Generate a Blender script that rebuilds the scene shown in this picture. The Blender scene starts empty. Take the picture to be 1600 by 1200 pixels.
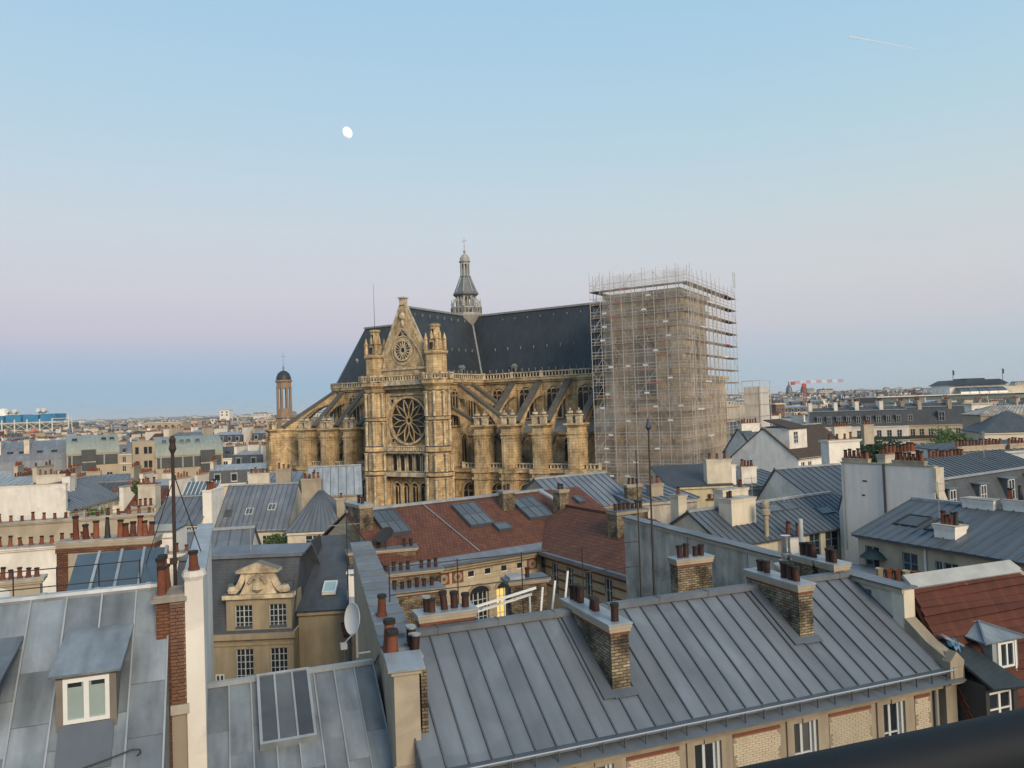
import bpy, math, random
from mathutils import Vector, Matrix

# ---------------------------------------------------------------- camera, sky, sun, exposure
R = math.radians
scene = bpy.context.scene
COL = scene.collection
EYE = Vector((0.0, 0.0, 27.0))          # balcony of a seventh floor
FOCAL = 1202.0 / 1600.0                 # focal length over picture width
PITCH, ROLL = R(1.7), R(2.0)
_f = Vector((0, math.cos(PITCH), math.sin(PITCH)))
_r0 = Vector((1, 0, 0)); _u0 = _r0.cross(_f)
_rt = _r0 * math.cos(ROLL) - _u0 * math.sin(ROLL)
_up = _r0 * math.sin(ROLL) + _u0 * math.cos(ROLL)
cam = bpy.data.cameras.new('camera'); cam_o = bpy.data.objects.new('camera', cam); COL.objects.link(cam_o)
cam.sensor_fit = 'HORIZONTAL'; cam.sensor_width = 36.0; cam.lens = 36.0 * FOCAL
cam.clip_start = 0.05; cam.clip_end = 40000
cam_o.matrix_world = Matrix(((_rt.x, _up.x, -_f.x, EYE.x), (_rt.y, _up.y, -_f.y, EYE.y), (_rt.z, _up.z, -_f.z, EYE.z), (0, 0, 0, 1)))
scene.camera = cam_o

world = bpy.data.worlds.new('World'); scene.world = world; world.use_nodes = True
_nt = world.node_tree; _bg = _nt.nodes['Background']
_tc = _nt.nodes.new('ShaderNodeTexCoord'); _sp = _nt.nodes.new('ShaderNodeSeparateXYZ')
_as = _nt.nodes.new('ShaderNodeMath'); _as.operation = 'ARCSINE'
_mr = _nt.nodes.new('ShaderNodeMapRange'); _mr.inputs['From Min'].default_value = R(-6); _mr.inputs['From Max'].default_value = R(90)
_cr = _nt.nodes.new('ShaderNodeValToRGB')
_nt.links.new(_tc.outputs['Generated'], _sp.inputs[0]); _nt.links.new(_sp.outputs['Z'], _as.inputs[0])
_nt.links.new(_as.outputs[0], _mr.inputs['Value']); _nt.links.new(_mr.outputs[0], _cr.inputs[0])
_cr2 = _nt.nodes.new('ShaderNodeValToRGB'); _nt.links.new(_mr.outputs[0], _cr2.inputs[0])
_mw = _nt.nodes.new('ShaderNodeMapRange'); _mw.interpolation_type = 'SMOOTHSTEP'; _mw.inputs['From Min'].default_value = -0.35; _mw.inputs['From Max'].default_value = 0.6
_nt.links.new(_sp.outputs['X'], _mw.inputs['Value'])
_mx = _nt.nodes.new('ShaderNodeMix'); _mx.data_type = 'RGBA'; _nt.links.new(_mw.outputs[0], _mx.inputs['Factor'])
_nt.links.new(_cr.outputs[0], _mx.inputs['A']); _nt.links.new(_cr2.outputs[0], _mx.inputs['B'])
_nt.links.new(_mx.outputs['Result'], _bg.inputs[0]); _bg.inputs[1].default_value = 1.0
def lin(r, g, b):
    return tuple(((c / 255.0) / 12.92 if c / 255.0 <= 0.04045 else ((c / 255.0 + 0.055) / 1.055) ** 2.4) for c in (r, g, b)) + (1.0,)
# antitwilight sky: earth shadow, pink belt, pale band, blue dome
SKY = [(-6, (120, 132, 142)), (0, (152, 186, 209)), (2.2, (157, 187, 211)), (3.8, (173, 190, 213)), (5.6, (198, 197, 213)),
       (8.5, (207, 207, 217)), (13, (203, 214, 223)), (18, (188, 212, 228)), (23, (176, 208, 229)), (29, (164, 203, 230)), (50, (146, 184, 216)), (90, (134, 172, 206))]
# towards the sunset side the belt fades into pale grey
SKY_W = [(-6, (120, 132, 142)), (0, (178, 196, 207)), (2.2, (181, 197, 208)), (3.8, (191, 200, 210)), (5.6, (203, 204, 211)),
         (8.5, (207, 210, 214)), (13, (199, 213, 219)), (18, (184, 212, 225)), (23, (172, 207, 228)), (29, (160, 202, 229)), (50, (146, 184, 216)), (90, (134, 172, 206))]
for ramp, tab in ((_cr, SKY), (_cr2, SKY_W)):
    _el = ramp.color_ramp.elements
    for i, (e, c) in enumerate(tab):
        p = (e + 6) / 96.0
        q = _el[i] if i < 2 else _el.new(p)
        q.position = p; q.color = lin(*c)

SUN_DIR = Vector((0.42, -0.80, 0.42)).normalized()     # towards the afterglow behind the camera
sun = bpy.data.lights.new('sun', 'SUN'); sun_o = bpy.data.objects.new('sun', sun); COL.objects.link(sun_o)
sun.energy = 3.4; sun.angle = R(26); sun.color = (1.0, 0.80, 0.56)
sun_o.rotation_euler = SUN_DIR.to_track_quat('Z', 'Y').to_euler(); sun_o.location = (20, -40, 60)
scene.view_settings.view_transform = 'Standard'; scene.view_settings.look = 'None'
scene.view_settings.exposure = 0.0; scene.view_settings.gamma = 1.0
scene.render.engine = 'CYCLES'
scene.cycles.use_denoising = True
scene.cycles.max_bounces = 5; scene.cycles.diffuse_bounces = 3; scene.cycles.glossy_bounces = 2
scene.cycles.transparent_max_bounces = 12; scene.cycles.volume_bounces = 0; scene.cycles.caustics_reflective = False

rnd = random.Random(11)
V = Vector

# ---------------------------------------------------------------- measuring
def ray(px, py):
    return _f + _rt * ((px - 800) / 1202.0) + _up * ((600 - py) / 1202.0)
def on_z(px, py, z):
    d = ray(px, py); return EYE + d * ((z - EYE.z) / d.z)
def at_y(px, py, y):
    d = ray(px, py); return EYE + d * (y / d.y)

# ---------------------------------------------------------------- materials
MATS = {}
def mat(name, c, c2=None, rough=0.8, metal=0.0, scale=0.6, var=0.18, rand=0.0, bump=0.0, bscale=12.0, streak=0.0, brick=None, spec=0.35, contrast=1.0, crust=None, patch=0.0):
    """principled surface: two-tone noise in world space, per-object tint, optional masonry or tile joints in metres"""
    if name in MATS: return MATS[name]
    m = bpy.data.materials.new(name); m.use_nodes = True; MATS[name] = m
    nt = m.node_tree; N = nt.nodes; L = nt.links; b = N['Principled BSDF']
    b.inputs['Roughness'].default_value = rough; b.inputs['Metallic'].default_value = metal
    b.inputs['Specular IOR Level'].default_value = spec
    if c2 is None: c2 = tuple(x * (1 - var) for x in c)
    geo = N.new('ShaderNodeNewGeometry')
    no = N.new('ShaderNodeTexNoise'); no.inputs['Scale'].default_value = scale; no.inputs['Detail'].default_value = 6; no.inputs['Roughness'].default_value = 0.65
    L.new(geo.outputs['Position'], no.inputs['Vector'])
    mp = N.new('ShaderNodeMapRange'); mp.inputs['From Min'].default_value = 0.5 - 0.22 / contrast; mp.inputs['From Max'].default_value = 0.5 + 0.22 / contrast
    L.new(no.outputs['Fac'], mp.inputs['Value'])
    mx = N.new('ShaderNodeMix'); mx.data_type = 'RGBA'
    mx.inputs['A'].default_value = (*c, 1); mx.inputs['B'].default_value = (*c2, 1)
    L.new(mp.outputs[0], mx.inputs['Factor']); out = mx.outputs['Result']
    def mul(col, fac_socket):
        q = N.new('ShaderNodeMix'); q.data_type = 'RGBA'; q.blend_type = 'MULTIPLY'; q.inputs['Factor'].default_value = 1
        L.new(col, q.inputs['A']); L.new(fac_socket, q.inputs['B']); return q.outputs['Result']
    oi = N.new('ShaderNodeObjectInfo')
    if rand:
        k = N.new('ShaderNodeMapRange'); k.inputs['To Min'].default_value = 1 - rand; k.inputs['To Max'].default_value = 1 + rand * 0.6
        L.new(oi.outputs['Random'], k.inputs['Value']); out = mul(out, k.outputs[0])
    uv = N.new('ShaderNodeUVMap'); hsock = None
    if streak:
        ma = N.new('ShaderNodeMapping'); ma.inputs['Scale'].default_value = (1.7, 0.3, 1)
        ad = N.new('ShaderNodeVectorMath'); ad.operation = 'ADD'
        cb = N.new('ShaderNodeCombineXYZ'); sc_ = N.new('ShaderNodeMath'); sc_.operation = 'MULTIPLY'; sc_.inputs[1].default_value = 37.0
        L.new(oi.outputs['Random'], sc_.inputs[0]); L.new(sc_.outputs[0], cb.inputs[0]); L.new(sc_.outputs[0], cb.inputs[1])
        L.new(uv.outputs[0], ma.inputs[0]); L.new(ma.outputs[0], ad.inputs[0]); L.new(cb.outputs[0], ad.inputs[1])
        n2 = N.new('ShaderNodeTexNoise'); n2.inputs['Scale'].default_value = 1.3; n2.inputs['Detail'].default_value = 5
        L.new(ad.outputs[0], n2.inputs['Vector'])
        k = N.new('ShaderNodeMapRange'); k.inputs['From Min'].default_value = 0.35; k.inputs['From Max'].default_value = 0.7
        k.inputs['To Min'].default_value = 1 + streak * 0.35; k.inputs['To Max'].default_value = 1 - streak
        L.new(n2.outputs['Fac'], k.inputs['Value']); out = mul(out, k.outputs[0])
    if brick:
        bw, bh, mort, mcol, bvar = brick
        bt = N.new('ShaderNodeTexBrick'); bt.inputs['Scale'].default_value = 1.0
        bt.inputs['Brick Width'].default_value = bw; bt.inputs['Row Height'].default_value = bh
        bt.inputs['Mortar Size'].default_value = mort; bt.inputs['Mortar Smooth'].default_value = 0.2; bt.inputs['Bias'].default_value = 0.0
        bt.inputs['Color1'].default_value = (1, 1, 1, 1); bt.inputs['Color2'].default_value = (bvar, bvar, bvar, 1); bt.inputs['Mortar'].default_value = (*mcol, 1)
        L.new(uv.outputs[0], bt.inputs['Vector']); out = mul(out, bt.outputs['Color']); hsock = bt.outputs['Fac']
    if patch:
        n4 = N.new('ShaderNodeTexNoise'); n4.inputs['Scale'].default_value = 0.45; n4.inputs['Detail'].default_value = 7; n4.inputs['Distortion'].default_value = 0.8
        L.new(geo.outputs['Position'], n4.inputs['Vector'])
        k = N.new('ShaderNodeMapRange'); k.inputs['From Min'].default_value = 0.52; k.inputs['From Max'].default_value = 0.58; k.inputs['To Min'].default_value = 1.0; k.inputs['To Max'].default_value = 1 - patch
        L.new(n4.outputs['Fac'], k.inputs['Value']); out = mul(out, k.outputs[0])
    if crust:
        sn = N.new('ShaderNodeSeparateXYZ'); L.new(geo.outputs['Normal'], sn.inputs[0])
        k = N.new('ShaderNodeMapRange'); k.inputs['From Min'].default_value = 0.35; k.inputs['From Max'].default_value = 0.8; L.new(sn.outputs['Z'], k.inputs['Value'])
        q = N.new('ShaderNodeMix'); q.data_type = 'RGBA'; L.new(k.outputs[0], q.inputs['Factor']); L.new(out, q.inputs['A']); q.inputs['B'].default_value = (*crust, 1); out = q.outputs['Result']
    L.new(out, b.inputs['Base Color'])
    if bump:
        bp = N.new('ShaderNodeBump'); bp.inputs['Strength'].default_value = bump; bp.inputs['Distance'].default_value = 0.03
        n3 = N.new('ShaderNodeTexNoise'); n3.inputs['Scale'].default_value = bscale; n3.inputs['Detail'].default_value = 4
        L.new(geo.outputs['Position'], n3.inputs['Vector'])
        if hsock:
            mm = N.new('ShaderNodeMath'); mm.operation = 'SUBTRACT'; L.new(n3.outputs['Fac'], mm.inputs[0]); L.new(hsock, mm.inputs[1]); L.new(mm.outputs[0], bp.inputs['Height'])
        else: L.new(n3.outputs['Fac'], bp.inputs['Height'])
        L.new(bp.outputs[0], b.inputs['Normal'])
    return m

def glass_mat(name, c, rough=0.08):
    m = mat(name, c, rough=rough, var=0.35, scale=0.9, spec=0.6, rand=0.35); return m

STONE = mat('church_limestone', (0.78, 0.575, 0.325), (0.42, 0.30, 0.165), rough=0.9, scale=0.3, bump=0.6, bscale=5, streak=0.36, brick=(1.1, 0.42, 0.022, (0.5, 0.46, 0.42), 0.8), contrast=1.3, crust=(0.10, 0.09, 0.078), patch=0.3)
STONE_PALE = mat('weathered_pale_limestone', (0.72, 0.595, 0.41), (0.30, 0.24, 0.165), rough=0.9, scale=1.1, bump=0.5, bscale=5, streak=0.3, contrast=1.5, crust=(0.17, 0.155, 0.13))
STONE_DARK = mat('sooty_limestone', (0.135, 0.122, 0.105), (0.07, 0.064, 0.058), rough=0.9, scale=0.8, bump=0.4, bscale=6)
LEADGREY = mat('grey_lead', (0.27, 0.28, 0.28), (0.17, 0.18, 0.185), rough=0.55, scale=1.5, streak=0.25)
SLATE = mat('church_slate', (0.042, 0.050, 0.060), (0.026, 0.031, 0.038), rough=0.5, scale=0.25, streak=0.25, brick=(0.5, 0.28, 0.012, (0.6, 0.6, 0.62), 0.9), bump=0.15)
SLATE2 = mat('town_slate', (0.092, 0.102, 0.117), (0.06, 0.067, 0.079), rough=0.55, scale=0.5, rand=0.25, streak=0.2, brick=(0.35, 0.18, 0.01, (0.6, 0.6, 0.6), 0.85), bump=0.2)
ZINC = mat('weathered_zinc', (0.168, 0.190, 0.219), (0.128, 0.147, 0.173), rough=0.5, metal=0.1, scale=0.35, rand=0.16, streak=0.18, bump=0.16, bscale=1.6, patch=-0.14, spec=0.4)
ZINC_OLD = mat('stained_old_zinc', (0.245, 0.280, 0.312), (0.138, 0.166, 0.196), rough=0.5, metal=0.1, scale=0.7, rand=0.24, streak=0.4, bump=0.14, bscale=2, contrast=1.1, patch=-0.1)
ZINC_DK = mat('dark_zinc', (0.125, 0.146, 0.170), (0.092, 0.108, 0.130), rough=0.45, metal=0.2, scale=0.4, rand=0.15, streak=0.15)
ZINC_SEAM = mat('zinc_seam', (0.115, 0.130, 0.15), (0.08, 0.092, 0.108), rough=0.45, metal=0.25, scale=1.0)
ZINC_LT = mat('pale_zinc', (0.38, 0.41, 0.435), (0.27, 0.30, 0.325), rough=0.4, metal=0.2, scale=0.9, streak=0.25)
TILE = mat('red_clay_tiles', (0.185, 0.074, 0.047), (0.118, 0.050, 0.035), rough=0.85, scale=0.9, rand=0.08, brick=(0.24, 0.30, 0.022, (0.42, 0.42, 0.42), 0.72), bump=0.5, streak=0.15)
TILE_N = mat('old_red_tile_course', (0.118, 0.036, 0.023), (0.072, 0.026, 0.018), rough=0.85, scale=1.6, rand=0.16, brick=(0.22, 9.0, 0.010, (0.72, 0.72, 0.72), 0.8), bump=0.4)
TILE_BR = mat('brown_tiles', (0.085, 0.062, 0.048), (0.06, 0.046, 0.038), rough=0.9, scale=1.0, brick=(0.25, 0.28, 0.02, (0.6, 0.6, 0.6), 0.85))
PLASTER = mat('cream_plaster', (0.68, 0.615, 0.50), (0.53, 0.475, 0.385), rough=0.9, scale=0.5, rand=0.14, streak=0.10, bump=0.15, bscale=3, patch=0.12)
PLASTER_W = mat('white_plaster', (0.82, 0.775, 0.71), (0.68, 0.64, 0.585), rough=0.9, scale=0.5, rand=0.08, streak=0.09, bump=0.15, bscale=3, patch=0.14)
PLASTER_G = mat('grey_render', (0.50, 0.455, 0.395), (0.33, 0.30, 0.26), rough=0.95, scale=0.7, streak=0.3, bump=0.4, bscale=6, contrast=1.6, patch=0.25)
PLASTER_B = mat('beige_render', (0.44, 0.375, 0.285), (0.33, 0.285, 0.22), rough=0.9, scale=0.5, rand=0.15, streak=0.12, bump=0.15, patch=0.14)
ASHLAR = mat('facade_limestone', (0.325, 0.278, 0.21), (0.23, 0.195, 0.15), rough=0.9, scale=0.8, streak=0.25, bump=0.3, bscale=7)
OCHRE = mat('ochre_stone', (0.36, 0.295, 0.20), (0.27, 0.225, 0.155), rough=0.9, scale=0.7, streak=0.2, bump=0.2)
BRICK_Y = mat('yellow_stock_brick', (0.42, 0.345, 0.235), (0.085, 0.07, 0.055), rough=0.92, scale=1.3, brick=(0.23, 0.08, 0.014, (0.30, 0.27, 0.23), 0.45), bump=0.9, bscale=10, contrast=1.7)
BRICK_R = mat('brown_red_brick', (0.215, 0.095, 0.055), (0.115, 0.06, 0.042), rough=0.92, scale=1.2, brick=(0.22, 0.075, 0.014, (0.5, 0.5, 0.5), 0.6), bump=0.7)
BRICK_CELL = mat('cream_facing_brick', (0.50, 0.435, 0.33), (0.38, 0.325, 0.245), rough=0.9, scale=3.0, rand=0.12)
BRICK_STRIPE = mat('cream_brick_courses', (0.56, 0.46, 0.32), (0.43, 0.35, 0.245), rough=0.9, scale=0.8, brick=(0.22, 0.075, 0.012, (0.55, 0.52, 0.48), 0.85), bump=0.4)
BAND = mat('red_brick_band', (0.20, 0.062, 0.038), (0.14, 0.05, 0.034), rough=0.9, scale=2)
CLAY = mat('clay_chimney_pot', (0.24, 0.075, 0.038), (0.10, 0.042, 0.028), rough=0.9, scale=3.0, rand=0.45)
POTBR = mat('brown_chimney_pot', (0.060, 0.022, 0.016), (0.035, 0.016, 0.013), rough=0.6, scale=4.0, rand=0.3)
SOOT = mat('sooty_rim', (0.03, 0.026, 0.024), rough=0.95, var=0.4)
IRON = mat('dark_iron', (0.035, 0.033, 0.034), rough=0.6, var=0.3)
RUST = mat('rusted_mast', (0.055, 0.036, 0.028), (0.03, 0.022, 0.02), rough=0.8, scale=4)
STEEL = mat('galvanised_steel', (0.42, 0.42, 0.40), (0.30, 0.30, 0.29), rough=0.4, metal=0.5, scale=2)
SHINY = mat('stainless_flue', (0.62, 0.62, 0.62), rough=0.2, metal=0.9, var=0.1)
WHITE = mat('white_paint', (0.72, 0.72, 0.70), (0.60, 0.60, 0.58), rough=0.55, scale=1.5)
FRAME_G = mat('pale_grey_paint', (0.50, 0.53, 0.54), (0.42, 0.45, 0.46), rough=0.55, scale=2)
FRAME_B = mat('blue_grey_joinery', (0.22, 0.32, 0.37), (0.17, 0.26, 0.31), rough=0.55, scale=2)
GLASS = glass_mat('dark_window_glass', (0.028, 0.034, 0.042))
GLASS_R = glass_mat('skylight_glass', (0.10, 0.112, 0.12), rough=0.12)
GLASS_BL = glass_mat('blue_skylight_glass', (0.085, 0.12, 0.155), rough=0.15)
STAINED = mat('leaded_church_glass', (0.026, 0.027, 0.031), (0.015, 0.016, 0.019), rough=0.35, scale=1.5)
BLIND = mat('pale_green_blind', (0.30, 0.37, 0.35), (0.24, 0.30, 0.29), rough=0.35, scale=1.0)
FACADE_FAR = [mat('far_cream_wall', (0.66, 0.585, 0.465), (0.51, 0.45, 0.355), rough=0.9, scale=0.15, rand=0.22, patch=0.12),
              mat('far_white_wall', (0.76, 0.715, 0.635), (0.60, 0.565, 0.505), rough=0.9, scale=0.15, rand=0.16, patch=0.12),
              mat('far_beige_wall', (0.46, 0.385, 0.28), (0.34, 0.29, 0.22), rough=0.9, scale=0.15, rand=0.2)]

# ---------------------------------------------------------------- mesh builder
class MB:
    def __init__(s): s.v = []; s.f = []; s.m = []; s.cm = 0
    def add(s, vs, fs, m=None):
        n = len(s.v); s.v += [tuple(p) for p in vs]
        for q in fs: s.f.append(tuple(i + n for i in q)); s.m.append(s.cm if m is None else m)
        return s
    def box(s, x0, x1, y0, y1, z0, z1, m=None):
        return s.add([(x0, y0, z0), (x1, y0, z0), (x1, y1, z0), (x0, y1, z0), (x0, y0, z1), (x1, y0, z1), (x1, y1, z1), (x0, y1, z1)],
                     [(0, 3, 2, 1), (4, 5, 6, 7), (0, 1, 5, 4), (1, 2, 6, 5), (2, 3, 7, 6), (3, 0, 4, 7)], m)
    def poly(s, pts, m=None): return s.add(pts, [tuple(range(len(pts)))], m)
    def loft(s, rings, m=None, caps=True, closed=True):
        n = len(rings[0]); fs = []
        for k in range(len(rings) - 1):
            for i in range(n if closed else n - 1):
                j = (i + 1) % n; fs.append((k * n + i, k * n + j, (k + 1) * n + j, (k + 1) * n + i))
        if caps: fs.append(tuple(range(n - 1, -1, -1))); fs.append(tuple(range((len(rings) - 1) * n, len(rings) * n)))
        return s.add([p for r in rings for p in r], fs, m)
    def prism(s, pts2, z0, z1, m=None):          # ccw footprint
        return s.loft([[(x, y, z0) for x, y in pts2], [(x, y, z1) for x, y in pts2]], m)
    def slab(s, pts, t, m=None):                 # planar polygon thickened downwards along its normal
        P = [V(p) for p in pts]; n = (P[1] - P[0]).cross(P[2] - P[0]).normalized()
        return s.loft([[p - n * t for p in P], P], m)
    def ext(s, prof, fn, a, b, m=None):          # profile of (p, q) swept from a to b through fn(p, q, t)
        return s.loft([[fn(p, q, a) for p, q in prof], [fn(p, q, b) for p, q in prof]], m)
    def tube(s, p0, p1, r0, r1=None, n=6, m=None, caps=True):
        p0 = V(p0); p1 = V(p1); r1 = r0 if r1 is None else r1
        d = (p1 - p0).normalized(); a = d.orthogonal().normalized(); b = d.cross(a)
        ring = lambda c, r: [c + (a * math.cos(2 * math.pi * i / n) + b * math.sin(2 * math.pi * i / n)) * r for i in range(n)]
        return s.loft([ring(p0, r0), ring(p1, r1)], m, caps)
    def beam(s, p0, p1, w, h, m=None, up=(0, 0, 1)):
        p0 = V(p0); p1 = V(p1); d = (p1 - p0).normalized(); a = d.cross(V(up))
        a = a.normalized() if a.length > 1e-5 else d.orthogonal().normalized(); b = a.cross(d)
        q = [a * w / 2 + b * h / 2, a * -w / 2 + b * h / 2, a * -w / 2 - b * h / 2, a * w / 2 - b * h / 2]
        return s.loft([[p0 + k for k in reversed(q)], [p1 + k for k in reversed(q)]], m)
    def lathe(s, prof, n=12, c=(0, 0), m=None, rot=0.0):
        return s.loft([[(c[0] + r * math.cos(rot + 2 * math.pi * i / n), c[1] + r * math.sin(rot + 2 * math.pi * i / n), z) for i in range(n)] for r, z in prof], m)
    def mesh(s, name, mats, smooth=False):
        me = bpy.data.meshes.new(name); me.from_pydata(s.v, [], s.f)
        for q in (mats if isinstance(mats, (list, tuple)) else [mats]): me.materials.append(q)
        if any(s.m): me.polygons.foreach_set('material_index', s.m)
        uvl = me.uv_layers.new(name='UVMap').data; vs = me.vertices; Z = V((0, 0, 1)); flat = []
        for p in me.polygons:
            n = p.normal
            h = Z.cross(n)
            h = h.normalized() if h.length > 0.02 else V((1, 0, 0))
            t = n.cross(h)
            for vi in p.vertices:
                co = vs[vi].co; flat.append(co.dot(h)); flat.append(co.dot(t))
        uvl.foreach_set('uv', flat)
        if smooth:
            me.polygons.foreach_set('use_smooth', [True] * len(me.polygons)); me.set_sharp_from_angle(angle=0.7)
        return me
    def build(s, name, mats, parent=None, loc=None, rz=0.0, smooth=False, kind=None):
        return put(name, s.mesh(name, mats, smooth), parent, loc, rz, kind)

def put(name, me, parent=None, loc=None, rz=0.0, kind=None):
    o = bpy.data.objects.new(name, me); COL.objects.link(o)
    if parent: o.parent = parent
    if loc is not None: o.location = loc
    if rz: o.rotation_euler = (0, 0, rz)
    if kind: o['kind'] = kind
    return o
def tag(o, label, cat, group=None, kind=None):
    o['label'] = label; o['category'] = cat
    if group: o['group'] = group
    o['kind'] = kind or 'thing'
    return o
def thing(name, label, cat, loc=(0, 0, 0), yaw=0.0, group=None):
    o = bpy.data.objects.new(name, None); COL.objects.link(o); o.empty_display_size = 0.5
    o.location = loc; o.rotation_euler = (0, 0, R(yaw)); return tag(o, label, cat, group)

# ---------------------------------------------------------------- shared building pieces
def lerp(a, b, t): return V(a) + (V(b) - V(a)) * t
def zinc_panels(parent, A, B, C, D, sp=0.55, rows=1, m=None, rib=0.05, ribm=None, name='zinc_panel', stagger=True):
    """A eave start, B eave end, C ridge end, D ridge start; each sheet with its standing seam is a piece of its own"""
    m = m or ZINC; ribm = ribm or ZINC_SEAM
    A, B, C, D = map(V, (A, B, C, D)); n = max(1, round(max((B - A).length, (C - D).length) / sp))
    nn = (B - A).cross(D - A); nn = nn if nn.length > 1e-4 else (B - A).cross(C - A); nn.normalize()
    para = ((B - A) - (C - D)).length < 1e-3; cache = {}
    for i in range(n):
        for j in range(rows):
            off = 0.5 / rows if (stagger and rows > 1 and i % 2) else 0.0
            v0 = max(0.0, j / rows - off) if j else 0.0; v1 = min(1.0, (j + 1) / rows - off) if j < rows - 1 else 1.0
            P = lambda u, v: lerp(lerp(A, B, u), lerp(D, C, u), v)
            a, b, c, d = P(i / n, v0), P((i + 1) / n, v0), P((i + 1) / n, v1), P(i / n, v1)
            key = (j, i % 2) if para else (i, j)
            if key not in cache:
                mb = MB(); lap = nn * (0.012 if j < rows - 1 else 0.0)
                q = [p - a for p in (a, b, c, d)]; q[0] = q[0] + lap * 2; q[1] = q[1] + lap * 2
                if (q[2] - q[3]).length < 1e-3: q = q[:3]
                mb.slab([p for p in q], 0.04)
                hu = (b - a).normalized() * 0.018
                mb.beam(nn * (rib / 2), (d - a) + nn * (rib / 2), 0.036, rib, 1, nn)
                cache[key] = mb.mesh(name, [m, ribm])
            put(name, cache[key], parent, a + nn * rnd.uniform(0, 0.008))
    mb = MB(); mb.beam(B + nn * (rib / 2), C + nn * (rib / 2), 0.036, rib, 0, nn); mb.build('standing_seam', ribm, parent)
def zinc_sheet(mb, A, B, C, D, sp=0.6, rib=0.06, m=0, rm=1, t=0.08):
    """same covering where sheets are too small to pick apart"""
    A, B, C, D = map(V, (A, B, C, D)); n = max(1, round((B - A).length / sp))
    tri = (C - D).length < 1e-3
    mb.slab([A, B, C] if tri else [A, B, C, D], t, m)
    nn = (B - A).cross(C - A).normalized()
    for i in range(n + 1):
        p, q = lerp(A, B, i / n), lerp(D, C, i / n)
        mb.beam(p + nn * rib * 0.4, q + nn * rib * 0.4, 0.05, rib, rm, nn)

def wall_skin(mb, x0, x1, z0, z1, holes, y=0.0, t=0.22, m=0):
    """front face (looking along -y) with real openings and reveals"""
    xs = sorted({x0, x1, *[h[0] for h in holes], *[h[1] for h in holes]}); zs = sorted({z0, z1, *[h[2] for h in holes], *[h[3] for h in holes]})
    for i in range(len(xs) - 1):
        for k in range(len(zs) - 1):
            cx, cz = (xs[i] + xs[i + 1]) / 2, (zs[k] + zs[k + 1]) / 2
            if any(h[0] < cx < h[1] and h[2] < cz < h[3] for h in holes): continue
            mb.poly([(xs[i], y, zs[k]), (xs[i + 1], y, zs[k]), (xs[i + 1], y, zs[k + 1]), (xs[i], y, zs[k + 1])], m)
    for a, b, c, d in [h[:4] for h in holes]:
        mb.poly([(a, y, c), (a, y, d), (a, y + t, d), (a, y + t, c)], m); mb.poly([(b, y, d), (b, y, c), (b, y + t, c), (b, y + t, d)], m)
        mb.poly([(a, y, c), (a, y + t, c), (b, y + t, c), (b, y, c)], m); mb.poly([(a, y, d), (b, y, d), (b, y + t, d), (a, y + t, d)], m)
_win = {}
def window(parent, x, y, z, w, h, rz=0.0, cols=2, rows=3, frame=None, glass=None, near=False, bar=0.035, name='window'):
    """casement facing -y; x centre, z sill"""
    frame = frame or WHITE; glass = glass or GLASS
    key = (round(w, 2), round(h, 2), cols, rows, frame.name, glass.name, near, bar)
    if key not in _win:
        mb = MB(); e = bar * 1.5
        mb.box(-w / 2, -w / 2 + e, -0.03, 0.05, 0, h); mb.box(w / 2 - e, w / 2, -0.03, 0.05, 0, h)
        mb.box(-w / 2 + e, w / 2 - e, -0.03, 0.05, 0, e); mb.box(-w / 2 + e, w / 2 - e, -0.03, 0.05, h - e, h)
        for i in range(1, cols):
            q = -w / 2 + w * i / cols; bw = bar * (0.9 if i * 2 == cols else 0.5); mb.box(q - bw, q + bw, -0.028, 0.045, e, h - e)
        for j in range(1, rows): q = h * j / rows; mb.box(-w / 2 + e, w / 2 - e, -0.022, 0.04, q - bar * 0.45, q + bar * 0.45)
        pm = None
        if near:
            pb = MB(); pb.box(-w / cols / 2 + 0.008, w / cols / 2 - 0.008, 0, 0.012, 0.008, h / rows - 0.008); pm = pb.mesh('pane', glass)
        else:
            mb.poly([(-w / 2, 0.02, 0), (w / 2, 0.02, 0), (w / 2, 0.02, h), (-w / 2, 0.02, h)], 1)
        _win[key] = (mb.mesh(name, [frame, glass]), pm)
    me, pm = _win[key]
    o = put(name, me, parent, (x, y, z), rz)
    if near:
        for i in range(cols):
            for j in range(rows): put('pane', pm, o, (-w / 2 + w * (i + 0.5) / cols, 0.012, h * j / rows))
    return o
_pots = {}
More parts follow.
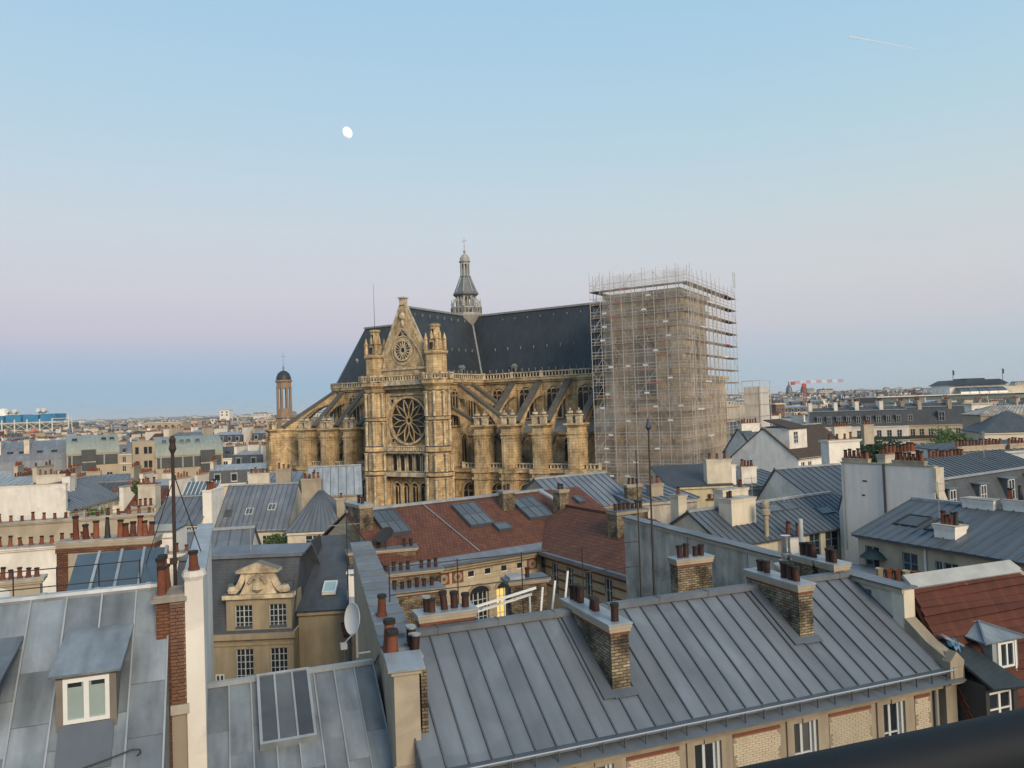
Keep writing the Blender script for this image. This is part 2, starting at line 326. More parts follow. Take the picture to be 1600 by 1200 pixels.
def pot(parent, x, y, z, kind='brown', s=1.0):
    if kind not in _pots:
        mb = MB()
        if kind == 'brown': mb.lathe([(0.105, 0), (0.10, 0.36), (0.118, 0.365), (0.118, 0.40), (0.085, 0.40), (0.08, 0.2)], 10); q = POTBR
        elif kind == 'capped': mb.lathe([(0.10, 0), (0.10, 0.34), (0.09, 0.34), (0.09, 0.38)], 10); mb.lathe([(0.13, 0.38), (0.13, 0.42), (0.02, 0.45)], 10, m=1); q = [POTBR, STEEL]
        elif kind == 'clay': mb.lathe([(0.16, 0), (0.15, 0.08), (0.13, 0.1), (0.105, 0.5), (0.13, 0.52), (0.13, 0.58), (0.09, 0.58), (0.085, 0.3)], 10); q = CLAY
        elif kind == 'tall': mb.lathe([(0.15, 0), (0.13, 0.06), (0.11, 0.85), (0.135, 0.87), (0.135, 0.92), (0.09, 0.92), (0.085, 0.5)], 10); q = CLAY
        elif kind == 'black': mb.lathe([(0.14, 0), (0.12, 0.1), (0.075, 0.75), (0.06, 0.75), (0.05, 0.5)], 10); q = IRON
        rz_ = {'brown': (0.12, 0.385), 'capped': (0.105, 0.37), 'clay': (0.135, 0.55), 'tall': (0.14, 0.89), 'black': (0.08, 0.74)}[kind]
        mb.lathe([(rz_[0], rz_[1] - 0.05), (rz_[0], rz_[1] + 0.035), (rz_[0] * 0.75, rz_[1] + 0.035)], 10, m=2); q = (list(q) if isinstance(q, list) else [q, q]) + [SOOT]
        _pots[kind] = mb.mesh('chimney_pot', q, True)
    o = put('chimney_pot', _pots[kind], parent, (x, y, z), rnd.uniform(0, 6)); k = s * rnd.uniform(0.78, 1.22); o.scale = (s, s, k); o.rotation_euler = (rnd.gauss(0, 0.035), rnd.gauss(0, 0.035), rnd.uniform(0, 6)); return o
def stack(parent, x0, x1, y0, y1, z0, z1, m, pots=(), kind='brown', cap=None, lip=0.07, ps=1.0, foot=None, name='chimney_stack', band=None, z0b=None):
    """chimney stack with corbelled head and metal or stone cap; foot=(za, zb) lets the base follow a roof falling from y1 to y0"""
    cap = cap or ZINC_LT; mb = MB(); t = 0.10
    za = z0; zb = z0 if z0b is None else z0b
    top = z1 - 0.30
    mb.loft([[(x0, y0, za), (x1, y0, za), (x1, y1, zb), (x0, y1, zb)], [(x0, y0, top), (x1, y0, top), (x1, y1, top), (x0, y1, top)]])
    if band: mb.box(x0 - 0.02, x1 + 0.02, y0 - 0.02, y1 + 0.02, top, top + 0.07, 2)
    else: mb.box(x0 - 0.01, x1 + 0.01, y0 - 0.01, y1 + 0.01, top, top + 0.07, 0)
    mb.box(x0 - lip * 0.6, x1 + lip * 0.6, y0 - lip * 0.6, y1 + lip * 0.6, top + 0.07, top + 0.16, 3)
    mb.box(x0 - lip, x1 + lip, y0 - lip, y1 + lip, top + 0.16, top + 0.25, 3)
    mb.box(x0 - lip - 0.02, x1 + lip + 0.02, y0 - lip - 0.02, y1 + lip + 0.02, top + 0.25, z1, 1)
    o = mb.build(name, [m, cap, band or m, PLASTER_B if m in (BRICK_Y, BRICK_R) else m], parent)
    for q in pots:
        px, py = q[:2]; pot(o, px, py, z1, q[2] if len(q) > 2 else kind, ps)
    return o
def pot_row(x0, x1, y0, y1, n, kind=None):
    k = [((x0 + (x1 - x0) * (i + 0.5) / n), (y0 + (y1 - y0) * (i + 0.5) / n)) for i in range(n)]
    return [(*p, kind) for p in k] if kind else k
def skylight(parent, c, ux, uy, w, h, cols=2, rows=1, frame=None, glass=None, lift=0.1, name='skylight', open_=0.0):
    """roof light lying in a slope: c lower-left corner, ux along the eave, uy up the slope"""
    frame = frame or ZINC_SEAM; glass = glass or GLASS_R
    c = V(c); ux = V(ux).normalized(); uy = V(uy).normalized(); n = ux.cross(uy); P = lambda a, b, k: c + ux * a + uy * b + n * k
    mb = MB(); e = 0.07
    bx = lambda a0, a1, b0, b1, k0, k1: mb.loft([[P(a0, b0, k0), P(a1, b0, k0), P(a1, b1, k0), P(a0, b1, k0)], [P(a0, b0, k1), P(a1, b0, k1), P(a1, b1, k1), P(a0, b1, k1)]])
    bx(0, w, 0, e, -0.05, lift); bx(0, w, h - e, h, -0.05, lift); bx(0, e, e, h - e, -0.05, lift); bx(w - e, w, e, h - e, -0.05, lift)
    for i in range(1, cols): bx(w * i / cols - 0.025, w * i / cols + 0.025, e, h - e, 0, lift - 0.004)
    for j in range(1, rows): bx(e, w - e, h * j / rows - 0.02, h * j / rows + 0.02, 0, lift - 0.008)
    o = mb.build(name, frame, parent)
    for i in range(cols):
        for j in range(rows):
            pb = MB(); a0, a1 = w * i / cols + 0.03, w * (i + 1) / cols - 0.03; b0, b1 = h * j / rows + 0.03, h * (j + 1) / rows - 0.03
            k = lift - 0.035; pb.slab([P(a0, b0, k), P(a1, b0, k), P(a1, b1, k), P(a0, b1, k)], 0.012); pb.build('pane', glass, o)
    return o
# ================================================================ ground
g = MB(); g.poly([(-9000, -200, 0), (9000, -200, 0), (9000, 16000, 0), (-9000, 16000, 0)])
ground = g.build('ground', mat('street_asphalt', (0.055, 0.055, 0.058), (0.04, 0.04, 0.043), rough=0.9, scale=0.1)); ground['kind'] = 'structure'

# ================================================================ church
church = thing('church', 'golden limestone gothic church with flying buttresses, dark slate roof and slim lantern spire', 'church', (-7.4, 148.0, 0), -31)
CH = church
_aw = {}
def arch_window(parent, x, y, z, w, h, rz=0.0, lights=2, rose=True, deep=0.3, fw=0.25, stone=None, name='window'):
    """round-headed traceried window facing -y, x centre, z sill, h total height"""
    key = (w, h, lights, rose, deep, fw, (stone or STONE).name)
    if key not in _aw:
        mb = MB(); r = w / 2; hs = h - r
        mb.box(-r - fw, -r, -deep, 0.05, 0, hs); mb.box(r, r + fw, -deep, 0.05, 0, hs); mb.box(-r - fw - 0.1, r + fw + 0.1, -deep - 0.08, 0.05, -0.22, 0)
        n = 10; A = [math.pi * i / n for i in range(n + 1)]
        for i in range(n):
            q = []
            for a in (A[i], A[i + 1]):
                c, s_ = math.cos(a), math.sin(a)
                q.append([(c * r, -deep, hs + s_ * r), (c * (r + fw), -deep, hs + s_ * (r + fw)), (c * (r + fw), 0.05, hs + s_ * (r + fw)), (c * r, 0.05, hs + s_ * r)])
            mb.loft(q)
        for i in range(1, lights): q = -r + w * i / lights; mb.box(q - 0.06, q + 0.06, -deep * 0.55, 0.02, 0, hs)
        if lights > 1:
            for i in range(lights):
                c = -r + w * (i + 0.5) / lights; rr = r / lights
                for k in range(6):
                    a, b = math.pi * k / 6, math.pi * (k + 1) / 6
                    mb.beam((c + rr * math.cos(a), -0.1, hs - 0.2 + rr * math.sin(a)), (c + rr * math.cos(b), -0.1, hs - 0.2 + rr * math.sin(b)), 0.12, 0.1, 0, (0, 1, 0))
        if rose:
            rr = r * 0.42; cz = hs + r * 0.45
            for k in range(10):
                a, b = 2 * math.pi * k / 10, 2 * math.pi * (k + 1) / 10
                mb.beam((rr * math.cos(a), -0.1, cz + rr * math.sin(a)), (rr * math.cos(b), -0.1, cz + rr * math.sin(b)), 0.12, 0.1, 0, (0, 1, 0))
        gb = MB(); gb.poly([(-r, -0.04, 0), (r, -0.04, 0)] + [(r * math.cos(a), -0.04, hs + r * math.sin(a)) for a in A])
        _aw[key] = (mb.mesh(name, stone or STONE), gb.mesh('glass', STAINED))
    me, ge = _aw[key]; o = put(name, me, parent, (x, y, z), rz); put('glass', ge, o); return o
def balustrade(mb, p0, p1, z, h=1.05, step=0.62, ped=True):
    p0 = V((*p0, z)); p1 = V((*p1, z)); d = p1 - p0; n = max(2, round(d.length / step)); U = V((0, 0, 1))
    mb.beam(p0 + U * 0.09, p1 + U * 0.09, 0.36, 0.18); mb.beam(p0 + U * (h - 0.1), p1 + U * (h - 0.1), 0.4, 0.2)
    for i in range(n):
        q = p0 + d * ((i + 0.5) / n); mb.beam(q + U * 0.18, q + U * (h - 0.2), 0.2, 0.2, None, (1, 0.3, 0))
    if ped:
        for q in (p0, p1): mb.beam(q, q + U * (h + 0.12), 0.42, 0.42, None, (1, 0.3, 0))
def apse_pts(r, n=7, c=-28.0, a0=-90, a1=-270):
    return [(c + r * math.cos(R(a0 + (a1 - a0) * i / n)), r * math.sin(R(a0 + (a1 - a0) * i / n))) for i in range(n + 1)]
def body(name, pts, z0, z1, m=STONE, cor=None, parent=CH):
    mb = MB(); P = list(pts)
    area = sum(P[i][0] * P[(i + 1) % len(P)][1] - P[(i + 1) % len(P)][0] * P[i][1] for i in range(len(P)))
    if area < 0: P = P[::-1]
    mb.prism(P, z0, z1)
    for a, b, e in (cor or ()):
        cx = sum(p[0] for p in P) / len(P); cy = sum(p[1] for p in P) / len(P)
        Q = []
        for i, p in enumerate(P):
            a_, b_ = V(P[i - 1]), V(P[(i + 1) % len(P)]); q = V(p); d1 = (q - a_).normalized(); d2 = (b_ - q).normalized()
            n1 = V((d1.y, -d1.x)); n2 = V((d2.y, -d2.x)); k = (n1 + n2); k = k / max(0.4, k.dot(n1)) ; Q.append((q.x + k.x * e, q.y + k.y * e))
        mb.prism(Q, a, b)
    return mb.build(name, m, parent)
# outer chapels, inner aisle, clerestory
body('chapel_wall', [(33.5, -16.0), (6.4, -16.0), (6.4, 16.0), (33.5, 16.0)], 0, 16.9, cor=[(15.2, 15.5, 0.35), (16.4, 16.95, 0.5), (9.0, 9.3, 0.2)])
body('chapel_wall', apse_pts(16.0) + [(-6.4, 16.0), (-6.4, -16.0)], 0, 16.9, cor=[(15.2, 15.5, 0.35), (16.4, 16.95, 0.5), (9.0, 9.3, 0.2)])
body('aisle_wall', [(33.4, -11.4), (6.0, -11.4), (6.0, 11.4), (33.4, 11.4)], 16.9, 22.6, cor=[(22.2, 22.65, 0.3)])
body('aisle_wall', apse_pts(11.4) + [(-6.0, 11.4), (-6.0, -11.4)], 16.9, 22.6, cor=[(22.2, 22.65, 0.3)])
def lean(name, pts_out, pts_in, zo, zi):
    mb = MB()
    for i in range(len(pts_out) - 1):
        a, b, c, d = (*pts_out[i], zo), (*pts_out[i + 1], zo), (*pts_in[i + 1], zi), (*pts_in[i], zi); mb.slab([b, a, d, c], 0.15)
    mb.build(name, LEADGREY, CH)
lean('aisle_roof', [(33.4, -11.6), (6.0, -11.6)], [(33.4, -5.9), (6.0, -5.9)], 22.7, 24.6)
lean('aisle_roof', [(-6.0, -11.6)] + apse_pts(11.6), [(-6.0, -5.9)] + apse_pts(5.9), 22.7, 24.6)
lean('chapel_roof', [(33.4, -16.1), (6.4, -16.1)], [(33.4, -11.3), (6.4, -11.3)], 17.0, 17.7)
lean('chapel_roof', [(-6.4, -16.1)] + apse_pts(16.1), [(-6.4, -11.3)] + apse_pts(11.3), 17.0, 17.7)
cor_up = [(29.9, 30.1, 0.18), (31.2, 31.5, 0.35), (31.5, 31.98, 0.62)]
body('clerestory_wall', [(33.5, -6.0), (5.9, -6.0), (5.9, 6.0), (33.5, 6.0)], 16.9, 31.9, cor=cor_up)
body('clerestory_wall', apse_pts(6.0) + [(-5.9, 6.0), (-5.9, -6.0)], 16.9, 31.89, cor=cor_up)
body('transept_wall', [(-6.2, -19.4), (6.2, -19.4), (6.2, 20.4), (-6.2, 20.4)], 0, 31.92, cor=[(29.9, 30.12, 0.18), (31.2, 31.52, 0.35), (31.52, 32.0, 0.6)])
b_ = MB()
balustrade(b_, (6.6, -6.5), (33.5, -6.5), 32.0, ped=False); balustrade(b_, (6.7, -18.8), (6.7, -6.6), 32.0)
for i in range(5): balustrade(b_, (6.6 + i * 5.9, -6.5), (6.7 + i * 5.9, -6.5), 32.0)
balustrade(b_, (-6.7, -6.6), (-6.7, -18.8), 32.0); balustrade(b_, (-28, -6.5), (-6.7, -6.5), 32.0)
ap = apse_pts(6.5)
for i in range(len(ap) - 1): balustrade(b_, ap[i], ap[i + 1], 32.0)
b_.build('parapet_balustrade', STONE_PALE, CH, kind='stuff')
b_ = MB(); balustrade(b_, (8.4, -16.3), (33.5, -16.3), 17.0, 0.95); balustrade(b_, (-28, -16.3), (-8.4, -16.3), 17.0, 0.95)
ap = apse_pts(16.3)
for i in range(len(ap) - 1): balustrade(b_, ap[i], ap[i + 1], 17.0, 0.95)
b_.build('chapel_balustrade', STONE_PALE, CH, kind='stuff')
# windows between the buttresses
BAYS = [9.6, 15.2, 20.7, 26.7, 32.0]
for x in BAYS[:-1]:
    arch_window(CH, x, -6.0, 25.0, 2.9, 5.4, lights=3); arch_window(CH, x, -11.4, 17.9, 3.1, 4.3, lights=3); arch_window(CH, x, -16.0, 9.6, 3.0, 5.0, lights=3)
for x in (-9.4, -13.4, -19.2, -25.0):
    arch_window(CH, x, -6.0, 25.0, 2.9, 5.4, lights=3); arch_window(CH, x, -11.4, 17.9, 3.1, 4.3, lights=3); arch_window(CH, x, -16.0, 9.6, 3.0, 5.0, lights=3)
for i in range(5):
    a = R(-90 - 180 / 7 * (i + 0.5)); k = math.cos(R(90 / 7))
    for r_, z_, w_, h_ in ((6.0, 25.2, 1.7, 5.0), (11.4, 18.2, 2.4, 3.6), (16.0, 9.6, 2.8, 5.0)):
        arch_window(CH, -28 + r_ * k * math.cos(a), r_ * k * math.sin(a), z_, w_, h_, rz=a + R(90), lights=2)
for y in (-10.2, -15.6): arch_window(CH, 6.2, y, 24.2, 2.5, 6.2, rz=R(90), lights=3)
for y in (-13.0, -18.0): arch_window(CH, 6.2, y, 18.0, 1.6, 4.6, rz=R(90), lights=2)
# roofs
def gable_roof(name, x0, x1, hw, ze, zr, axis, m=SLATE):
    mb = MB(); P = (lambda t, s, z: (t, s, z)) if axis == 'x' else (lambda t, s, z: (s, t, z))
    for s in (-1, 1):
        q = [P(x0, s * hw, ze), P(x1, s * hw, ze), P(x1, 0, zr), P(x0, 0, zr)]
        n = (V(q[1]) - V(q[0])).cross(V(q[2]) - V(q[0]))
        mb.slab(q if n.z > 0 else q[::-1], 0.2)
    return mb.build(name, m, CH)
ZR = 44.6
nr = gable_roof('nave_roof', 0, 33.6, 6.25, 32.05, ZR, 'x'); tr = gable_roof('transept_roof', -20.2, 20.2, 6.25, 32.06, ZR + 0.02, 'y')
mb = MB()
for s in (-1, 1):
    q = [(-27, s * 6.25, 32.04), (0, s * 6.25, 32.04), (0, 0, ZR - 0.01), (-27, 0, ZR - 0.01)]; mb.slab(q if s < 0 else q[::-1], 0.2)
ap = [(-27, -6.25)] + apse_pts(6.25)[1:-1] + [(-27, 6.25)]
for i in range(len(ap) - 1): mb.slab([(*ap[i + 1], 32.04), (*ap[i], 32.04), (-27, 0, ZR - 0.01)], 0.2)
choir_roof = mb.build('choir_roof', SLATE, CH)
mb = MB()
mb.beam((-27.2, 0, ZR + 0.05), (33.6, 0, ZR + 0.05), 0.55, 0.35); mb.beam((0, -20.3, ZR + 0.09), (0, 20, ZR + 0.09), 0.55, 0.35)
mb.build('ridge_capping', LEADGREY, CH)
mb = MB()
for sx in (-1, 1):
    mb.beam((sx * 6.1, -6.1, 32.45), (0, 0, ZR + 0.12), 0.32, 0.12)
mb.build('valley_flashing', LEADGREY, CH)
mb = MB()                                                   # lead snow hooks
for z in (33.2, 37.3, 43.2):
    t = (ZR - z) / (ZR - 32.05) * 6.25
    for i in range(20):
        x = 7.5 + i * 1.35 * (2 if z > 36 else 1)
        if x < 33 and x > t + 1: mb.box(x - 0.05, x + 0.05, -t - 0.16, -t + 0.08, z, z + (0.55 if z < 40 else 0.3))
    for i in range(12):
        y = -18.5 + i * 1.35 * (1.6 if z > 36 else 1)
        if y < -t - 1: mb.box(t - 0.08, t + 0.16, y - 0.05, y + 0.05, z, z + 0.5)
mb.build('snow_hooks', LEADGREY, nr, kind='stuff')
def lucarne(x, y, rz, parent, z):
    mb = MB(); mb.box(-0.42, 0.42, 0, 1.0, 0, 1.5, 0); mb.box(-0.24, 0.24, -0.03, 0.02, 0.2, 1.25, 1)
    mb.loft([[(-0.55, -0.12, 1.5), (0.55, -0.12, 1.5), (0, -0.12, 2.05)], [(-0.55, 1.3, 1.5), (0.55, 1.3, 1.5), (0, 1.3, 2.05)]], 0)
    mb.build('lucarne', [LEADGREY, STAINED], parent, (x, y, z), rz)
lucarne(12.6, -5.9, 0, nr, 32.6); lucarne(5.9, -11.8, R(90), tr, 32.6); lucarne(-9.0, -4.0, 0, choir_roof, 36.6); lucarne(-26.5, -3.6, R(-30), choir_roof, 36.0)
# piers, pinnacles and flyers
def flyer(p, w, zp, zw, th=0.95, zs=None, drop=2.5, cop=True):
    p = V(p); w = V(w); L = (w - p).length; d = (w - p) / L; q = V((-d.y, d.x)); zs = zp - 5.0 if zs is None else zs
    bot = []
    for k in range(9):
        f = math.pi / 2 * k / 8; bot.append((0.5 + (L - 0.5) * (1 - math.cos(f)), zs + (zw - drop - zs) * math.sin(f)))
    prof = [(0, zs), *bot, (L, zw), (0, zp + 0.3)]
    mb = MB(); fn = lambda s, z, t: (p.x + d.x * s + q.x * t, p.y + d.y * s + q.y * t, z)
    mb.ext(prof[::-1], fn, -th / 2, th / 2)
    o = mb.build('flying_buttress', STONE, CH)
    if cop:
        c = MB(); c.beam((p.x - d.x * 0.3, p.y - d.y * 0.3, zp + 0.32), (w.x, w.y, zw + 0.22), th + 0.3, 0.28); c.build('coping', STONE_DARK, o)
    return o
_pin = None
def pier(x, y, rz=0.0, w=2.0, d=2.9, top=24.2, full=True, pins=2):
    """buttress pier, outer face towards local -y"""
    global _pin
    mb = MB(); s = [(0, 16.4, w / 2 + 0.12, 0.25), (16.4, top, w / 2, 0.0)]
    for z0, z1, hw, e in s: mb.box(-hw, hw, -d / 2 - e, d / 2, z0, z1)
    for z0, z1, e in ((15.3, 15.7, 0.4), (16.4, 17.1, 0.45), (22.0, 22.2, 0.1), (22.5, 22.75, 0.16), (top - 0.55, top - 0.3, 0.15), (top - 0.3, top, 0.45)):
        mb.box(-w / 2 - e, w / 2 + e, -d / 2 - e, d / 2 + e * 0.3, z0, z1)
    mb.box(-w / 2 + 0.35, w / 2 - 0.35, -d / 2 - 0.14, -d / 2, 17.1, 22.0)
    o = mb.build('buttress_pier', STONE, CH, (x, y, 0), rz)
    if _pin is None:
        k = MB(); k.box(-0.42, 0.42, -0.42, 0.42, 0, 1.15); k.box(-0.55, 0.55, -0.55, 0.55, 1.15, 1.35); k.lathe([(0.2, 1.35), (0.5, 1.55), (0.48, 1.85), (0.25, 2.0), (0.12, 2.1), (0.16, 2.25), (0.02, 2.4)], 8)
        _pin = k.mesh('pinnacle', STONE_PALE)
    for i in range(pins): put('pinnacle', _pin, o, ((i - (pins - 1) / 2) * 1.5, -d / 2 + 0.75, top))
    return o
for x in (12.6, 17.9, 23.6, 29.8):
    pier(x, -16.2); flyer((x, -14.2), (x, -6.0), 24.2, 31.3); flyer((x, -15.0), (x, -11.4), 19.6, 22.4, 0.8, zs=17.6, drop=1.0)
for x in (-11.0, -16.4, -22.2, -28.0):
    pier(x, -16.2); flyer((x, -14.2), (x, -6.0), 24.2, 31.3); flyer((x, -15.0), (x, -11.4), 19.6, 22.4, 0.8, zs=17.6, drop=1.0)
for i in range(1, 6):
    a = R(-90 - 180 / 7 * i); dx, dy = math.cos(a), math.sin(a)
    pier(-28 + 17.2 * dx, 17.2 * dy, a + R(90), d=5.6); flyer((-28 + 16.8 * dx, 16.8 * dy), (-28 + 6.0 * dx, 6.0 * dy), 24.1, 31.4)
for y in (-14.0, -9.8):
    flyer((15.6, y), (6.2, y), 24.4, 31.3, 0.85); flyer((-15.6, y), (-6.2, y), 24.4, 31.3, 0.85)
flyer((11.6, -16.2), (6.2, -16.2), 24.0, 27.2, 0.7, zs=21.5, drop=1.2, cop=True); flyer((13.0, -13.0), (18.0, -13.0), 22.0, 18.4, 0.7, zs=17.6, drop=0.6)
for x in (8.9, 14.6, 20.2, 26.0): mb = MB(); mb.beam((x - 3.0 + 5.4, -6.15, 24.8), (x - 3.0 + 5.4, -6.15, 31.0), 0.14, 0.14); mb.build('downpipe', STONE_DARK, CH)
# transept front
FR = MB(); FR.box(-5.2, 5.2, -19.8, -19.3, 0, 31.5); FR.build('front_wall', STONE, CH)
TF = -19.8
def turret(sx):
    x = sx * 6.5; mb = MB(); n = 8; rot = R(22.5); y0 = -20.6
    mb.lathe([(2.15, 0), (2.15, 9.8), (2.0, 10), (2.0, 15.9), (2.6, 16.2), (2.6, 16.7), (1.85, 16.9), (1.85, 19.9), (2.4, 20.2), (2.4, 20.9), (1.7, 21.1), (1.7, 25.2), (2.15, 25.4), (2.15, 25.8), (1.7, 26), (1.65, 30.0), (2.05, 30.3), (2.25, 30.8), (2.8, 31.3), (2.85, 32.0)], n, (x, y0), None, rot)
    o = mb.build('turret', STONE, CH)
    c = MB()
    for k in range(8):
        a = rot + R(45 * k); 
        for z0, z1, rr in ((16.9, 19.9, 2.3), (21.1, 25.2, 2.05), (26, 30.1, 2.05), (10, 15.9, 2.3)):
            p = (x + rr * math.cos(a), y0 + rr * math.sin(a)); c.lathe([(0.26, z0), (0.2, z0 + 0.25), (0.19, z1 - 0.4), (0.32, z1 - 0.15), (0.32, z1)], 6, p)
    c.build('colonnettes', STONE_PALE, o)
    pn = MB()
    pn.lathe([(1.85, 32), (1.8, 36.0), (2.1, 36.3), (2.12, 36.7), (1.3, 36.9), (1.15, 38.4), (1.35, 38.6), (0.85, 38.8), (0.78, 40.6), (0.95, 40.8), (1.0, 41.1), (0.6, 41.3)], n, (x, y0), None, rot)
    for k in range(4):
        a = R(45 + 90 * k); p = (x + 1.55 * math.cos(a), y0 + 1.55 * math.sin(a)); pn.lathe([(0.34, 36.7), (0.3, 38.5), (0.42, 38.6), (0.3, 38.8), (0.05, 39.7)], 6, p)
    for k in range(4):
        a = R(90 * k); p = (x + 0.98 * math.cos(a), y0 + 0.98 * math.sin(a)); pn.lathe([(0.26, 38.6), (0.2, 39.5), (0.03, 40.1)], 6, p)
    p_ = pn.build('pinnacle', STONE, o)
    sl = MB(); sl.box(x - 0.22, x + 0.22, y0 - 0.84, y0 - 0.70, 39.0, 40.3); sl.box(x - 0.3, x + 0.3, y0 - 1.26, y0 - 1.1, 37.0, 38.1); sl.build('slit', STAINED, p_)
    bb = MB(); P = [(x + 2.75 * math.cos(R(a)), y0 + 2.75 * math.sin(R(a))) for a in range(-202, 25, 32)]
    for i in range(len(P) - 1): balustrade(bb, P[i], P[i + 1], 32.0, step=0.55)
    bb.build('balustrade', STONE_PALE, o, kind='stuff')
    return o
tl = turret(-1); turret(1)
mb = MB(); mb.tube((-6.5, -20.6, 41.0), (-6.5, -20.6, 49.2), 0.05, 0.02, 6); mb.build('lightning_rod', IRON, CH)
mb = MB(); balustrade(mb, (-4.1, -21.6), (4.1, -21.6), 32.0, step=0.6); mb.build('balustrade', STONE_PALE, CH, kind='stuff')
mb = MB()
for z0, z1, e in ((29.6, 29.9, 0.3), (30.7, 31.3, 1.25), (31.3, 32.0, 1.95), (15.9, 16.6, 1.75), (19.8, 20.2, 1.6), (9.6, 9.9, 0.6)): mb = MB(); mb.box(-4.8, 4.8, TF - e, TF + 0.1, z0, z1); mb.build('cornice', STONE_PALE, CH)
mb = MB()
for i in range(15): mb.box(-4.1 + i * 0.58, -3.82 + i * 0.58, TF - 1.45, TF - 1.2, 30.92, 31.28)
mb.build('dentils', STONE_PALE, CH, kind='stuff')
# rose window
rose = MB(); RC = 25.3; RR = 3.8
def ring(mb, r0, r1, y0, y1, cz, n=32, cx=0.0):
    for i in range(n):
        q = []
        for a in (2 * math.pi * i / n, 2 * math.pi * (i + 1) / n):
            c, s_ = math.cos(a), math.sin(a); q.append([(cx + c * r0, y0, cz + s_ * r0), (cx + c * r1, y0, cz + s_ * r1), (cx + c * r1, y1, cz + s_ * r1), (cx + c * r0, y1, cz + s_ * r0)])
        mb.loft(q)
ring(rose, RR, RR + 0.38, TF - 0.55, TF + 0.02, RC); ring(rose, 0.42, 0.68, TF - 0.34, TF - 0.05, RC, 16)
for k in range(12):
    a = R(30 * k); P = lambda r, t: (r * math.cos(t), TF - 0.24, RC + r * math.sin(t))
    rose.beam(P(0.66, a), P(1.75, a), 0.15, 0.22, None, (0, 1, 0))
    for s in (-1, 1):
        rose.beam(P(1.72, a), P(2.55, a + s * R(6)), 0.13, 0.2, None, (0, 1, 0)); rose.beam(P(2.53, a + s * R(6)), P(RR, a + s * R(14.5)), 0.13, 0.2, None, (0, 1, 0))
ro = rose.build('rose_window', STONE, CH)
mb = MB(); mb.poly([(RR * 1.02 * math.cos(2 * math.pi * i / 32), TF - 0.05, RC + RR * 1.02 * math.sin(2 * math.pi * i / 32)) for i in range(32)]); mb.build('glass', STAINED, ro)
for sx in (-1, 1):
    for cz in (RC + 3.4, RC - 3.4): mb = MB(); ring(mb, 0.34, 0.52, TF - 0.2, TF, cz, 12, sx * 3.6); mb.build('oculus', STONE_PALE, CH)
    mb = MB(); mb.box(sx * 4.45 - 0.3, sx * 4.45 + 0.3, TF - 0.5, TF, 16.6, 30.0); mb.build('pilaster', STONE_PALE, CH)
for sx in (-1, 1):
    for cz in (RC + 3.4, RC - 3.4): mb = MB(); mb.poly([(sx * 3.6 + 0.36 * math.cos(R(30 * i)), TF - 0.04, cz + 0.36 * math.sin(R(30 * i))) for i in range(12)]); mb.build('oculus_glass', STAINED, CH)
mb = MB(); balustrade(mb, (-4.2, -21.5), (4.2, -21.5), 20.2, 0.9, 0.5); mb.build('balustrade', STONE_PALE, CH, kind='stuff')
for i in range(5): arch_window(CH, -3.3 + 1.65 * i, TF, 16.75, 1.05, 2.8, lights=1, rose=False, fw=0.2, deep=0.35, stone=STONE_PALE)
for i in range(4): arch_window(CH, -2.85 + 1.9 * i, TF, 10.4, 1.35, 4.3, lights=2, rose=False, fw=0.24, deep=0.4)
# gable
mb = MB(); fn = lambda p, q, t: (p, t, q)
mb.ext([(-6.3, 32.0), (6.3, 32.0), (6.3, 32.7), (0.0, 45.2), (-6.3, 32.7)], fn, -20.95, -20.2)
gb = mb.build('gable', STONE, CH)
mb = MB()
for s in (-1, 1): mb.beam((s * 6.35, -20.6, 32.75), (0, -20.6, 45.35), 1.0, 0.42, None, (0, 1, 0))
mb.box(-0.5, 0.5, -21.1, -20.1, 44.9, 46.0); mb.box(-0.66, 0.66, -21.25, -19.95, 46.0, 46.25); mb.box(-5.6, 5.6, -21.15, -20.9, 33.9, 34.25)
mb.build('raking_coping', STONE_PALE, gb)
mb = MB(); ring(mb, 1.55, 1.85, -21.25, -20.94, 37.2, 24); ring(mb, 2.35, 2.5, -21.1, -20.94, 37.2, 24); ring(mb, 0.42, 0.62, -21.18, -20.94, 37.2, 12)
for k in range(16):
    a = R(22.5 * k); mb.beam((0.6 * math.cos(a), -21.1, 37.2 + 0.6 * math.sin(a)), (1.58 * math.cos(a), -21.1, 37.2 + 1.58 * math.sin(a)), 0.16, 0.2, None, (0, 1, 0))
for s in (-1, 1):
    pts = [(s * (4.4 - 4.4 * (t / 8) ** 1.6), 34.3 + 6.6 * (t / 8)) for t in range(9)]
    for i in range(8): mb.beam((pts[i][0], -21.05, pts[i][1]), (pts[i + 1][0], -21.05, pts[i + 1][1]), 0.22, 0.26, None, (0, 1, 0))
mb.lathe([(0.2, 41.2), (0.3, 41.8), (0.22, 42.3), (0.5, 42.6), (0.6, 43.1), (0.3, 43.6)], 7, (0, -21.0))
mb.build('gable_rose', STONE_PALE, gb)
mb = MB(); mb.poly([(1.56 * math.cos(R(15 * i)), -20.99, 37.2 + 1.56 * math.sin(R(15 * i))) for i in range(24)])
for s in (-1, 1): mb.poly([(s * 0.62 + 0.34 * math.cos(R(30 * i)), -20.985, 40.0 + 0.42 * math.sin(R(30 * i))) for i in range(12)])
mb.build('gable_opening', STAINED, gb)
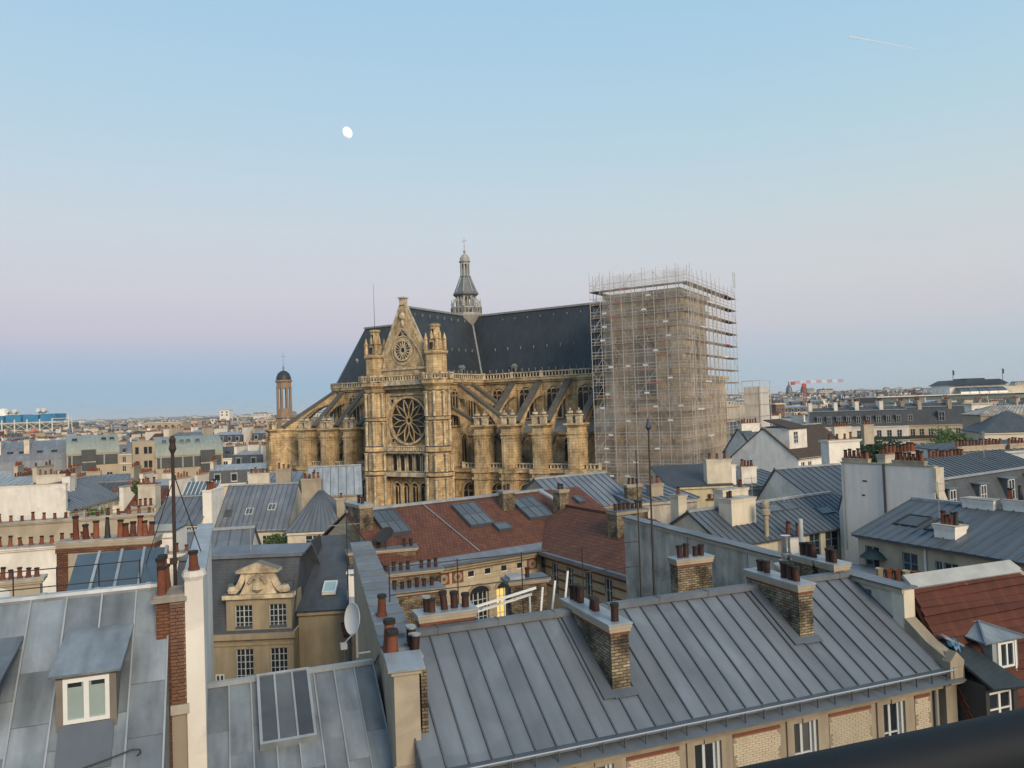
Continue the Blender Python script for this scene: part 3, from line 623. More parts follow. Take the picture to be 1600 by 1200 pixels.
# lantern spire over the crossing
fl = MB(); n8 = 8; r0 = R(22.5)
fl.lathe([(0.25, 39.6), (2.7, 44.1), (2.95, 44.6), (3.05, 44.8), (3.05, 45.2), (1.9, 45.1), (1.9, 45.2)], n8, (0, 0), None, r0)
PLEAD = mat('pale_lead', (0.40, 0.39, 0.36), (0.25, 0.25, 0.24), rough=0.6, scale=1.5)
spire = fl.build('spire', PLEAD, CH)
mb = MB(); P = [(2.8 * math.cos(r0 + R(45 * i)), 2.8 * math.sin(r0 + R(45 * i))) for i in range(9)]
for i in range(8): balustrade(mb, P[i], P[i + 1], 45.1, 1.3, 0.7)
for i in range(8):
    mb.lathe([(0.2, 46.4), (0.12, 46.9), (0.2, 47.0), (0.02, 48.2)], 5, P[i]); mb.beam((P[i][0], P[i][1], 47.0), (P[i][0] * 0.66, P[i][1] * 0.66, 48.4), 0.12, 0.2)
    a = r0 + R(45 * i); mb.lathe([(0.34, 45.1), (0.27, 45.4), (0.24, 48.4), (0.4, 48.9)], 6, (1.8 * math.cos(a), 1.8 * math.sin(a)))
    a += R(22.5); mb.lathe([(0.22, 45.1), (0.17, 45.4), (0.16, 48.5), (0.3, 48.9)], 6, (1.68 * math.cos(a), 1.68 * math.sin(a)))
mb.lathe([(0.55, 45.1), (0.5, 49)], 8)
mb.build('lantern_arcade', PLEAD, spire)
mb = MB(); mb.lathe([(1.85, 48.3), (2.1, 48.6), (2.5, 48.9), (2.5, 49.25), (2.2, 49.3), (1.0, 52.2), (1.1, 52.35), (1.1, 52.55), (0.6, 52.55)], n8, (0, 0), None, r0)
sr = mb.build('spire_roof', mat('spire_slate', (0.17, 0.18, 0.185), (0.11, 0.12, 0.125), rough=0.6, scale=1), spire)
mb = MB()
for i in range(8): a = r0 + R(45 * i); mb.beam((2.25 * math.cos(a), 2.25 * math.sin(a), 49.3), (1.03 * math.cos(a), 1.03 * math.sin(a), 52.25), 0.2, 0.2)
mb.build('hip_rolls', ZINC_LT, sr)
mb = MB()
for i in range(8): a = r0 + R(45 * i); mb.lathe([(0.2, 52.5), (0.15, 52.7), (0.15, 54.9)], 6, (0.8 * math.cos(a), 0.8 * math.sin(a)))
mb.lathe([(0.92, 54.8), (0.92, 55.1), (1.15, 55.35), (1.15, 55.5), (0.98, 55.55), (0.95, 56.1), (0.66, 56.6), (0.24, 56.9), (0.12, 57.05), (0.25, 57.3), (0.25, 57.5), (0.08, 57.7), (0.05, 58.3), (0.14, 58.4), (0.05, 58.5), (0.035, 60.1)], 8, (0, 0), None, r0)
mb.box(-0.5, 0.5, -0.03, 0.03, 59.4, 59.48)
mb.build('lantern_cupola', PLEAD, spire); spire.location = (-0.9, -0.3, 0)
# west bell tower behind the scaffold
body('bell_tower', [(34.6, -13.2), (45.6, -13.2), (45.6, 0.4), (34.6, 0.4)], 0, 43.6, cor=[(16.6, 17.2, 0.5), (25.5, 26.2, 0.55), (40.6, 41.2, 0.5), (43.0, 43.7, 0.6)])
arch_window(CH, 40.1, -13.2, 27.6, 3.6, 9.6, lights=2, deep=0.5, fw=0.5); arch_window(CH, 45.6, -6.4, 27.6, 3.6, 9.6, rz=R(90), lights=2, deep=0.5, fw=0.5)
mb = MB()
for x in (35.3, 37.4, 42.8, 44.9): mb.box(x - 0.5, x + 0.5, -13.6, -13.2, 17.2, 40.6)
mb.build('tower_pilasters', STONE, CH)
body('west_front', [(33.5, 0.4), (44.6, 0.4), (44.6, 14.0), (33.5, 14.0)], 0, 31.0, cor=[(30.4, 31.05, 0.5)])

# ================================================================ scaffold round the bell tower
sc_ = thing('scaffold', 'tall steel tube scaffold with plank lifts wrapped round the bell tower of the church', 'scaffold', (-7.4, 148.0, 0), -31)
PLANK = mat('scaffold_plank', (0.30, 0.23, 0.165), (0.19, 0.15, 0.115), rough=0.85, scale=2, rand=0.2)
GALV = mat('scaffold_tube', (0.54, 0.515, 0.49), (0.40, 0.385, 0.37), rough=0.5, metal=0.1, scale=1)
TOER = mat('red_toe_board', (0.42, 0.10, 0.075), var=0.2, rough=0.6); SIGN = mat('white_notice_board', (0.78, 0.78, 0.76), var=0.05, rough=0.5)
net = bpy.data.materials.new('debris_netting'); net.use_nodes = True; nt_ = net.node_tree; pb_ = nt_.nodes['Principled BSDF']
pb_.inputs['Base Color'].default_value = (0.56, 0.52, 0.48, 1); pb_.inputs['Roughness'].default_value = 0.9
tp_ = nt_.nodes.new('ShaderNodeBsdfTransparent'); mx_ = nt_.nodes.new('ShaderNodeMixShader'); nz_ = nt_.nodes.new('ShaderNodeTexNoise'); nz_.inputs['Scale'].default_value = 0.35; nz_.inputs['Detail'].default_value = 5
g_ = nt_.nodes.new('ShaderNodeNewGeometry'); mr_ = nt_.nodes.new('ShaderNodeMapRange'); mr_.inputs['From Min'].default_value = 0.3; mr_.inputs['From Max'].default_value = 0.7; mr_.inputs['To Min'].default_value = 0.10; mr_.inputs['To Max'].default_value = 0.36
nt_.links.new(g_.outputs['Position'], nz_.inputs['Vector']); nt_.links.new(nz_.outputs['Fac'], mr_.inputs['Value']); nt_.links.new(mr_.outputs[0], mx_.inputs[0])
nt_.links.new(tp_.outputs[0], mx_.inputs[1]); nt_.links.new(pb_.outputs[0], mx_.inputs[2]); nt_.links.new(mx_.outputs[0], nt_.nodes['Material Output'].inputs['Surface'])
X0, X1, Y0, Y1 = 32.6, 48.0, -15.8, 9.8; W = 1.25; LV = [1.0 + 2.05 * i for i in range(22)]; ZT = 46.9
stm = {}
def standard(x, y, z1):
    k = round(z1, 1)
    if k not in stm: q = MB(); q.tube((0, 0, 0), (0, 0, z1), 0.045, n=5); stm[k] = q.mesh('standard', GALV)
    put('standard', stm[k], sc_, (x, y, 0))
nx = 9; ny = 11
xs = [X0 + (X1 - X0) * i / nx for i in range(nx + 1)]; ys = [Y0 + (Y1 - Y0) * i / ny for i in range(ny + 1)]
for x in xs:
    standard(x, Y0, ZT + rnd.choice((-0.7, -0.6, -0.4, 0.1))); standard(x, Y0 + W, ZT)
for y in ys[1:]:
    zz = ZT + rnd.choice((-0.7, -0.5, -0.2)) - (0 if y < 1.5 else 1.0); standard(X1, y, zz); standard(X1 - W, y, ZT - 0.6)
for y in ys[1:8]: standard(X0, y, ZT); standard(X0 + W, y, ZT - 0.6)
for k, z in enumerate(LV):
    if z < 11: continue
    d = MB()
    for a, b, c, e in ((X0, X1, Y0, Y0 + W), (X1 - W, X1, Y0 + W, Y1), (X0, X0 + W, Y0 + W, 1.2)):
        if (b - a) > (e - c):
            for i in range(4): d.box(a, b, c + (e - c) * i / 4 + 0.02, c + (e - c) * (i + 1) / 4 - 0.02, z, z + 0.05)
        else:
            for i in range(4): d.box(a + (b - a) * i / 4 + 0.02, a + (b - a) * (i + 1) / 4 - 0.02, c, e, z, z + 0.05)
    d.build('plank_deck', PLANK, sc_)
    q = MB()
    for dz in (0.06, 0.55, 1.05):
        q.tube((X0, Y0, z + dz), (X1, Y0, z + dz), 0.034, n=4); q.tube((X1, Y0, z + dz), (X1, Y1, z + dz), 0.034, n=4); q.tube((X0, Y0, z + dz), (X0, 1.2, z + dz), 0.034, n=4)
        q.tube((X0, Y0 + W, z + dz), (X1 - W, Y0 + W, z + dz), 0.03, n=4); q.tube((X1 - W, Y0 + W, z + dz), (X1 - W, Y1, z + dz), 0.03, n=4)
    for x in xs: q.tube((x, Y0 - 0.3, z), (x, Y0 + W + 0.2, z), 0.03, n=4)
    for y in ys: q.tube((X1 + 0.4, y, z), (X1 - W - 0.2, y, z), 0.03, n=4)
    q.build('guard_rails', GALV, sc_)
    t = MB(); t.box(X0, X1, Y0 - 0.03, Y0 - 0.005, z + 0.05, z + 0.16, 0)
    t.box(X1 + 0.005, X1 + 0.03, Y0, Y1, z + 0.05, z + 0.16, 0)
    a = rnd.uniform(X0, X1 - 4); t.box(a, a + 2.2, Y0 - 0.06, Y0 - 0.032, z + 0.04, z + 0.2, 1); a = rnd.uniform(Y0, Y1 - 5); t.box(X1 + 0.032, X1 + 0.06, a, a + 3.0, z + 0.04, z + 0.24, 1 if k % 2 else 2)
    t.build('toe_board', [PLANK, TOER, SIGN], sc_)
    for i in range(4):
        if rnd.random() < 0.3: continue
        x = X0 + 0.6 + 3.6 * i + rnd.uniform(0, 2.2); s_ = MB(); s_.box(x, x + 0.75, Y0 - 0.09, Y0 - 0.06, z + 0.62, z + 0.86); s_.build('notice_board', SIGN, sc_)
    i = k % nx; j = (k * 5) % (ny - 1)
    for (p, r_) in (((xs[i], Y0 - 0.05, z), (xs[i + 1], Y0 - 0.05, z + 2.05)), ((xs[(i + 3) % (nx - 1) + 1], Y0 - 0.05, z), (xs[(i + 3) % (nx - 1)], Y0 - 0.05, z + 2.05)), ((X1 + 0.05, ys[j], z), (X1 + 0.05, ys[j + 1], z + 2.05)), ((X1 + 0.05, ys[(j + 5) % ny + 1], z), (X1 + 0.05, ys[(j + 5) % ny], z + 2.05)), ((X0 + 0.4, Y0 - 0.04, z), (xs[1], Y0 - 0.04, z + 2.05))):
        s_ = MB(); s_.tube(p, r_, 0.032, n=4); s_.build('brace', GALV, sc_)
for x0, x1, z0, z1 in ((X0, X1, 11.0, 26.5), (X0 + 2, X1, 26.5, 46.2)):
    q = MB()
    nseg = 14
    for i in range(nseg):
        a, b = x0 + (x1 - x0) * i / nseg, x0 + (x1 - x0) * (i + 1) / nseg; ya, yb = Y0 - 0.12 - 0.06 * (i % 2), Y0 - 0.12 - 0.06 * ((i + 1) % 2)
        q.poly([(a, ya, z0), (b, yb, z0), (b, yb, z1), (a, ya, z1)])
    q.build('debris_net', net, sc_)
q = MB()
for i in range(16):
    a, b = Y0 + (Y1 - Y0) * i / 16, Y0 + (Y1 - Y0) * (i + 1) / 16; xa, xb = X1 + 0.12 + 0.06 * (i % 2), X1 + 0.12 + 0.06 * ((i + 1) % 2)
    if i < 11: q.poly([(xa, a, 11.0), (xb, b, 11.0), (xb, b, 44.0), (xa, a, 44.0)])
q.build('debris_net', net, sc_)
q = MB()
for i in range(9):
    a, b = xs[i], xs[i + 1]; q.poly([(a, Y0 - 0.1, ZT - 1.9), (b, Y0 - 0.16, ZT - 2.0), (b, Y0 + 0.2, ZT - rnd.uniform(0.2, 1.3)), (a, Y0 + 0.1, ZT - rnd.uniform(0.2, 1.3))])
q.build('torn_net', net, sc_)
q = MB(); q.tube((X1 + 0.3, 9.0, ZT - 1), (X1 + 0.3, 9.0, ZT + 1.6), 0.06, n=4); q.tube((X1 + 0.3, 7.9, ZT - 1), (X1 + 0.3, 7.9, ZT + 1.6), 0.06, n=4)
for i in range(6): q.tube((X1 + 0.3, 7.9, ZT - 1 + 0.5 * i), (X1 + 0.3, 9.0, ZT - 0.8 + 0.5 * i), 0.04, n=4)
q.build('hoist_mast', GALV, sc_)
# lower sheeted scaffold beside it
sh = thing('sheeted_scaffold', 'low scaffold wrapped in off white sheeting beside the tall bare scaffold', 'scaffold', (-7.4, 148.0, 0), -31)
SHEET = mat('offwhite_sheeting', (0.62, 0.58, 0.53), (0.50, 0.47, 0.43), rough=0.7, scale=0.3, streak=0.2)
q = MB(); q.box(48.6, 51.2, 10.6, 17.6, 0, 29.0); q.build('sheeting', SHEET, sh)
q = MB()
for y in (10.4, 17.8):
    for x in (48.4, 51.4): q.tube((x, y, 0), (x, y, 30.1), 0.06, n=5)
q.tube((51.4, 10.4, 30.0), (51.4, 17.8, 30.0), 0.08, n=4); q.tube((48.4, 10.4, 30.0), (48.4, 17.8, 30.0), 0.08, n=4); q.tube((48.4, 10.4, 30.0), (51.4, 10.4, 30.0), 0.08, n=4)
for z in range(4, 29, 2): q.tube((51.4, 10.4, z), (51.4, 17.8, z), 0.035, n=4); q.tube((48.4, 10.3, z), (51.4, 10.3, z), 0.035, n=4)
q.build('frame', GALV, sh)
# ================================================================ the row across the street (shared street frame)
ROW = (-2.54, 17.11, 0); RY = 20.2
# ---- long zinc-roofed house with brick panels
Mh = thing('zinc_roofed_house', 'stone and brick house under a long grey standing seam zinc roof with two brick stacks', 'house', ROW, RY)
CURT = glass_mat('curtained_glass', (0.085, 0.09, 0.095), rough=0.15)
WX = [1.25 + 3.1 * i for i in range(5)]
holes = [(x - 0.0, x + 0.80, z, z + 1.78) for x in [w + 0.0 for w in (1.15, 4.25, 7.35, 10.45, 13.55)] for z in (16.47, 13.3)]
mb = MB(); wall_skin(mb, 0.0, 16.05, 0, 18.5, holes, 0.2, 0.24)
mb.poly([(16.05, 0.2, 0), (16.05, 7.0, 0), (16.05, 7.0, 18.5), (16.05, 0.2, 18.5)]); mb.poly([(0, 7.0, 0), (0, 0.2, 0), (0, 0.2, 18.5), (0, 7.0, 18.5)]); mb.poly([(16.05, 7, 0), (0, 7, 0), (0, 7, 18.9), (16.05, 7, 18.9)])
mb.build('wall', ASHLAR, Mh)
for i, hx in enumerate((1.15, 4.25, 7.35, 10.45, 13.55)):
    for z in (16.47, 13.3):
        sash = window(Mh, hx + 0.36, 0.33, z, 0.70, 1.78, cols=2, rows=2, frame=FRAME_G, near=True, bar=0.045, glass=CURT if i in (1, 3) else GLASS)
        s = MB(); s.box(hx + 0.715, hx + 0.8, 0.22, 0.42, z, z + 1.78); s.build('shutter', FRAME_G, sash, (-(hx + 0.36), -0.33, -z))
        f = MB(); f.box(hx - 0.22, hx, 0.14, 0.2, z - 0.1, z + 1.98); f.box(hx + 0.8, hx + 1.02, 0.14, 0.2, z - 0.1, z + 1.98); f.box(hx, hx + 0.8, 0.14, 0.2, z + 1.78, z + 1.98)
        f.box(hx + 0.28, hx + 0.52, 0.10, 0.14, z + 1.78, z + 2.0); f.box(hx - 0.25, hx + 1.05, 0.06, 0.2, z - 0.22, z - 0.1); f.build('window_surround', ASHLAR, Mh)
def brick_panel(x0, x1, z0, z1):
    """facing bricks with recessed joints, uneven ends"""
    mb = MB(); r = 0
    z = z0
    while z < z1 - 0.05:
        x = x0 - (0.1 if r % 2 else 0.0); ind = 0.06 if (r // 5) % 2 else 0.0
        while x < x1:
            a, b = max(x, x0 + ind), min(x + 0.187, x1 - ind); k = 0.178 + rnd.uniform(-0.004, 0.004)
            if b - a > 0.04: mb.box(a, b, k, 0.21, z, z + 0.05)
            x += 0.2
        z += 0.062; r += 1
    o = mb.build('brick_panel', BRICK_CELL, Mh, kind='stuff')
    q = MB(); q.box(x0, x1, 0.165, 0.205, z1, z1 + 0.075); q.build('red_brick_course', BAND, Mh)
for a, b in ((2.32, 3.82), (5.43, 6.92), (8.54, 10.03), (11.67, 13.14), (14.76, 15.34)):
    brick_panel(a, b, 15.9, 18.22); q = MB(); q.box(a, b, 0.185, 0.2, 15.9, 18.22); q.build('mortar_bed', mat('mortar', (0.26, 0.22, 0.165), rough=0.95), Mh)
mb = MB(); mb.box(-0.05, 16.05, 0.02, 0.22, 18.42, 18.62); mb.box(-0.05, 16.05, -0.08, 0.22, 18.62, 18.74); mb.build('cornice', ASHLAR, Mh)
mb = MB(); mb.slab([(0, -0.42, 18.75), (16.1, -0.42, 18.75), (16.1, 0.3, 18.86), (0, 0.3, 18.86)], 0.04); mb.build('zinc_ledge', ZINC, Mh)
mb = MB(); mb.loft([[(0.3, -0.16, 18.90), (0.3, -0.02, 18.88), (0.3, 0.12, 18.96), (0.3, 0.02, 19.0), (0.3, -0.14, 19.0)], [(16.0, -0.16, 18.90), (16.0, -0.02, 18.88), (16.0, 0.12, 18.96), (16.0, 0.02, 19.0), (16.0, -0.14, 19.0)]]); mb.build('gutter', ZINC_DK, Mh)
mb = MB(); mb.tube((0.4, -0.30, 19.03), (15.85, -0.30, 19.03), 0.022, n=6); sr_ = mb.build('guard_rail', mat('polished_zinc_rail', (0.55, 0.58, 0.60), rough=0.3, metal=0.5), Mh)
q = MB(); q.box(-0.012, 0.012, -0.02, 0.02, -0.26, 0.0); bm_ = q.mesh('bracket', ZINC_SEAM)
for i in range(27): put('bracket', bm_, sr_, (0.55 + 0.575 * i, -0.30, 19.02))
roofM = MB(); roofM.slab([(0.3, 0.0, 18.95), (15.75, 0.0, 18.95), (15.75, 3.52, 20.95), (0.3, 3.52, 20.95)], 0.1); roofM.slab([(15.75, 7.04, 18.95), (0.3, 7.04, 18.95), (0.3, 3.52, 20.95), (15.75, 3.52, 20.95)], 0.1)
roofM.poly([(0.3, 0, 18.9), (0.3, 3.52, 20.9), (0.3, 7.04, 18.9)]); rM = roofM.build('roof', ZINC, Mh)
zinc_panels(rM, (0.3, 0, 19.0), (15.75, 0, 19.0), (15.75, 3.52, 21.0), (0.3, 3.52, 21.0), sp=0.53)
zinc_panels(rM, (15.75, 7.04, 19.0), (0.3, 7.04, 19.0), (0.3, 3.52, 21.0), (15.75, 3.52, 21.0), sp=0.53)
mb = MB(); mb.box(0.25, 15.75, 3.36, 3.68, 20.98, 21.14)
for i in range(9): mb.box(1.6 + 1.7 * i, 1.63 + 1.7 * i, 3.34, 3.70, 20.97, 21.16)
mb.build('ridge_capping', ZINC, rM)
for a, b, zt, pts in ((5.55, 6.07, 21.32, [(5.8, 1.25), (5.8, 2.35), (5.82, 2.6), (5.8, 3.35), (5.82, 3.6), (5.8, 3.85)]), (12.02, 12.52, 21.5, [(12.27, 1.95), (12.27, 2.2), (12.27, 2.5), (12.27, 3.3), (12.27, 3.62)])):
    y0 = 1.03 if a < 6 else 1.6
    st = stack(Mh, a, b, y0, 4.0, 19.0, zt, BRICK_Y, [(*p, 'brown') for p in pts], band=BAND)
    q = MB(); zz = 19 + y0 * 0.568; q.slab([(a - 0.35, y0 - 0.22, zz - 0.10), (a - 0.02, y0 - 0.22, zz - 0.10), (a - 0.02, 3.4, 20.965), (a - 0.35, 3.4, 20.965)], 0.02); q.slab([(a - 0.05, y0 - 0.25, zz - 0.115), (b + 0.12, y0 - 0.25, zz - 0.115), (b + 0.12, y0 - 0.02, zz + 0.015), (a - 0.05, y0 - 0.02, zz + 0.015)], 0.02)
    q.build('flashing', ZINC_DK, rM, (0, 0, 0.05))
stack(Mh, 1.2, 2.75, 3.75, 4.3, 19.5, 21.45, BRICK_Y, [(1.45, 4.0, 'capped'), (1.56, 3.9), (1.95, 4.0), (2.25, 4.05), (2.55, 4.0)], band=BAND)
stack(Mh, 11.5, 12.95, 7.3, 7.8, 0, 21.3, BRICK_Y, [(11.75, 7.5), (12.0, 7.5), (12.4, 7.5), (12.65, 7.5)], band=BAND)
# end parapet with kneeler, downpipe
mb = MB(); mb.loft([[(15.72, 0.55, 19.1), (16.15, 0.55, 19.1), (16.15, 1.35, 19.5), (15.72, 1.35, 19.5)], [(15.72, 0.55, 19.6), (16.15, 0.55, 19.6), (16.15, 1.35, 20.15), (15.72, 1.35, 20.15)]])
mb.loft([[(15.72, -0.1, 18.7), (16.15, -0.1, 18.7), (16.15, 0.55, 18.9), (15.72, 0.55, 18.9)], [(15.72, -0.1, 19.32), (16.15, -0.1, 19.32), (16.15, 0.55, 19.6), (15.72, 0.55, 19.6)]])
mb.build('end_parapet', ASHLAR, Mh)
mb = MB(); mb.ext([(15.66, 18.6), (16.2, 18.6), (16.2, 19.25), (15.93, 19.52), (15.66, 19.25)], lambda p, q, t: (p, t, q), -0.28, 0.0); mb.box(15.76, 16.1, -0.31, -0.28, 18.78, 19.1); mb.box(15.7, 16.12, -0.05, 0.2, 10, 18.6); mb.build('kneeler', ASHLAR, Mh)
mb = MB(); mb.tube((15.5, 0.1, 12), (15.5, 0.1, 18.6), 0.055, n=8); mb.build('downpipe', STEEL, Mh)

# ---- long grey party wall at the end of that roof
wr = thing('party_wall', 'long rough grey rendered party wall with sloping zinc coping behind the zinc roof ridge', 'wall', ROW, RY)
mb = MB(); mb.box(15.75, 16.12, 1.34, 19.2, 0, 20.98); mb.build('wall', PLASTER_G, wr)
mb = MB(); mb.box(15.72, 16.15, 1.3, 1.75, 18, 20.95); mb.build('end_pier', PLASTER, wr)
mb = MB(); mb.box(15.738, 15.76, 1.75, 8.9, 18, 20.93); mb.build('pale_render', mat('pale_patched_render', (0.60, 0.565, 0.50), (0.47, 0.44, 0.39), rough=0.9, scale=0.7, streak=0.12, bump=0.2, patch=0.15), wr)
for i in range(12):
    y0 = 1.26 + i * 1.5; q = MB(); k = 0.012 * (i % 2); q.loft([[(15.62, y0, 21.0 + k), (16.25, y0, 21.0 + k), (16.25, y0 + 1.495, 21.0 + k), (15.62, y0 + 1.495, 21.0 + k)], [(15.60, y0, 21.05 + k), (16.27, y0, 21.05 + k), (16.27, y0 + 1.495, 21.05 + k), (15.60, y0 + 1.495, 21.05 + k)]]); q.build('zinc_coping', ZINC, wr)
q = MB(); q.box(15.66, 15.75, 1.3, 19.2, 20.86, 20.99); q.build('coping_moulding', PLASTER_B, wr)
stack(wr, 15.15, 15.74, 3.55, 4.35, 19.0, 21.42, BRICK_Y, [(15.35, 3.75), (15.35, 4.0), (15.55, 4.15)]); stack(wr, 15.15, 15.74, 4.55, 5.5, 19.0, 21.42, BRICK_Y, [(15.4, 4.75), (15.4, 5.0), (15.4, 5.3)])
mb = MB(); mb.box(15.68, 15.75, 2.6, 2.85, 20.4, 20.7); mb.build('vent_grille', ZINC_DK, wr)
mb = MB(); mb.box(15.71, 15.75, 8.9, 9.05, 15, 20.85); mb.box(15.71, 15.75, 13.2, 13.32, 15, 20.85); mb.build('render_scar', mat('pale_scar', (0.42, 0.41, 0.39), var=0.2, rough=0.9), wr)
fl_ = thing('steel_flue', 'shiny stainless steel flue pipe standing against the grey party wall', 'flue', ROW, RY)
mb = MB(); mb.lathe([(0.16, 18.8), (0.16, 21.9), (0.175, 21.9), (0.175, 22.02), (0.12, 22.02)], 14, (15.2, 5.95)); mb.build('pipe', SHINY, fl_, smooth=True)
mb = MB(); mb.lathe([(0.21, 20.75), (0.21, 21.15)], 14, (15.15, 5.95)); mb.lathe([(0.19, 21.3), (0.19, 21.4)], 14, (15.2, 5.95)); mb.build('collar', STEEL, fl_, smooth=True)
ex = thing('roof_extractor', 'small flat-topped grey metal extractor cowl by the stainless flue', 'vent', ROW, RY)
mb = MB(); mb.lathe([(0.2, 19.8), (0.2, 20.9), (0.3, 20.95), (0.32, 21.12), (0.3, 21.16)], 12, (14.6, 5.4)); mb.build('cowl', STEEL, ex, smooth=True)

# ---- party wall between the two zinc roofs, with its chimney
wl = thing('chimney_wall', 'narrow party wall with stepped zinc coping and clay pots between two zinc roofs', 'wall', (ROW[0] + 0.167, ROW[1] - 0.05, 0), RY - 5.6)
mb = MB(); mb.box(-0.35, 0.28, 1.7, 19.5, 0, 20.95); mb.build('wall', PLASTER_B, wl)
for i in range(16):
    y0 = 1.62 + i * 1.1; q = MB(); q.loft([[(-0.48, y0, 21.0), (0.42, y0, 21.0), (0.42, y0 + 1.13, 20.97), (-0.48, y0 + 1.13, 20.97)], [(-0.5, y0, 21.09), (0.44, y0, 21.09), (0.44, y0 + 1.13, 21.03), (-0.5, y0 + 1.13, 21.03)]]); q.build('zinc_coping', ZINC_LT if i == 0 else ZINC, wl)
mb = MB(); mb.loft([[(-0.36, 0.85, 17.5), (0.22, 0.85, 17.5), (0.22, 1.7, 17.5), (-0.36, 1.7, 17.5)], [(-0.36, 0.85, 21.0), (0.22, 0.85, 21.0), (0.22, 1.7, 21.0), (-0.36, 1.7, 21.0)]])
mb.box(-0.42, 0.28, 0.78, 1.72, 20.95, 21.1); mb.build('chimney_breast', PLASTER_B, wl)
mb = MB(); mb.slab([(-0.5, 0.7, 21.1), (0.36, 0.7, 21.1), (0.36, 1.75, 21.2), (-0.5, 1.75, 21.2)], 0.05); mb.build('zinc_hood', ZINC_LT, wl)
mb = MB(); mb.box(0.28, 0.42, 1.0, 2.6, 19.2, 21.0); mb.build('brick_flank', BRICK_Y, wl)
for z in (18.9, 18.1, 17.3):
    q = MB(); y = 0.84 - (18.9 - z) * 1.1; q.loft([[(-0.4, y - 0.75, z - 0.75), (0.24, y - 0.75, z - 0.75), (0.24, y, z - 0.7), (-0.4, y, z - 0.7)], [(-0.4, y - 0.75, z - 0.55), (0.24, y - 0.75, z - 0.55), (0.24, y, z), (-0.4, y, z)]]); q.build('raking_stone', ASHLAR, wl)
for p in ((-0.28, 1.95), (-0.28, 2.2), (-0.3, 2.5)): pot(wl, *p, 21.05, 'clay', 1.15)
for p in ((0.28, 2.0), (0.28, 2.3), (0.28, 2.6), (0.28, 2.9), ): pot(wl, *p, 21.05, 'capped', 1.0)
pot(wl, -0.2, 5.8, 21.05, 'clay', 1.0)
di = thing('satellite_dish', 'round pale grey satellite dish on a pole beside the orange clay pots', 'satellite dish', ROW, RY)
mb = MB(); prof = [(0.02, 0.0), (0.2, 0.015), (0.34, 0.06), (0.42, 0.11), (0.43, 0.11), (0.34, 0.045), (0.2, 0.0), (0.02, -0.02)]
def dish_mesh(mb, r, c, ax, m=0):
    ax = V(ax).normalized(); a = ax.orthogonal().normalized(); b = ax.cross(a)
    rings = [[V(c) + (a * math.cos(2 * math.pi * i / 20) + b * math.sin(2 * math.pi * i / 20)) * (q * r) + ax * (h * r) for i in range(20)] for q, h in ((0.03, 0), (0.5, 0.05), (0.85, 0.17), (1.0, 0.26), (1.02, 0.24), (0.85, 0.12), (0.5, 0.0), (0.03, -0.05))]
    mb.loft(rings, m)
dish_mesh(mb, 0.38, (-0.72, 2.5, 21.9), (-0.93, -0.33, 0.16)); mb.build('reflector', mat('dish_grey', (0.50, 0.51, 0.52), rough=0.5, var=0.1), di, smooth=True)
mb = MB(); mb.tube((-0.68, 2.62, 20.9), (-0.68, 2.62, 22.2), 0.03); mb.tube((-0.68, 2.6, 21.6), (-1.15, 1.75, 21.5), 0.018); mb.tube((-0.68, 2.62, 21.0), (-0.36, 2.62, 21.0), 0.025); mb.box(-1.2, -1.05, 1.62, 1.8, 21.44, 21.56); mb.build('arm', STEEL, di)

# ---- low zinc roof with the big skylight
Dh = thing('low_zinc_house', 'low house with pale zinc roof holding one large three-pane skylight', 'house', ROW, RY)
mb = MB(); mb.box(-4.2, 0.05, 0.1, 9.5, 0, 17.2); mb.build('wall', PLASTER_B, Dh)
mb = MB(); mb.slab([(-4.24, -0.2, 17.05), (0.06, -0.2, 17.05), (0.06, 4.85, 19.96), (-4.24, 4.85, 19.96)], 0.1); mb.slab([(0.06, 9.8, 17.05), (-4.24, 9.8, 17.05), (-4.24, 4.85, 19.96), (0.06, 4.85, 19.96)], 0.1); rD = mb.build('roof', ZINC_OLD, Dh)
zinc_panels(rD, (-4.24, -0.2, 17.08), (0.06, -0.2, 17.08), (0.06, 4.85, 19.99), (-4.24, 4.85, 19.99), sp=0.56, rows=4, m=ZINC_OLD, ribm=ZINC_LT)
mb = MB(); mb.box(-4.24, 0.06, 4.78, 4.95, 19.98, 20.1); mb.build('ridge_capping', ZINC_LT, rD)
sl = (V((0, 5.05, 2.91))).normalized(); skylight(Dh, (-3.02, 2.93, 18.93), (1, 0, 0), sl, 1.34, 2.18, 3, 1, frame=ZINC_LT, glass=GLASS_R, lift=0.2)

# ---- brick and white chimney wall, mast
cw = thing('brick_chimney_wall', 'tall party wall, brick chimney face and white rendered flank, beside the stained zinc roof', 'wall', ROW, RY)
mb = MB(); mb.box(-4.56, -4.24, 2.7, 12.4, 0, 23.2); mb.build('white_flank', PLASTER_W, cw)
mb = MB(); mb.box(-4.6, -4.2, 2.62, 3.1, 17, 23.2); mb.lathe([(0.24, 23.2), (0.28, 23.3), (0.24, 23.42)], 10, (-4.4, 2.85)); mb.build('white_flue', PLASTER_W, cw)
for i in range(8):
    y0 = 3.15 + i * 1.15; q = MB(); q.box(-4.66, -4.16, y0, y0 + 1.14, 23.21, 23.27 + 0.01 * (i % 2)); q.build('zinc_coping', ZINC_LT, cw)
mb = MB(); mb.box(-5.22, -4.93, 2.66, 3.6, 18, 22.78); mb.build('brick_shaft', BRICK_R, cw)
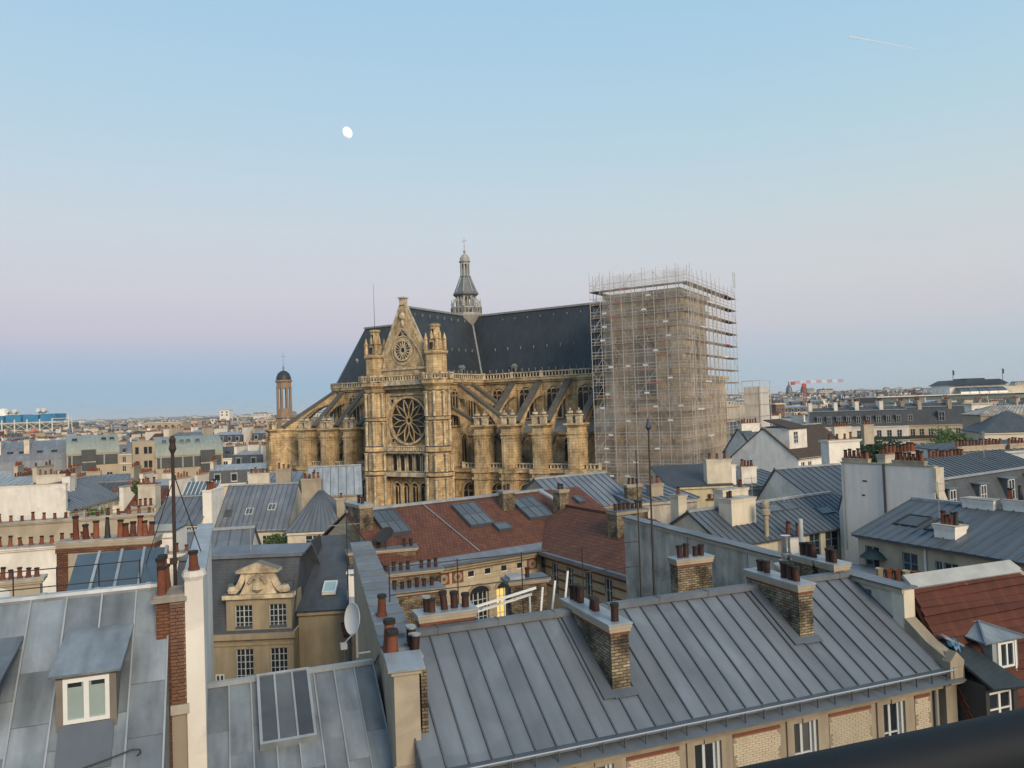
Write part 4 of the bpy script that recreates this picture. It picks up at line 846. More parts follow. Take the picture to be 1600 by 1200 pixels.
# the quoined shaft: separate projecting bricks
mb = MB(); z = 20.45; k = 0
while z < 22.7:
    for j in range(2):
        a = -4.92 + 0.165 * j - (0.04 if k % 2 else 0); mb.box(max(a, -4.925), min(a + 0.15, -4.6), 2.6 + (0.02 if (k + j) % 2 else 0), 2.75, z, z + 0.062)
    z += 0.078; k += 1
sb = mb.build('brick_facing', mat('dark_brick_faces', (0.115, 0.062, 0.045), (0.2, 0.105, 0.07), rough=0.9, scale=6), cw, kind='stuff')
mb = MB(); mb.box(-4.93, -4.58, 2.70, 3.6, 18, 22.78); mb.build('brick_core', mat('pale_mortar', (0.33, 0.28, 0.23), rough=0.95), cw)
mb = MB(); mb.box(-5.32, -4.56, 2.56, 3.7, 22.78, 22.88); mb.box(-5.27, -4.6, 2.6, 3.65, 22.88, 22.94); mb.build('stack_head', PLASTER_G, cw)
for p in ((-5.1, 2.75), (-5.1, 3.0), (-5.08, 3.25), (-5.05, 3.5)): pot(cw, *p, 22.9, 'tall', 0.8)
pot(cw, -4.4, 2.85, 23.42, 'clay', 0.85)
mb = MB(); mb.box(-5.3, -5.0, 2.5, 2.75, 19.5, 20.5); mb.box(-4.95, -4.55, 2.58, 2.7, 20.2, 20.42); mb.build('stack_base', PLASTER_G, cw)
ms = thing('rusty_mast', 'tall rusty brown mast with a bushy clamp at its tip beside the brick chimney', 'mast', ROW, RY)
mb = MB(); mb.tube((-4.96, 5.2, 20.5), (-4.96, 5.2, 26.4), 0.05, 0.042, 8); mb.build('pole', RUST, ms)
mb = MB(); mb.lathe([(0.05, 26.1), (0.1, 26.2), (0.07, 26.35), (0.09, 26.45), (0.04, 26.55)], 7, (-4.96, 5.2)); mb.box(-5.08, -4.9, 5.1, 5.3, 23.2, 23.35); mb.build('head_clamp', RUST, ms)
mb = MB(); mb.tube((-4.96, 5.2, 25.6), (-4.3, 6.6, 23.0), 0.018, n=4); mb.tube((-4.96, 5.2, 25.4), (-5.8, 6.8, 23.0), 0.014, n=4); mb.build('guy_wire', IRON, ms)

# ---- steep stained zinc mansard with a dormer
Lh = thing('stained_mansard_house', 'house with steep stained zinc roof and one white two-leaf dormer window', 'house', ROW, RY)
mb = MB(); mb.box(-16, -5.0, -0.3, 9.5, 0, 18.6); mb.build('wall', PLASTER_B, Lh)
sl_ = 4.35 / 4.0
mb = MB(); mb.slab([(-16, -0.4, 18.55), (-4.98, -0.4, 18.55), (-4.98, 3.6, 22.9), (-16, 3.6, 22.9)], 0.1); mb.slab([(-4.98, 9.6, 20.0), (-16, 9.6, 20.0), (-16, 3.6, 22.9), (-4.98, 3.6, 22.9)], 0.1); mb.poly([(-4.98, -0.4, 18.5), (-4.98, 9.6, 18.5), (-4.98, 9.6, 20.0), (-4.98, 3.6, 22.85)]); rL = mb.build('roof', ZINC_OLD, Lh)
zinc_panels(rL, (-11.5, -0.4, 18.6), (-4.98, -0.4, 18.6), (-4.98, 3.6, 22.95), (-11.5, 3.6, 22.95), sp=0.72, rows=5, m=ZINC_OLD, ribm=ZINC_LT, rib=0.055)
mb = MB(); mb.tube((-16, 3.62, 22.98), (-5.0, 3.62, 22.98), 0.10, n=8)
for i in range(6): mb.tube((-11 + i * 1.1, 3.62, 22.98), (-10.88 + i * 1.1, 3.62, 22.98), 0.118, n=8)
mb.build('ridge_roll', ZINC_LT, rL)
dm = MB(); X0d, X1d = -7.02, -5.9; yf = 1.42
dm.box(X0d, X0d + 0.13, yf, 2.6, 20.3, 21.72, 0); dm.box(X1d - 0.13, X1d, yf, 2.6, 20.3, 21.72, 0); dm.box(X0d, X1d, yf, 2.6, 21.68, 21.82, 0); dm.box(X0d + 0.13, X1d - 0.13, yf + 0.02, 2.4, 20.3, 20.74, 0)
dor = dm.build('dormer', mat('weathered_dormer_timber', (0.20, 0.175, 0.145), (0.14, 0.125, 0.11), rough=0.9, scale=2), Lh)
q = MB(); q.slab([(X0d - 0.12, yf - 0.1, 21.80), (X1d + 0.1, yf - 0.1, 21.80), (X1d + 0.2, 2.95, 22.32), (X0d - 0.05, 2.95, 22.32)], 0.06); q.build('dormer_roof', ZINC_OLD, dor)
q = MB(); q.slab([(X0d + 0.05, yf - 0.62, 20.02), (X1d - 0.05, yf - 0.62, 20.02), (X1d - 0.05, yf - 0.01, 20.74), (X0d + 0.05, yf - 0.01, 20.74)], 0.04); q.build('apron', ZINC_DK, dor)
wn = window(dor, (X0d + X1d) / 2, yf + 0.02, 20.76, 0.86, 0.92, cols=2, rows=1, frame=WHITE, glass=BLIND, near=True, bar=0.055)
for i in range(2): q = MB(); q.box(-0.34 + 0.43 * i, -0.09 + 0.43 * i, 0.004, 0.011, 0.74, 0.86); q.build('blind_gap', GLASS, wn)
q = MB(); q.slab([(-9.3, yf - 0.1, 21.80), (-8.0, yf - 0.1, 21.80), (-7.9, 2.95, 22.32), (-9.2, 2.95, 22.32)], 0.06); q.box(-9.1, -8.15, yf, 2.6, 20.3, 21.72); q.build('dormer', ZINC_OLD, Lh)
q = MB(); pts = [(-6.9, 0.75, 19.96), (-6.4, 0.78, 20.08), (-6.0, 0.8, 20.16), (-5.55, 0.82, 20.26), (-5.42, 0.82, 20.24), (-5.40, 0.82, 20.16), (-5.47, 0.82, 20.12)]
for i in range(len(pts) - 1): q.tube(pts[i], pts[i + 1], 0.016, n=5)
q.tube((-6.9, 0.75, 19.96), (-8.2, 0.6, 19.7), 0.016, n=5); q.tube((-6.3, 0.78, 20.1), (-6.3, 0.95, 19.98), 0.014, n=5); q.build('iron_handrail', IRON, Lh)
zr_ = V((0, 4.0, 4.35)).normalized()
# dark slate-blue glazed lean-to behind the ridge
gl = thing('glazed_lean_to', 'slanted blue grey glazed roof with pale glazing bars behind the stained zinc ridge', 'skylight', ROW, RY)
q = MB(); q.box(-7.6, -5.3, 5.2, 8.6, 0, 22.1); q.build('upstand', PLASTER_G, gl)
for i in range(4):
    x = -7.6 + i * 0.575; q = MB(); q.slab([(x, 5.0, 22.25), (x + 0.53, 5.0, 22.25), (x + 0.53, 7.6, 23.3), (x, 7.6, 23.3)], 0.04); q.build('pane', GLASS_BL, gl); q = MB(); q.beam((x + 0.55, 5.0, 22.28), (x + 0.55, 7.6, 23.33), 0.07, 0.07); q.build('glazing_bar', ZINC_LT, gl)
# brick-edged chimney slab with big clay pots
bs = thing('clay_pot_chimney', 'wide rendered chimney with brick edge and a row of big orange clay pots', 'chimney', (-16.9, 28.4, 0), 8)
o = stack(bs, 0, 3.35, 0, 0.8, 0, 22.62, PLASTER_B, [(0.5, 0.4, 'tall'), (0.85, 0.4, 'clay'), (1.2, 0.4, 'tall'), (1.6, 0.4, 'black'), (2.05, 0.4, 'tall'), (2.25, 0.4, 'clay'), (2.48, 0.45, 'clay'), (2.75, 0.4, 'tall'), (2.95, 0.4, 'clay'), (3.15, 0.4, 'clay')], cap=PLASTER_G, ps=0.85)
q = MB(); q.box(-0.02, 0.36, -0.03, 0.83, 0, 22.2); q.box(-0.05, 3.4, -0.06, 0.86, 22.2, 22.36); q.build('brick_edge', BRICK_R, bs)
ds = thing('satellite_dish', 'tilted off white satellite dish lying low beside the brick-edged chimney', 'satellite dish', (-16.6, 24.3, 20.7), 0)
mb = MB(); dish_mesh(mb, 0.55, (0, 0, 0.75), (0.1, -0.35, 0.9)); mb.build('reflector', mat('dish_cream', (0.55, 0.54, 0.50), rough=0.6, var=0.1), ds, smooth=True); mb = MB(); mb.tube((0, 0.2, -3), (0, 0.1, 0.72), 0.04); mb.build('pole', STEEL, ds)
rg = thing('roof_railing', 'thin dark iron railing along the ridge beside the glazed lean-to', 'railing', ROW, RY)
mb = MB()
for i in range(6):
    x = -10.2 + i * 0.9; q = MB(); q.tube((x, 4.3, 22.2), (x, 4.3, 23.55), 0.017, n=5); q.build('post', IRON, rg)
for z in (23.1, 23.52): q = MB(); q.tube((-10.2, 4.3, z), (-5.7, 4.3, z), 0.015, n=5); q.build('rail', IRON, rg)

# ---- red tiled mansard with dormers at the end of the row
Jh = thing('red_tiled_house', 'steep dark red tiled roof with a hooded dormer and a small glazed dormer', 'house', ROW, RY)
mb = MB(); mb.box(16.2, 22.2, -0.75, 5.4, 0, 17.0); mb.build('wall', PLASTER_B, Jh)
mb = MB(); mb.slab([(16.18, -0.8, 16.9), (23.4, -0.8, 16.9), (21.0, 1.5, 20.9), (16.18, 1.5, 20.9)], 0.1); mb.slab([(21.0, 1.5, 20.9), (22.4, 5.5, 17.6), (16.18, 5.5, 17.6), (16.18, 1.5, 20.9)], 0.1); rJ = mb.build('roof', TILE_N, Jh)
n = 19; S0 = V((0, -0.8, 17.0)); S1 = V((0, 1.5, 21.0)); nn = V((0, -4.0, 2.3)).normalized()
for i in range(n):
    a, b = S0.lerp(S1, i / n), S0.lerp(S1, (i + 1.08) / n); x1 = 22.6 - 0.08 * i
    q = MB(); sag = [0.03 * math.sin(i * 1.7 + 0.9 * t) for t in range(5)]; X = [16.18 + (x1 - 16.18) * t / 4 for t in range(5)]
    for t in range(4):
        o0, o1 = nn * (0.075 + sag[t] * 0.3), nn * (0.075 + sag[t + 1] * 0.3); z0, z1 = V((0, 0, sag[t])), V((0, 0, sag[t + 1]))
        P = [V((X[t], a.y, a.z)) + o0 + z0, V((X[t + 1], a.y, a.z)) + o1 + z1, V((X[t + 1], b.y, b.z)) + nn * 0.02 + z1, V((X[t], b.y, b.z)) + nn * 0.02 + z0]; q.slab(P, 0.05)
    q.build('tile_course', TILE_N, rJ)
mb = MB(); mb.slab([(16.2, 1.35, 20.98), (20.9, 1.35, 20.98), (20.9, 1.75, 21.3), (16.2, 1.75, 21.3)], 0.08); mb.slab([(20.9, 1.35, 20.98), (22.9, 0.2, 19.2), (23.0, 0.6, 19.3), (20.9, 1.75, 21.3)], 0.08); mb.build('ridge_mortar', mat('mortar_ridge', (0.40, 0.41, 0.40), (0.28, 0.29, 0.29), rough=0.9, scale=2), rJ)
# hooded dormer
dk = MB(); dk.box(16.22, 16.36, -0.9, 0.5, 16.4, 18.7); dk.box(17.3, 17.46, -0.9, 0.5, 16.4, 18.6); dk.box(16.36, 17.3, -0.85, 0.3, 18.45, 18.68); dj = dk.build('dormer', mat('dark_dormer_timber', (0.055, 0.05, 0.05), rough=0.8, var=0.3), Jh)
HOOD = mat('dark_green_slates', (0.040, 0.052, 0.056), (0.028, 0.036, 0.04), rough=0.6, scale=2, brick=(0.3, 0.16, 0.01, (0.6, 0.6, 0.6), 0.8))
q = MB(); q.slab([(16.16, -1.2, 18.72), (17.55, -1.2, 18.6), (17.4, 0.55, 19.3), (16.22, 0.75, 19.6)], 0.07); q.slab([(17.55, -1.2, 18.6), (17.95, -0.1, 18.55), (17.4, 0.55, 19.3)], 0.07); q.build('hood', HOOD, dj)
window(dj, 16.83, -0.8, 16.95, 0.93, 1.5, cols=2, rows=3, frame=WHITE, near=True, bar=0.045)
q = MB(); q.slab([(16.2, 0.3, 19.75), (16.95, 0.3, 19.4), (17.0, 0.42, 19.4), (16.25, 0.5, 19.8)], 0.05); q.build('glazed_strip', ZINC_LT, Jh)
tb = thing('blue_tarpaulin', 'crumpled bright blue tarpaulin lying on the dark dormer hood', 'tarpaulin', ROW, RY)
q = MB(); G = [[(16.35 + 0.08 * i + 0.03 * math.sin(3 * j + i), 0.1 + 0.08 * j, 19.38 + 0.09 * math.sin(2.3 * i + 1.7 * j) + 0.05 * j) for i in range(5)] for j in range(5)]
for j in range(4):
    for i in range(4): q.poly([G[j][i], G[j][i + 1], G[j + 1][i + 1], G[j + 1][i]])
q.build('sheet', mat('blue_plastic', (0.02, 0.12, 0.22), (0.012, 0.07, 0.14), rough=0.4, scale=6), tb)
# small dormer
dk = MB(); dk.box(17.75, 18.8, 0.05, 1.4, 18.3, 19.5); d2 = dk.build('dormer', mat('grey_dormer_paint', (0.30, 0.33, 0.34), var=0.2, rough=0.7), Jh)
q = MB(); P0 = [(17.3, -0.1, 19.5), (18.95, -0.1, 19.5), (18.95, 1.3, 19.54), (17.3, 1.3, 19.62)]; ap_ = (18.1, 0.75, 19.85)
for i in range(4): q.slab([P0[i], P0[(i + 1) % 4], ap_], 0.05)
q.build('dormer_roof', ZINC_OLD, d2); q = MB()
for p in P0: q.beam(V(p) + V((0, 0, 0.03)), V(ap_) + V((0, 0, 0.03)), 0.05, 0.05)
q.build('hip_rolls', ZINC, d2)
window(d2, 18.3, 0.03, 18.65, 0.6, 0.75, cols=2, rows=1, frame=WHITE, near=True); q = MB(); q.box(17.93, 18.0, 0.0, 0.05, 18.5, 19.45); q.build('jamb', WHITE, d2); q = MB(); q.box(18.63, 18.7, 0.0, 0.05, 18.5, 19.45); q.build('jamb', WHITE, d2)

# ---- things standing behind the zinc ridge
for i, (x, lx, zt) in enumerate(((5.0, 0.16, 21.5), (5.35, 0.2, 21.65), (5.75, 0.22, 21.9))):
    q = MB(); q.tube((x, 4.6, 20.3), (x + lx * 1.7, 4.9, zt), 0.034, n=8)
    tag(q.build('white_pole', WHITE, None, ROW, R(RY)), ('shortest', 'middle-sized', 'tallest')[i] + ' of the white plastic poles leaning behind the zinc ridge', 'pole', 'white poles leaning behind the zinc ridge')
ld = thing('white_ladder', 'white metal ladder lying along the roof edge behind the zinc ridge', 'ladder', ROW, RY)
for k in (0, 1):
    q = MB(); q.beam((2.9, 5.6 - 0.4 * k, 20.75 + 0.28 * k), (5.4, 6.2 - 0.4 * k, 21.0 + 0.28 * k), 0.05, 0.07); q.build('rail', WHITE, ld)
for i in range(5): t = i / 4; q = MB(); q.tube((2.95 + 2.4 * t, 5.6 + 0.58 * t, 20.76 + 0.24 * t), (2.95 + 2.4 * t, 5.2 + 0.58 * t, 21.03 + 0.24 * t), 0.015, n=5); q.build('rung', WHITE, ld)
for x, y in ((3.0, 5.55), (5.3, 6.1)): q = MB(); q.tube((x, y, 19.3), (x, y, 20.95), 0.03, n=5); q.build('support_leg', WHITE, ld)
rl = thing('guard_railing', 'black iron guard railing behind the zinc ridge in front of arched windows', 'railing', ROW, RY)
for i in range(5): x = 1.0 + i * 2.2; q = MB(); q.tube((x, 7.0, 18.5), (x, 7.0, 22.2), 0.02, n=5); q.build('post', IRON, rl)
for z in (21.3, 22.15): q = MB(); q.tube((1.0, 7.0, z), (9.8, 7.0, z), 0.018, n=5); q.build('rail', IRON, rl)
mm = thing('thin_mast', 'slender black mast with a small blue tip rising behind the zinc ridge', 'mast', ROW, RY)
mb = MB(); mb.tube((8.88, 4.5, 20.0), (8.91, 4.5, 26.3), 0.04, 0.025, 6); mb.build('pole', IRON, mm); mb = MB(); mb.lathe([(0.03, 26.1), (0.1, 26.2), (0.05, 26.35), (0.02, 26.5)], 8, (8.91, 4.5)); mb.build('tip', mat('blue_cap', (0.03, 0.045, 0.09), rough=0.4), mm)
m2 = thing('short_mast', 'bare thin black pole beside the slender mast with the blue tip', 'mast', ROW, RY); mb = MB(); mb.tube((9.35, 6.2, 18.5), (9.38, 6.2, 25.4), 0.03, 0.02, 6); mb.build('pole', IRON, m2)
# ---- the photographer's balcony rail
br = thing('balcony_rail', 'thick dark blue grey metal balcony handrail crossing the lower corner', 'railing', (0, 0, 0))
q = MB(); A, B_ = V(at_y(1150, 1260, 0.80)), V(at_y(1830, 1110, 0.92)); q.tube(A, B_, 0.034, n=24); q.build('handrail', mat('dark_rail_paint', (0.012, 0.015, 0.02), rough=0.65, var=0.15, spec=0.2), br, smooth=True)
for t in (0.05, 0.95): p = A.lerp(B_, t); q = MB(); q.tube((p.x, p.y, 25.7), p, 0.02, n=8); q.build('post', IRON, br)
q = MB(); q.box(-2, 3, -1.0, 1.1, 25.4, 25.7); q.build('balcony_slab', PLASTER_B, br)
# ================================================================ house generator
def house(name, label, o, yaw, w, d, ze, zr, roof='gable', rm=None, wall=None, rows=(), frame=None, sp=0.6, pieces=False, cat='house', group=None,
          stacks=(), zb=None, sb=0.9, dorm=(), rd=None, over=0.25, near=False, cornice=True, glass=None, side=(), ribm=None, wall2=None):
    """front along local x looking to -y; rows = (sill z, height, width, [x centres]); stacks = (x0, x1, y0, y1, z top, material, n pots, kind)"""
    rm = rm or ZINC; wall = wall or PLASTER; frame = frame or WHITE; rd = rd or d / 2; ribm = ribm or ZINC_SEAM
    h = thing(name, label, cat, (o[0], o[1], 0), yaw, group)
    holes = [(x - ww / 2, x + ww / 2, z, z + hh) for z, hh, ww, X in rows for x in X]
    mb = MB(); wall_skin(mb, 0, w, 0, ze, holes, 0.0, 0.2)
    zt = zr if roof == 'gable' else ze
    if roof == 'gable':
        for x, flip in ((0, 1), (w, 0)):
            P = [(x, 0, 0), (x, d, 0), (x, d, ze), (x, rd, zr), (x, 0, ze)]; mb.poly(P[::-1] if flip else P)
        mb.poly([(w, d, 0), (0, d, 0), (0, d, ze), (w, d, ze)])
    elif roof == 'shed':
        for x, flip in ((0, 1), (w, 0)):
            P = [(x, 0, 0), (x, d, 0), (x, d, zr), (x, 0, ze)]; mb.poly(P[::-1] if flip else P)
        mb.poly([(w, d, 0), (0, d, 0), (0, d, zr), (w, d, zr)])
    elif roof == 'mansard':
        for x, flip in ((0, 1), (w, 0)):
            P = [(x, 0, 0), (x, d, 0), (x, d, ze), (x, d - sb, zb), (x, rd, zr), (x, sb, zb), (x, 0, ze)]; mb.poly(P[::-1] if flip else P)
        mb.poly([(w, d, 0), (0, d, 0), (0, d, ze), (w, d, ze)])
    else:
        mb.poly([(w, 0, 0), (w, d, 0), (w, d, ze), (w, 0, ze)]); mb.poly([(0, d, 0), (0, 0, 0), (0, 0, ze), (0, d, ze)]); mb.poly([(w, d, 0), (0, d, 0), (0, d, ze), (w, d, ze)])
    mb.build('wall', wall, h)
    for z, hh, ww, X in rows:
        for x in X: window(h, x, 0.1, z, ww, hh, cols=2, rows=3 if hh > 1.3 else 2, frame=frame, glass=glass, near=near)
    for s_, y, z, ww, hh in side:
        x = -0.04 if s_ < 0 else w + 0.04
        window(h, x, y, z, ww, hh, rz=R(-90) if s_ < 0 else R(90), frame=frame)
    if cornice and ze > 3:
        q = MB(); q.box(-0.05, w + 0.05, -0.18, 0.0, ze - 0.28, ze - 0.05); q.build('cornice', wall, h)
    r = MB(); e = over
    def plane(A, B, C, D, m_=None):
        if pieces: r.slab([V(p) - V((0, 0, 0.06)) for p in (A, B, C, D)], 0.06); zinc_panels(h_r[0], A, B, C, D, sp=sp, m=rm, ribm=ribm, rib=0.06)
        elif m_ in (TILE, TILE_BR, SLATE2, TILE_N): r.slab([A, B, C, D] if (V(C) - V(D)).length > 1e-3 else [A, B, C], 0.1)
        else: zinc_sheet(r, A, B, C, D, sp)
    h_r = [put('roof', bpy.data.meshes.new('roof'), h)]
    if roof == 'gable':
        k = (zr - ze) / rd; plane((-0.1, -e, ze - e * k + 0.06), (w + 0.1, -e, ze - e * k + 0.06), (w + 0.1, rd, zr + 0.06), (-0.1, rd, zr + 0.06), rm)
        k = (zr - ze) / (d - rd); plane((w + 0.1, d + e, ze - e * k + 0.06), (-0.1, d + e, ze - e * k + 0.06), (-0.1, rd, zr + 0.06), (w + 0.1, rd, zr + 0.06), rm)
        r.beam((-0.1, rd, zr + 0.1), (w + 0.1, rd, zr + 0.1), 0.3, 0.16, 2)
    elif roof == 'shed':
        k = (zr - ze) / d; plane((-0.1, -e, ze - e * k + 0.06), (w + 0.1, -e, ze - e * k + 0.06), (w + 0.1, d, zr + 0.06), (-0.1, d, zr + 0.06), rm)
    elif roof == 'mansard':
        lo = SLATE2 if rm != TILE else TILE
        for q in ([(-0.05, -0.12, ze), (w + 0.05, -0.12, ze), (w + 0.05, sb, zb + 0.05), (-0.05, sb, zb + 0.05)], [(w + 0.05, d + 0.12, ze), (-0.05, d + 0.12, ze), (-0.05, d - sb, zb + 0.05), (w + 0.05, d - sb, zb + 0.05)]): r.slab(q, 0.08, 3)
        plane((-0.1, sb - 0.1, zb + 0.05), (w + 0.1, sb - 0.1, zb + 0.05), (w + 0.1, rd, zr + 0.06), (-0.1, rd, zr + 0.06), rm); plane((w + 0.1, d - sb + 0.1, zb + 0.05), (-0.1, d - sb + 0.1, zb + 0.05), (-0.1, rd, zr + 0.06), (w + 0.1, rd, zr + 0.06), rm)
        r.beam((-0.1, sb - 0.12, zb + 0.08), (w + 0.1, sb - 0.12, zb + 0.08), 0.16, 0.14, 2)
    elif roof == 'hip':
        t = min(rd, w / 2 - 0.2); A, B, C, D = (-e, -e, ze), (w + e, -e, ze), (w + e, d + e, ze), (-e, d + e, ze); p, q = (t, rd, zr), (w - t, rd, zr)
        plane(A, B, q, p, rm); plane(C, D, p, q, rm); r.slab([B, C, q], 0.1); r.slab([D, A, p], 0.1)
    elif roof == 'flat':
        r.box(-0.05, w + 0.05, -0.05, d + 0.05, ze, ze + 0.12); r.box(-0.1, w + 0.1, -0.1, 0.15, ze + 0.12, ze + 0.5, 2)
    elif roof == 'curve':
        n = 8; P = [(-0.2 + (d * 0.62) * (1 - math.cos(math.pi / 2 * i / n)), ze + (zr - ze) * math.sin(math.pi / 2 * i / n)) for i in range(n + 1)] + [(d, zr)]
        for i in range(n + 1): r.slab([(-0.1, P[i][0], P[i][1]), (w + 0.1, P[i][0], P[i][1]), (w + 0.1, P[i + 1][0], P[i + 1][1]), (-0.1, P[i + 1][0], P[i + 1][1])], 0.1)
        for x, f in ((0.02, 1), (w - 0.02, 0)):
            Q = [(x, d, ze)] + [(x, a, b - 0.02) for a, b in P[::-1]]; r.poly(Q if f else Q[::-1], 4)
        k = int(w / sp)
        for j in range(k + 1):
            for i in range(n): x = w * j / k; r.beam((x, P[i][0], P[i][1] + 0.03), (x, P[i + 1][0], P[i + 1][1] + 0.03), 0.06, 0.08, 1)
    if r.v:
        old = h_r[0]; old.data = r.mesh('roof', [rm, ribm, ZINC_LT, SLATE2, wall2 or wall])
    for x, zz, ww, hh in dorm:
        t = (zz - ze) / ((zb or zr) - ze) * (sb if roof == 'mansard' else rd)
        q = MB(); q.box(x - ww / 2 - 0.12, x + ww / 2 + 0.12, t - 0.12, t + 1.2, zz - 0.1, zz + hh + 0.12); q.slab([(x - ww / 2 - 0.22, t - 0.28, zz + hh + 0.12), (x + ww / 2 + 0.22, t - 0.28, zz + hh + 0.12), (x + ww / 2 + 0.22, t + 1.5, zz + hh + 0.3), (x - ww / 2 - 0.22, t + 1.5, zz + hh + 0.3)], 0.07, 1)
        dd = q.build('dormer', [ZINC_DK, ZINC], h); window(dd, x, t - 0.16, zz, ww, hh, cols=2, rows=2, frame=frame, glass=glass, near=near)
    for s_ in stacks:
        x0, x1, y0, y1, zt, m, n, kd = s_[:8]
        along = (x1 - x0) > (y1 - y0); P = pot_row(x0 + 0.1, x1 - 0.1, (y0 + y1) / 2, (y0 + y1) / 2, n, kd) if along else pot_row((x0 + x1) / 2, (x0 + x1) / 2, y0 + 0.1, y1 - 0.1, n, kd)
        stack(h, x0, x1, y0, y1, ze - 1.0, zt, m, P, cap=s_[8] if len(s_) > 8 else PLASTER_G)
    return h
def fr(eL, eR, z, yaw=None):
    """footing of an eave seen from eL to eR at height z: origin, yaw, width"""
    a, b = on_z(*eL, z), on_z(*eR, z); d = b - a; y = math.degrees(math.atan2(d.y, d.x)) if yaw is None else yaw
    return (a.x, a.y), y, (d.x * math.cos(R(y)) + d.y * math.sin(R(y)))
def frp(eL, px, z, yaw):
    """same, with the far end of the eave on the sight line of column px"""
    a = on_z(*eL, z); d = V((math.cos(R(yaw)), math.sin(R(yaw)))); r = ray(px, eL[1]); k = (a.y * r.x - a.x * r.y) / (d.x * r.y - d.y * r.x)
    return (a.x, a.y), yaw, k
def loc(o, yaw, p):
    x, y = p[0] - o[0], p[1] - o[1]; c, s = math.cos(R(yaw)), math.sin(R(yaw)); return (x * c + y * s, -x * s + y * c)

# ---- the red roofed school-like hall and its striped wing
TO, TY = (1.54, 51.59), 34
T = thing('red_roofed_hall', 'long red tiled hall with big roof lights and ochre cornice over arched windows', 'building', (*TO, 0), TY)
A_ = [(-6.9, 0.95), (-5.35, 1.4), (-3.35, 1.4), (-1.35, 1.4)]
hl = [(-5.35, -3.95, 12.6, 15.3), (-3.35, -1.95, 12.6, 15.3)] + [(x, x + 0.55, 16.3, 16.75) for x in (-5.45, -4.2, -2.95, -1.7)]
mb = MB(); wall_skin(mb, -10.9, 8.5, 0, 17.3, hl, 0.4, 0.3); mb.poly([(8.5, 0.4, 0), (8.5, 12.8, 0), (8.5, 12.8, 17.3), (8.5, 6.6, 20.3), (8.5, 0.4, 17.3)]); mb.poly([(-10.9, 12.8, 0), (-10.9, 0.4, 0), (-10.9, 0.4, 17.3), (-10.9, 6.6, 20.3), (-10.9, 12.8, 17.3)]); mb.build('wall', mat('cream_courtyard_stone', (0.52, 0.44, 0.32), (0.40, 0.335, 0.24), rough=0.9, scale=0.7, streak=0.15, brick=(0.9, 0.35, 0.02, (0.7, 0.68, 0.65), 0.92), bump=0.3), T)
LIT = bpy.data.materials.new('lit_room'); LIT.use_nodes = True; e_ = LIT.node_tree.nodes['Principled BSDF']; e_.inputs['Base Color'].default_value = (0.6, 0.45, 0.15, 1); e_.inputs['Emission Color'].default_value = (1.0, 0.62, 0.16, 1); e_.inputs['Emission Strength'].default_value = 0.75
for i, x in enumerate((-4.65, -2.65)):
    o = window(T, x, 0.62, 12.6, 1.4, 2.7, cols=4, rows=5, frame=FRAME_G, near=False, glass=GLASS if i == 0 else LIT, bar=0.05)
    q = MB()
    for k in range(10):
        a, b = math.pi * k / 10, math.pi * (k + 1) / 10; q.loft([[(x + 0.7 * math.cos(t), y, 15.3 - 0.02 + 0.42 * math.sin(t)) for t, y in ((a, 0.33), (b, 0.33), (b, 0.42), (a, 0.42))], [(x + 0.86 * math.cos(t), y, 15.3 + 0.56 * math.sin(t)) for t, y in ((a, 0.33), (b, 0.33), (b, 0.42), (a, 0.42))]])
    q.build('arch_moulding', ASHLAR, T)
    q = MB(); q.poly([(x + 0.7 * math.cos(math.pi * k / 10), 0.385, 15.3 + 0.42 * math.sin(math.pi * k / 10)) for k in range(11)]); q.build('fanlight', GLASS, T)
for x in (-5.45, -4.2, -2.95, -1.7): window(T, x + 0.275, 0.5, 16.3, 0.55, 0.45, cols=1, rows=1, frame=WHITE)
q = MB(); q.box(-11.0, 8.5, 0.1, 0.4, 16.95, 17.15); q.box(-11.0, 8.5, -0.1, 0.4, 17.15, 17.32); q.build('cornice', OCHRE, T)
for x in (-7.6, -6.6, -0.9, 0.3):
    q = MB(); q.box(x, x + 0.8, 0.36, 0.4, 16.15, 16.85); o = q.build('ornament_panel', BAND, T); q = MB(); ring(q, 0.12, 0.3, 0.33, 0.37, 16.5, 10, x + 0.4); q.build('rosette', ASHLAR, o)
q = MB(); q.box(-11.0, 8.4, -0.32, -0.02, 17.36, 17.5, 0); q.build('gutter', ZINC_DK, T)
q = MB()
q.slab([(-11.0, -0.1, 17.45), (8.6, -0.1, 17.45), (8.6, 6.6, 20.45), (-11.0, 6.6, 20.45)], 0.12); q.slab([(8.6, 13.3, 17.45), (-11.0, 13.3, 17.45), (-11.0, 6.6, 20.45), (8.6, 6.6, 20.45)], 0.12); rT = q.build('roof', TILE, T)
q = MB(); q.box(-11.0, 5.1, 6.4, 6.8, 20.42, 20.58); q.build('ridge_capping', ZINC_LT, rT)
q = MB(); q.beam((4.7, 6.5, 20.5), (6.3, 0.2, 17.75), 0.45, 0.16); q.build('verge_flashing', ZINC_LT, rT)
q = MB(); q.slab([(-11.0, -0.2, 17.44), (8.6, -0.2, 17.44), (8.6, 0.55, 17.79), (-11.0, 0.55, 17.79)], 0.05); q.build('zinc_eave_strip', ZINC, rT)
q = MB(); q.beam((-4.4, 0.6, 17.84), (-5.4, 6.4, 20.45), 0.05, 0.05); q.build('lightning_strip', ZINC_LT, rT)
uT = V((0, 6.6, 3.0)).normalized()
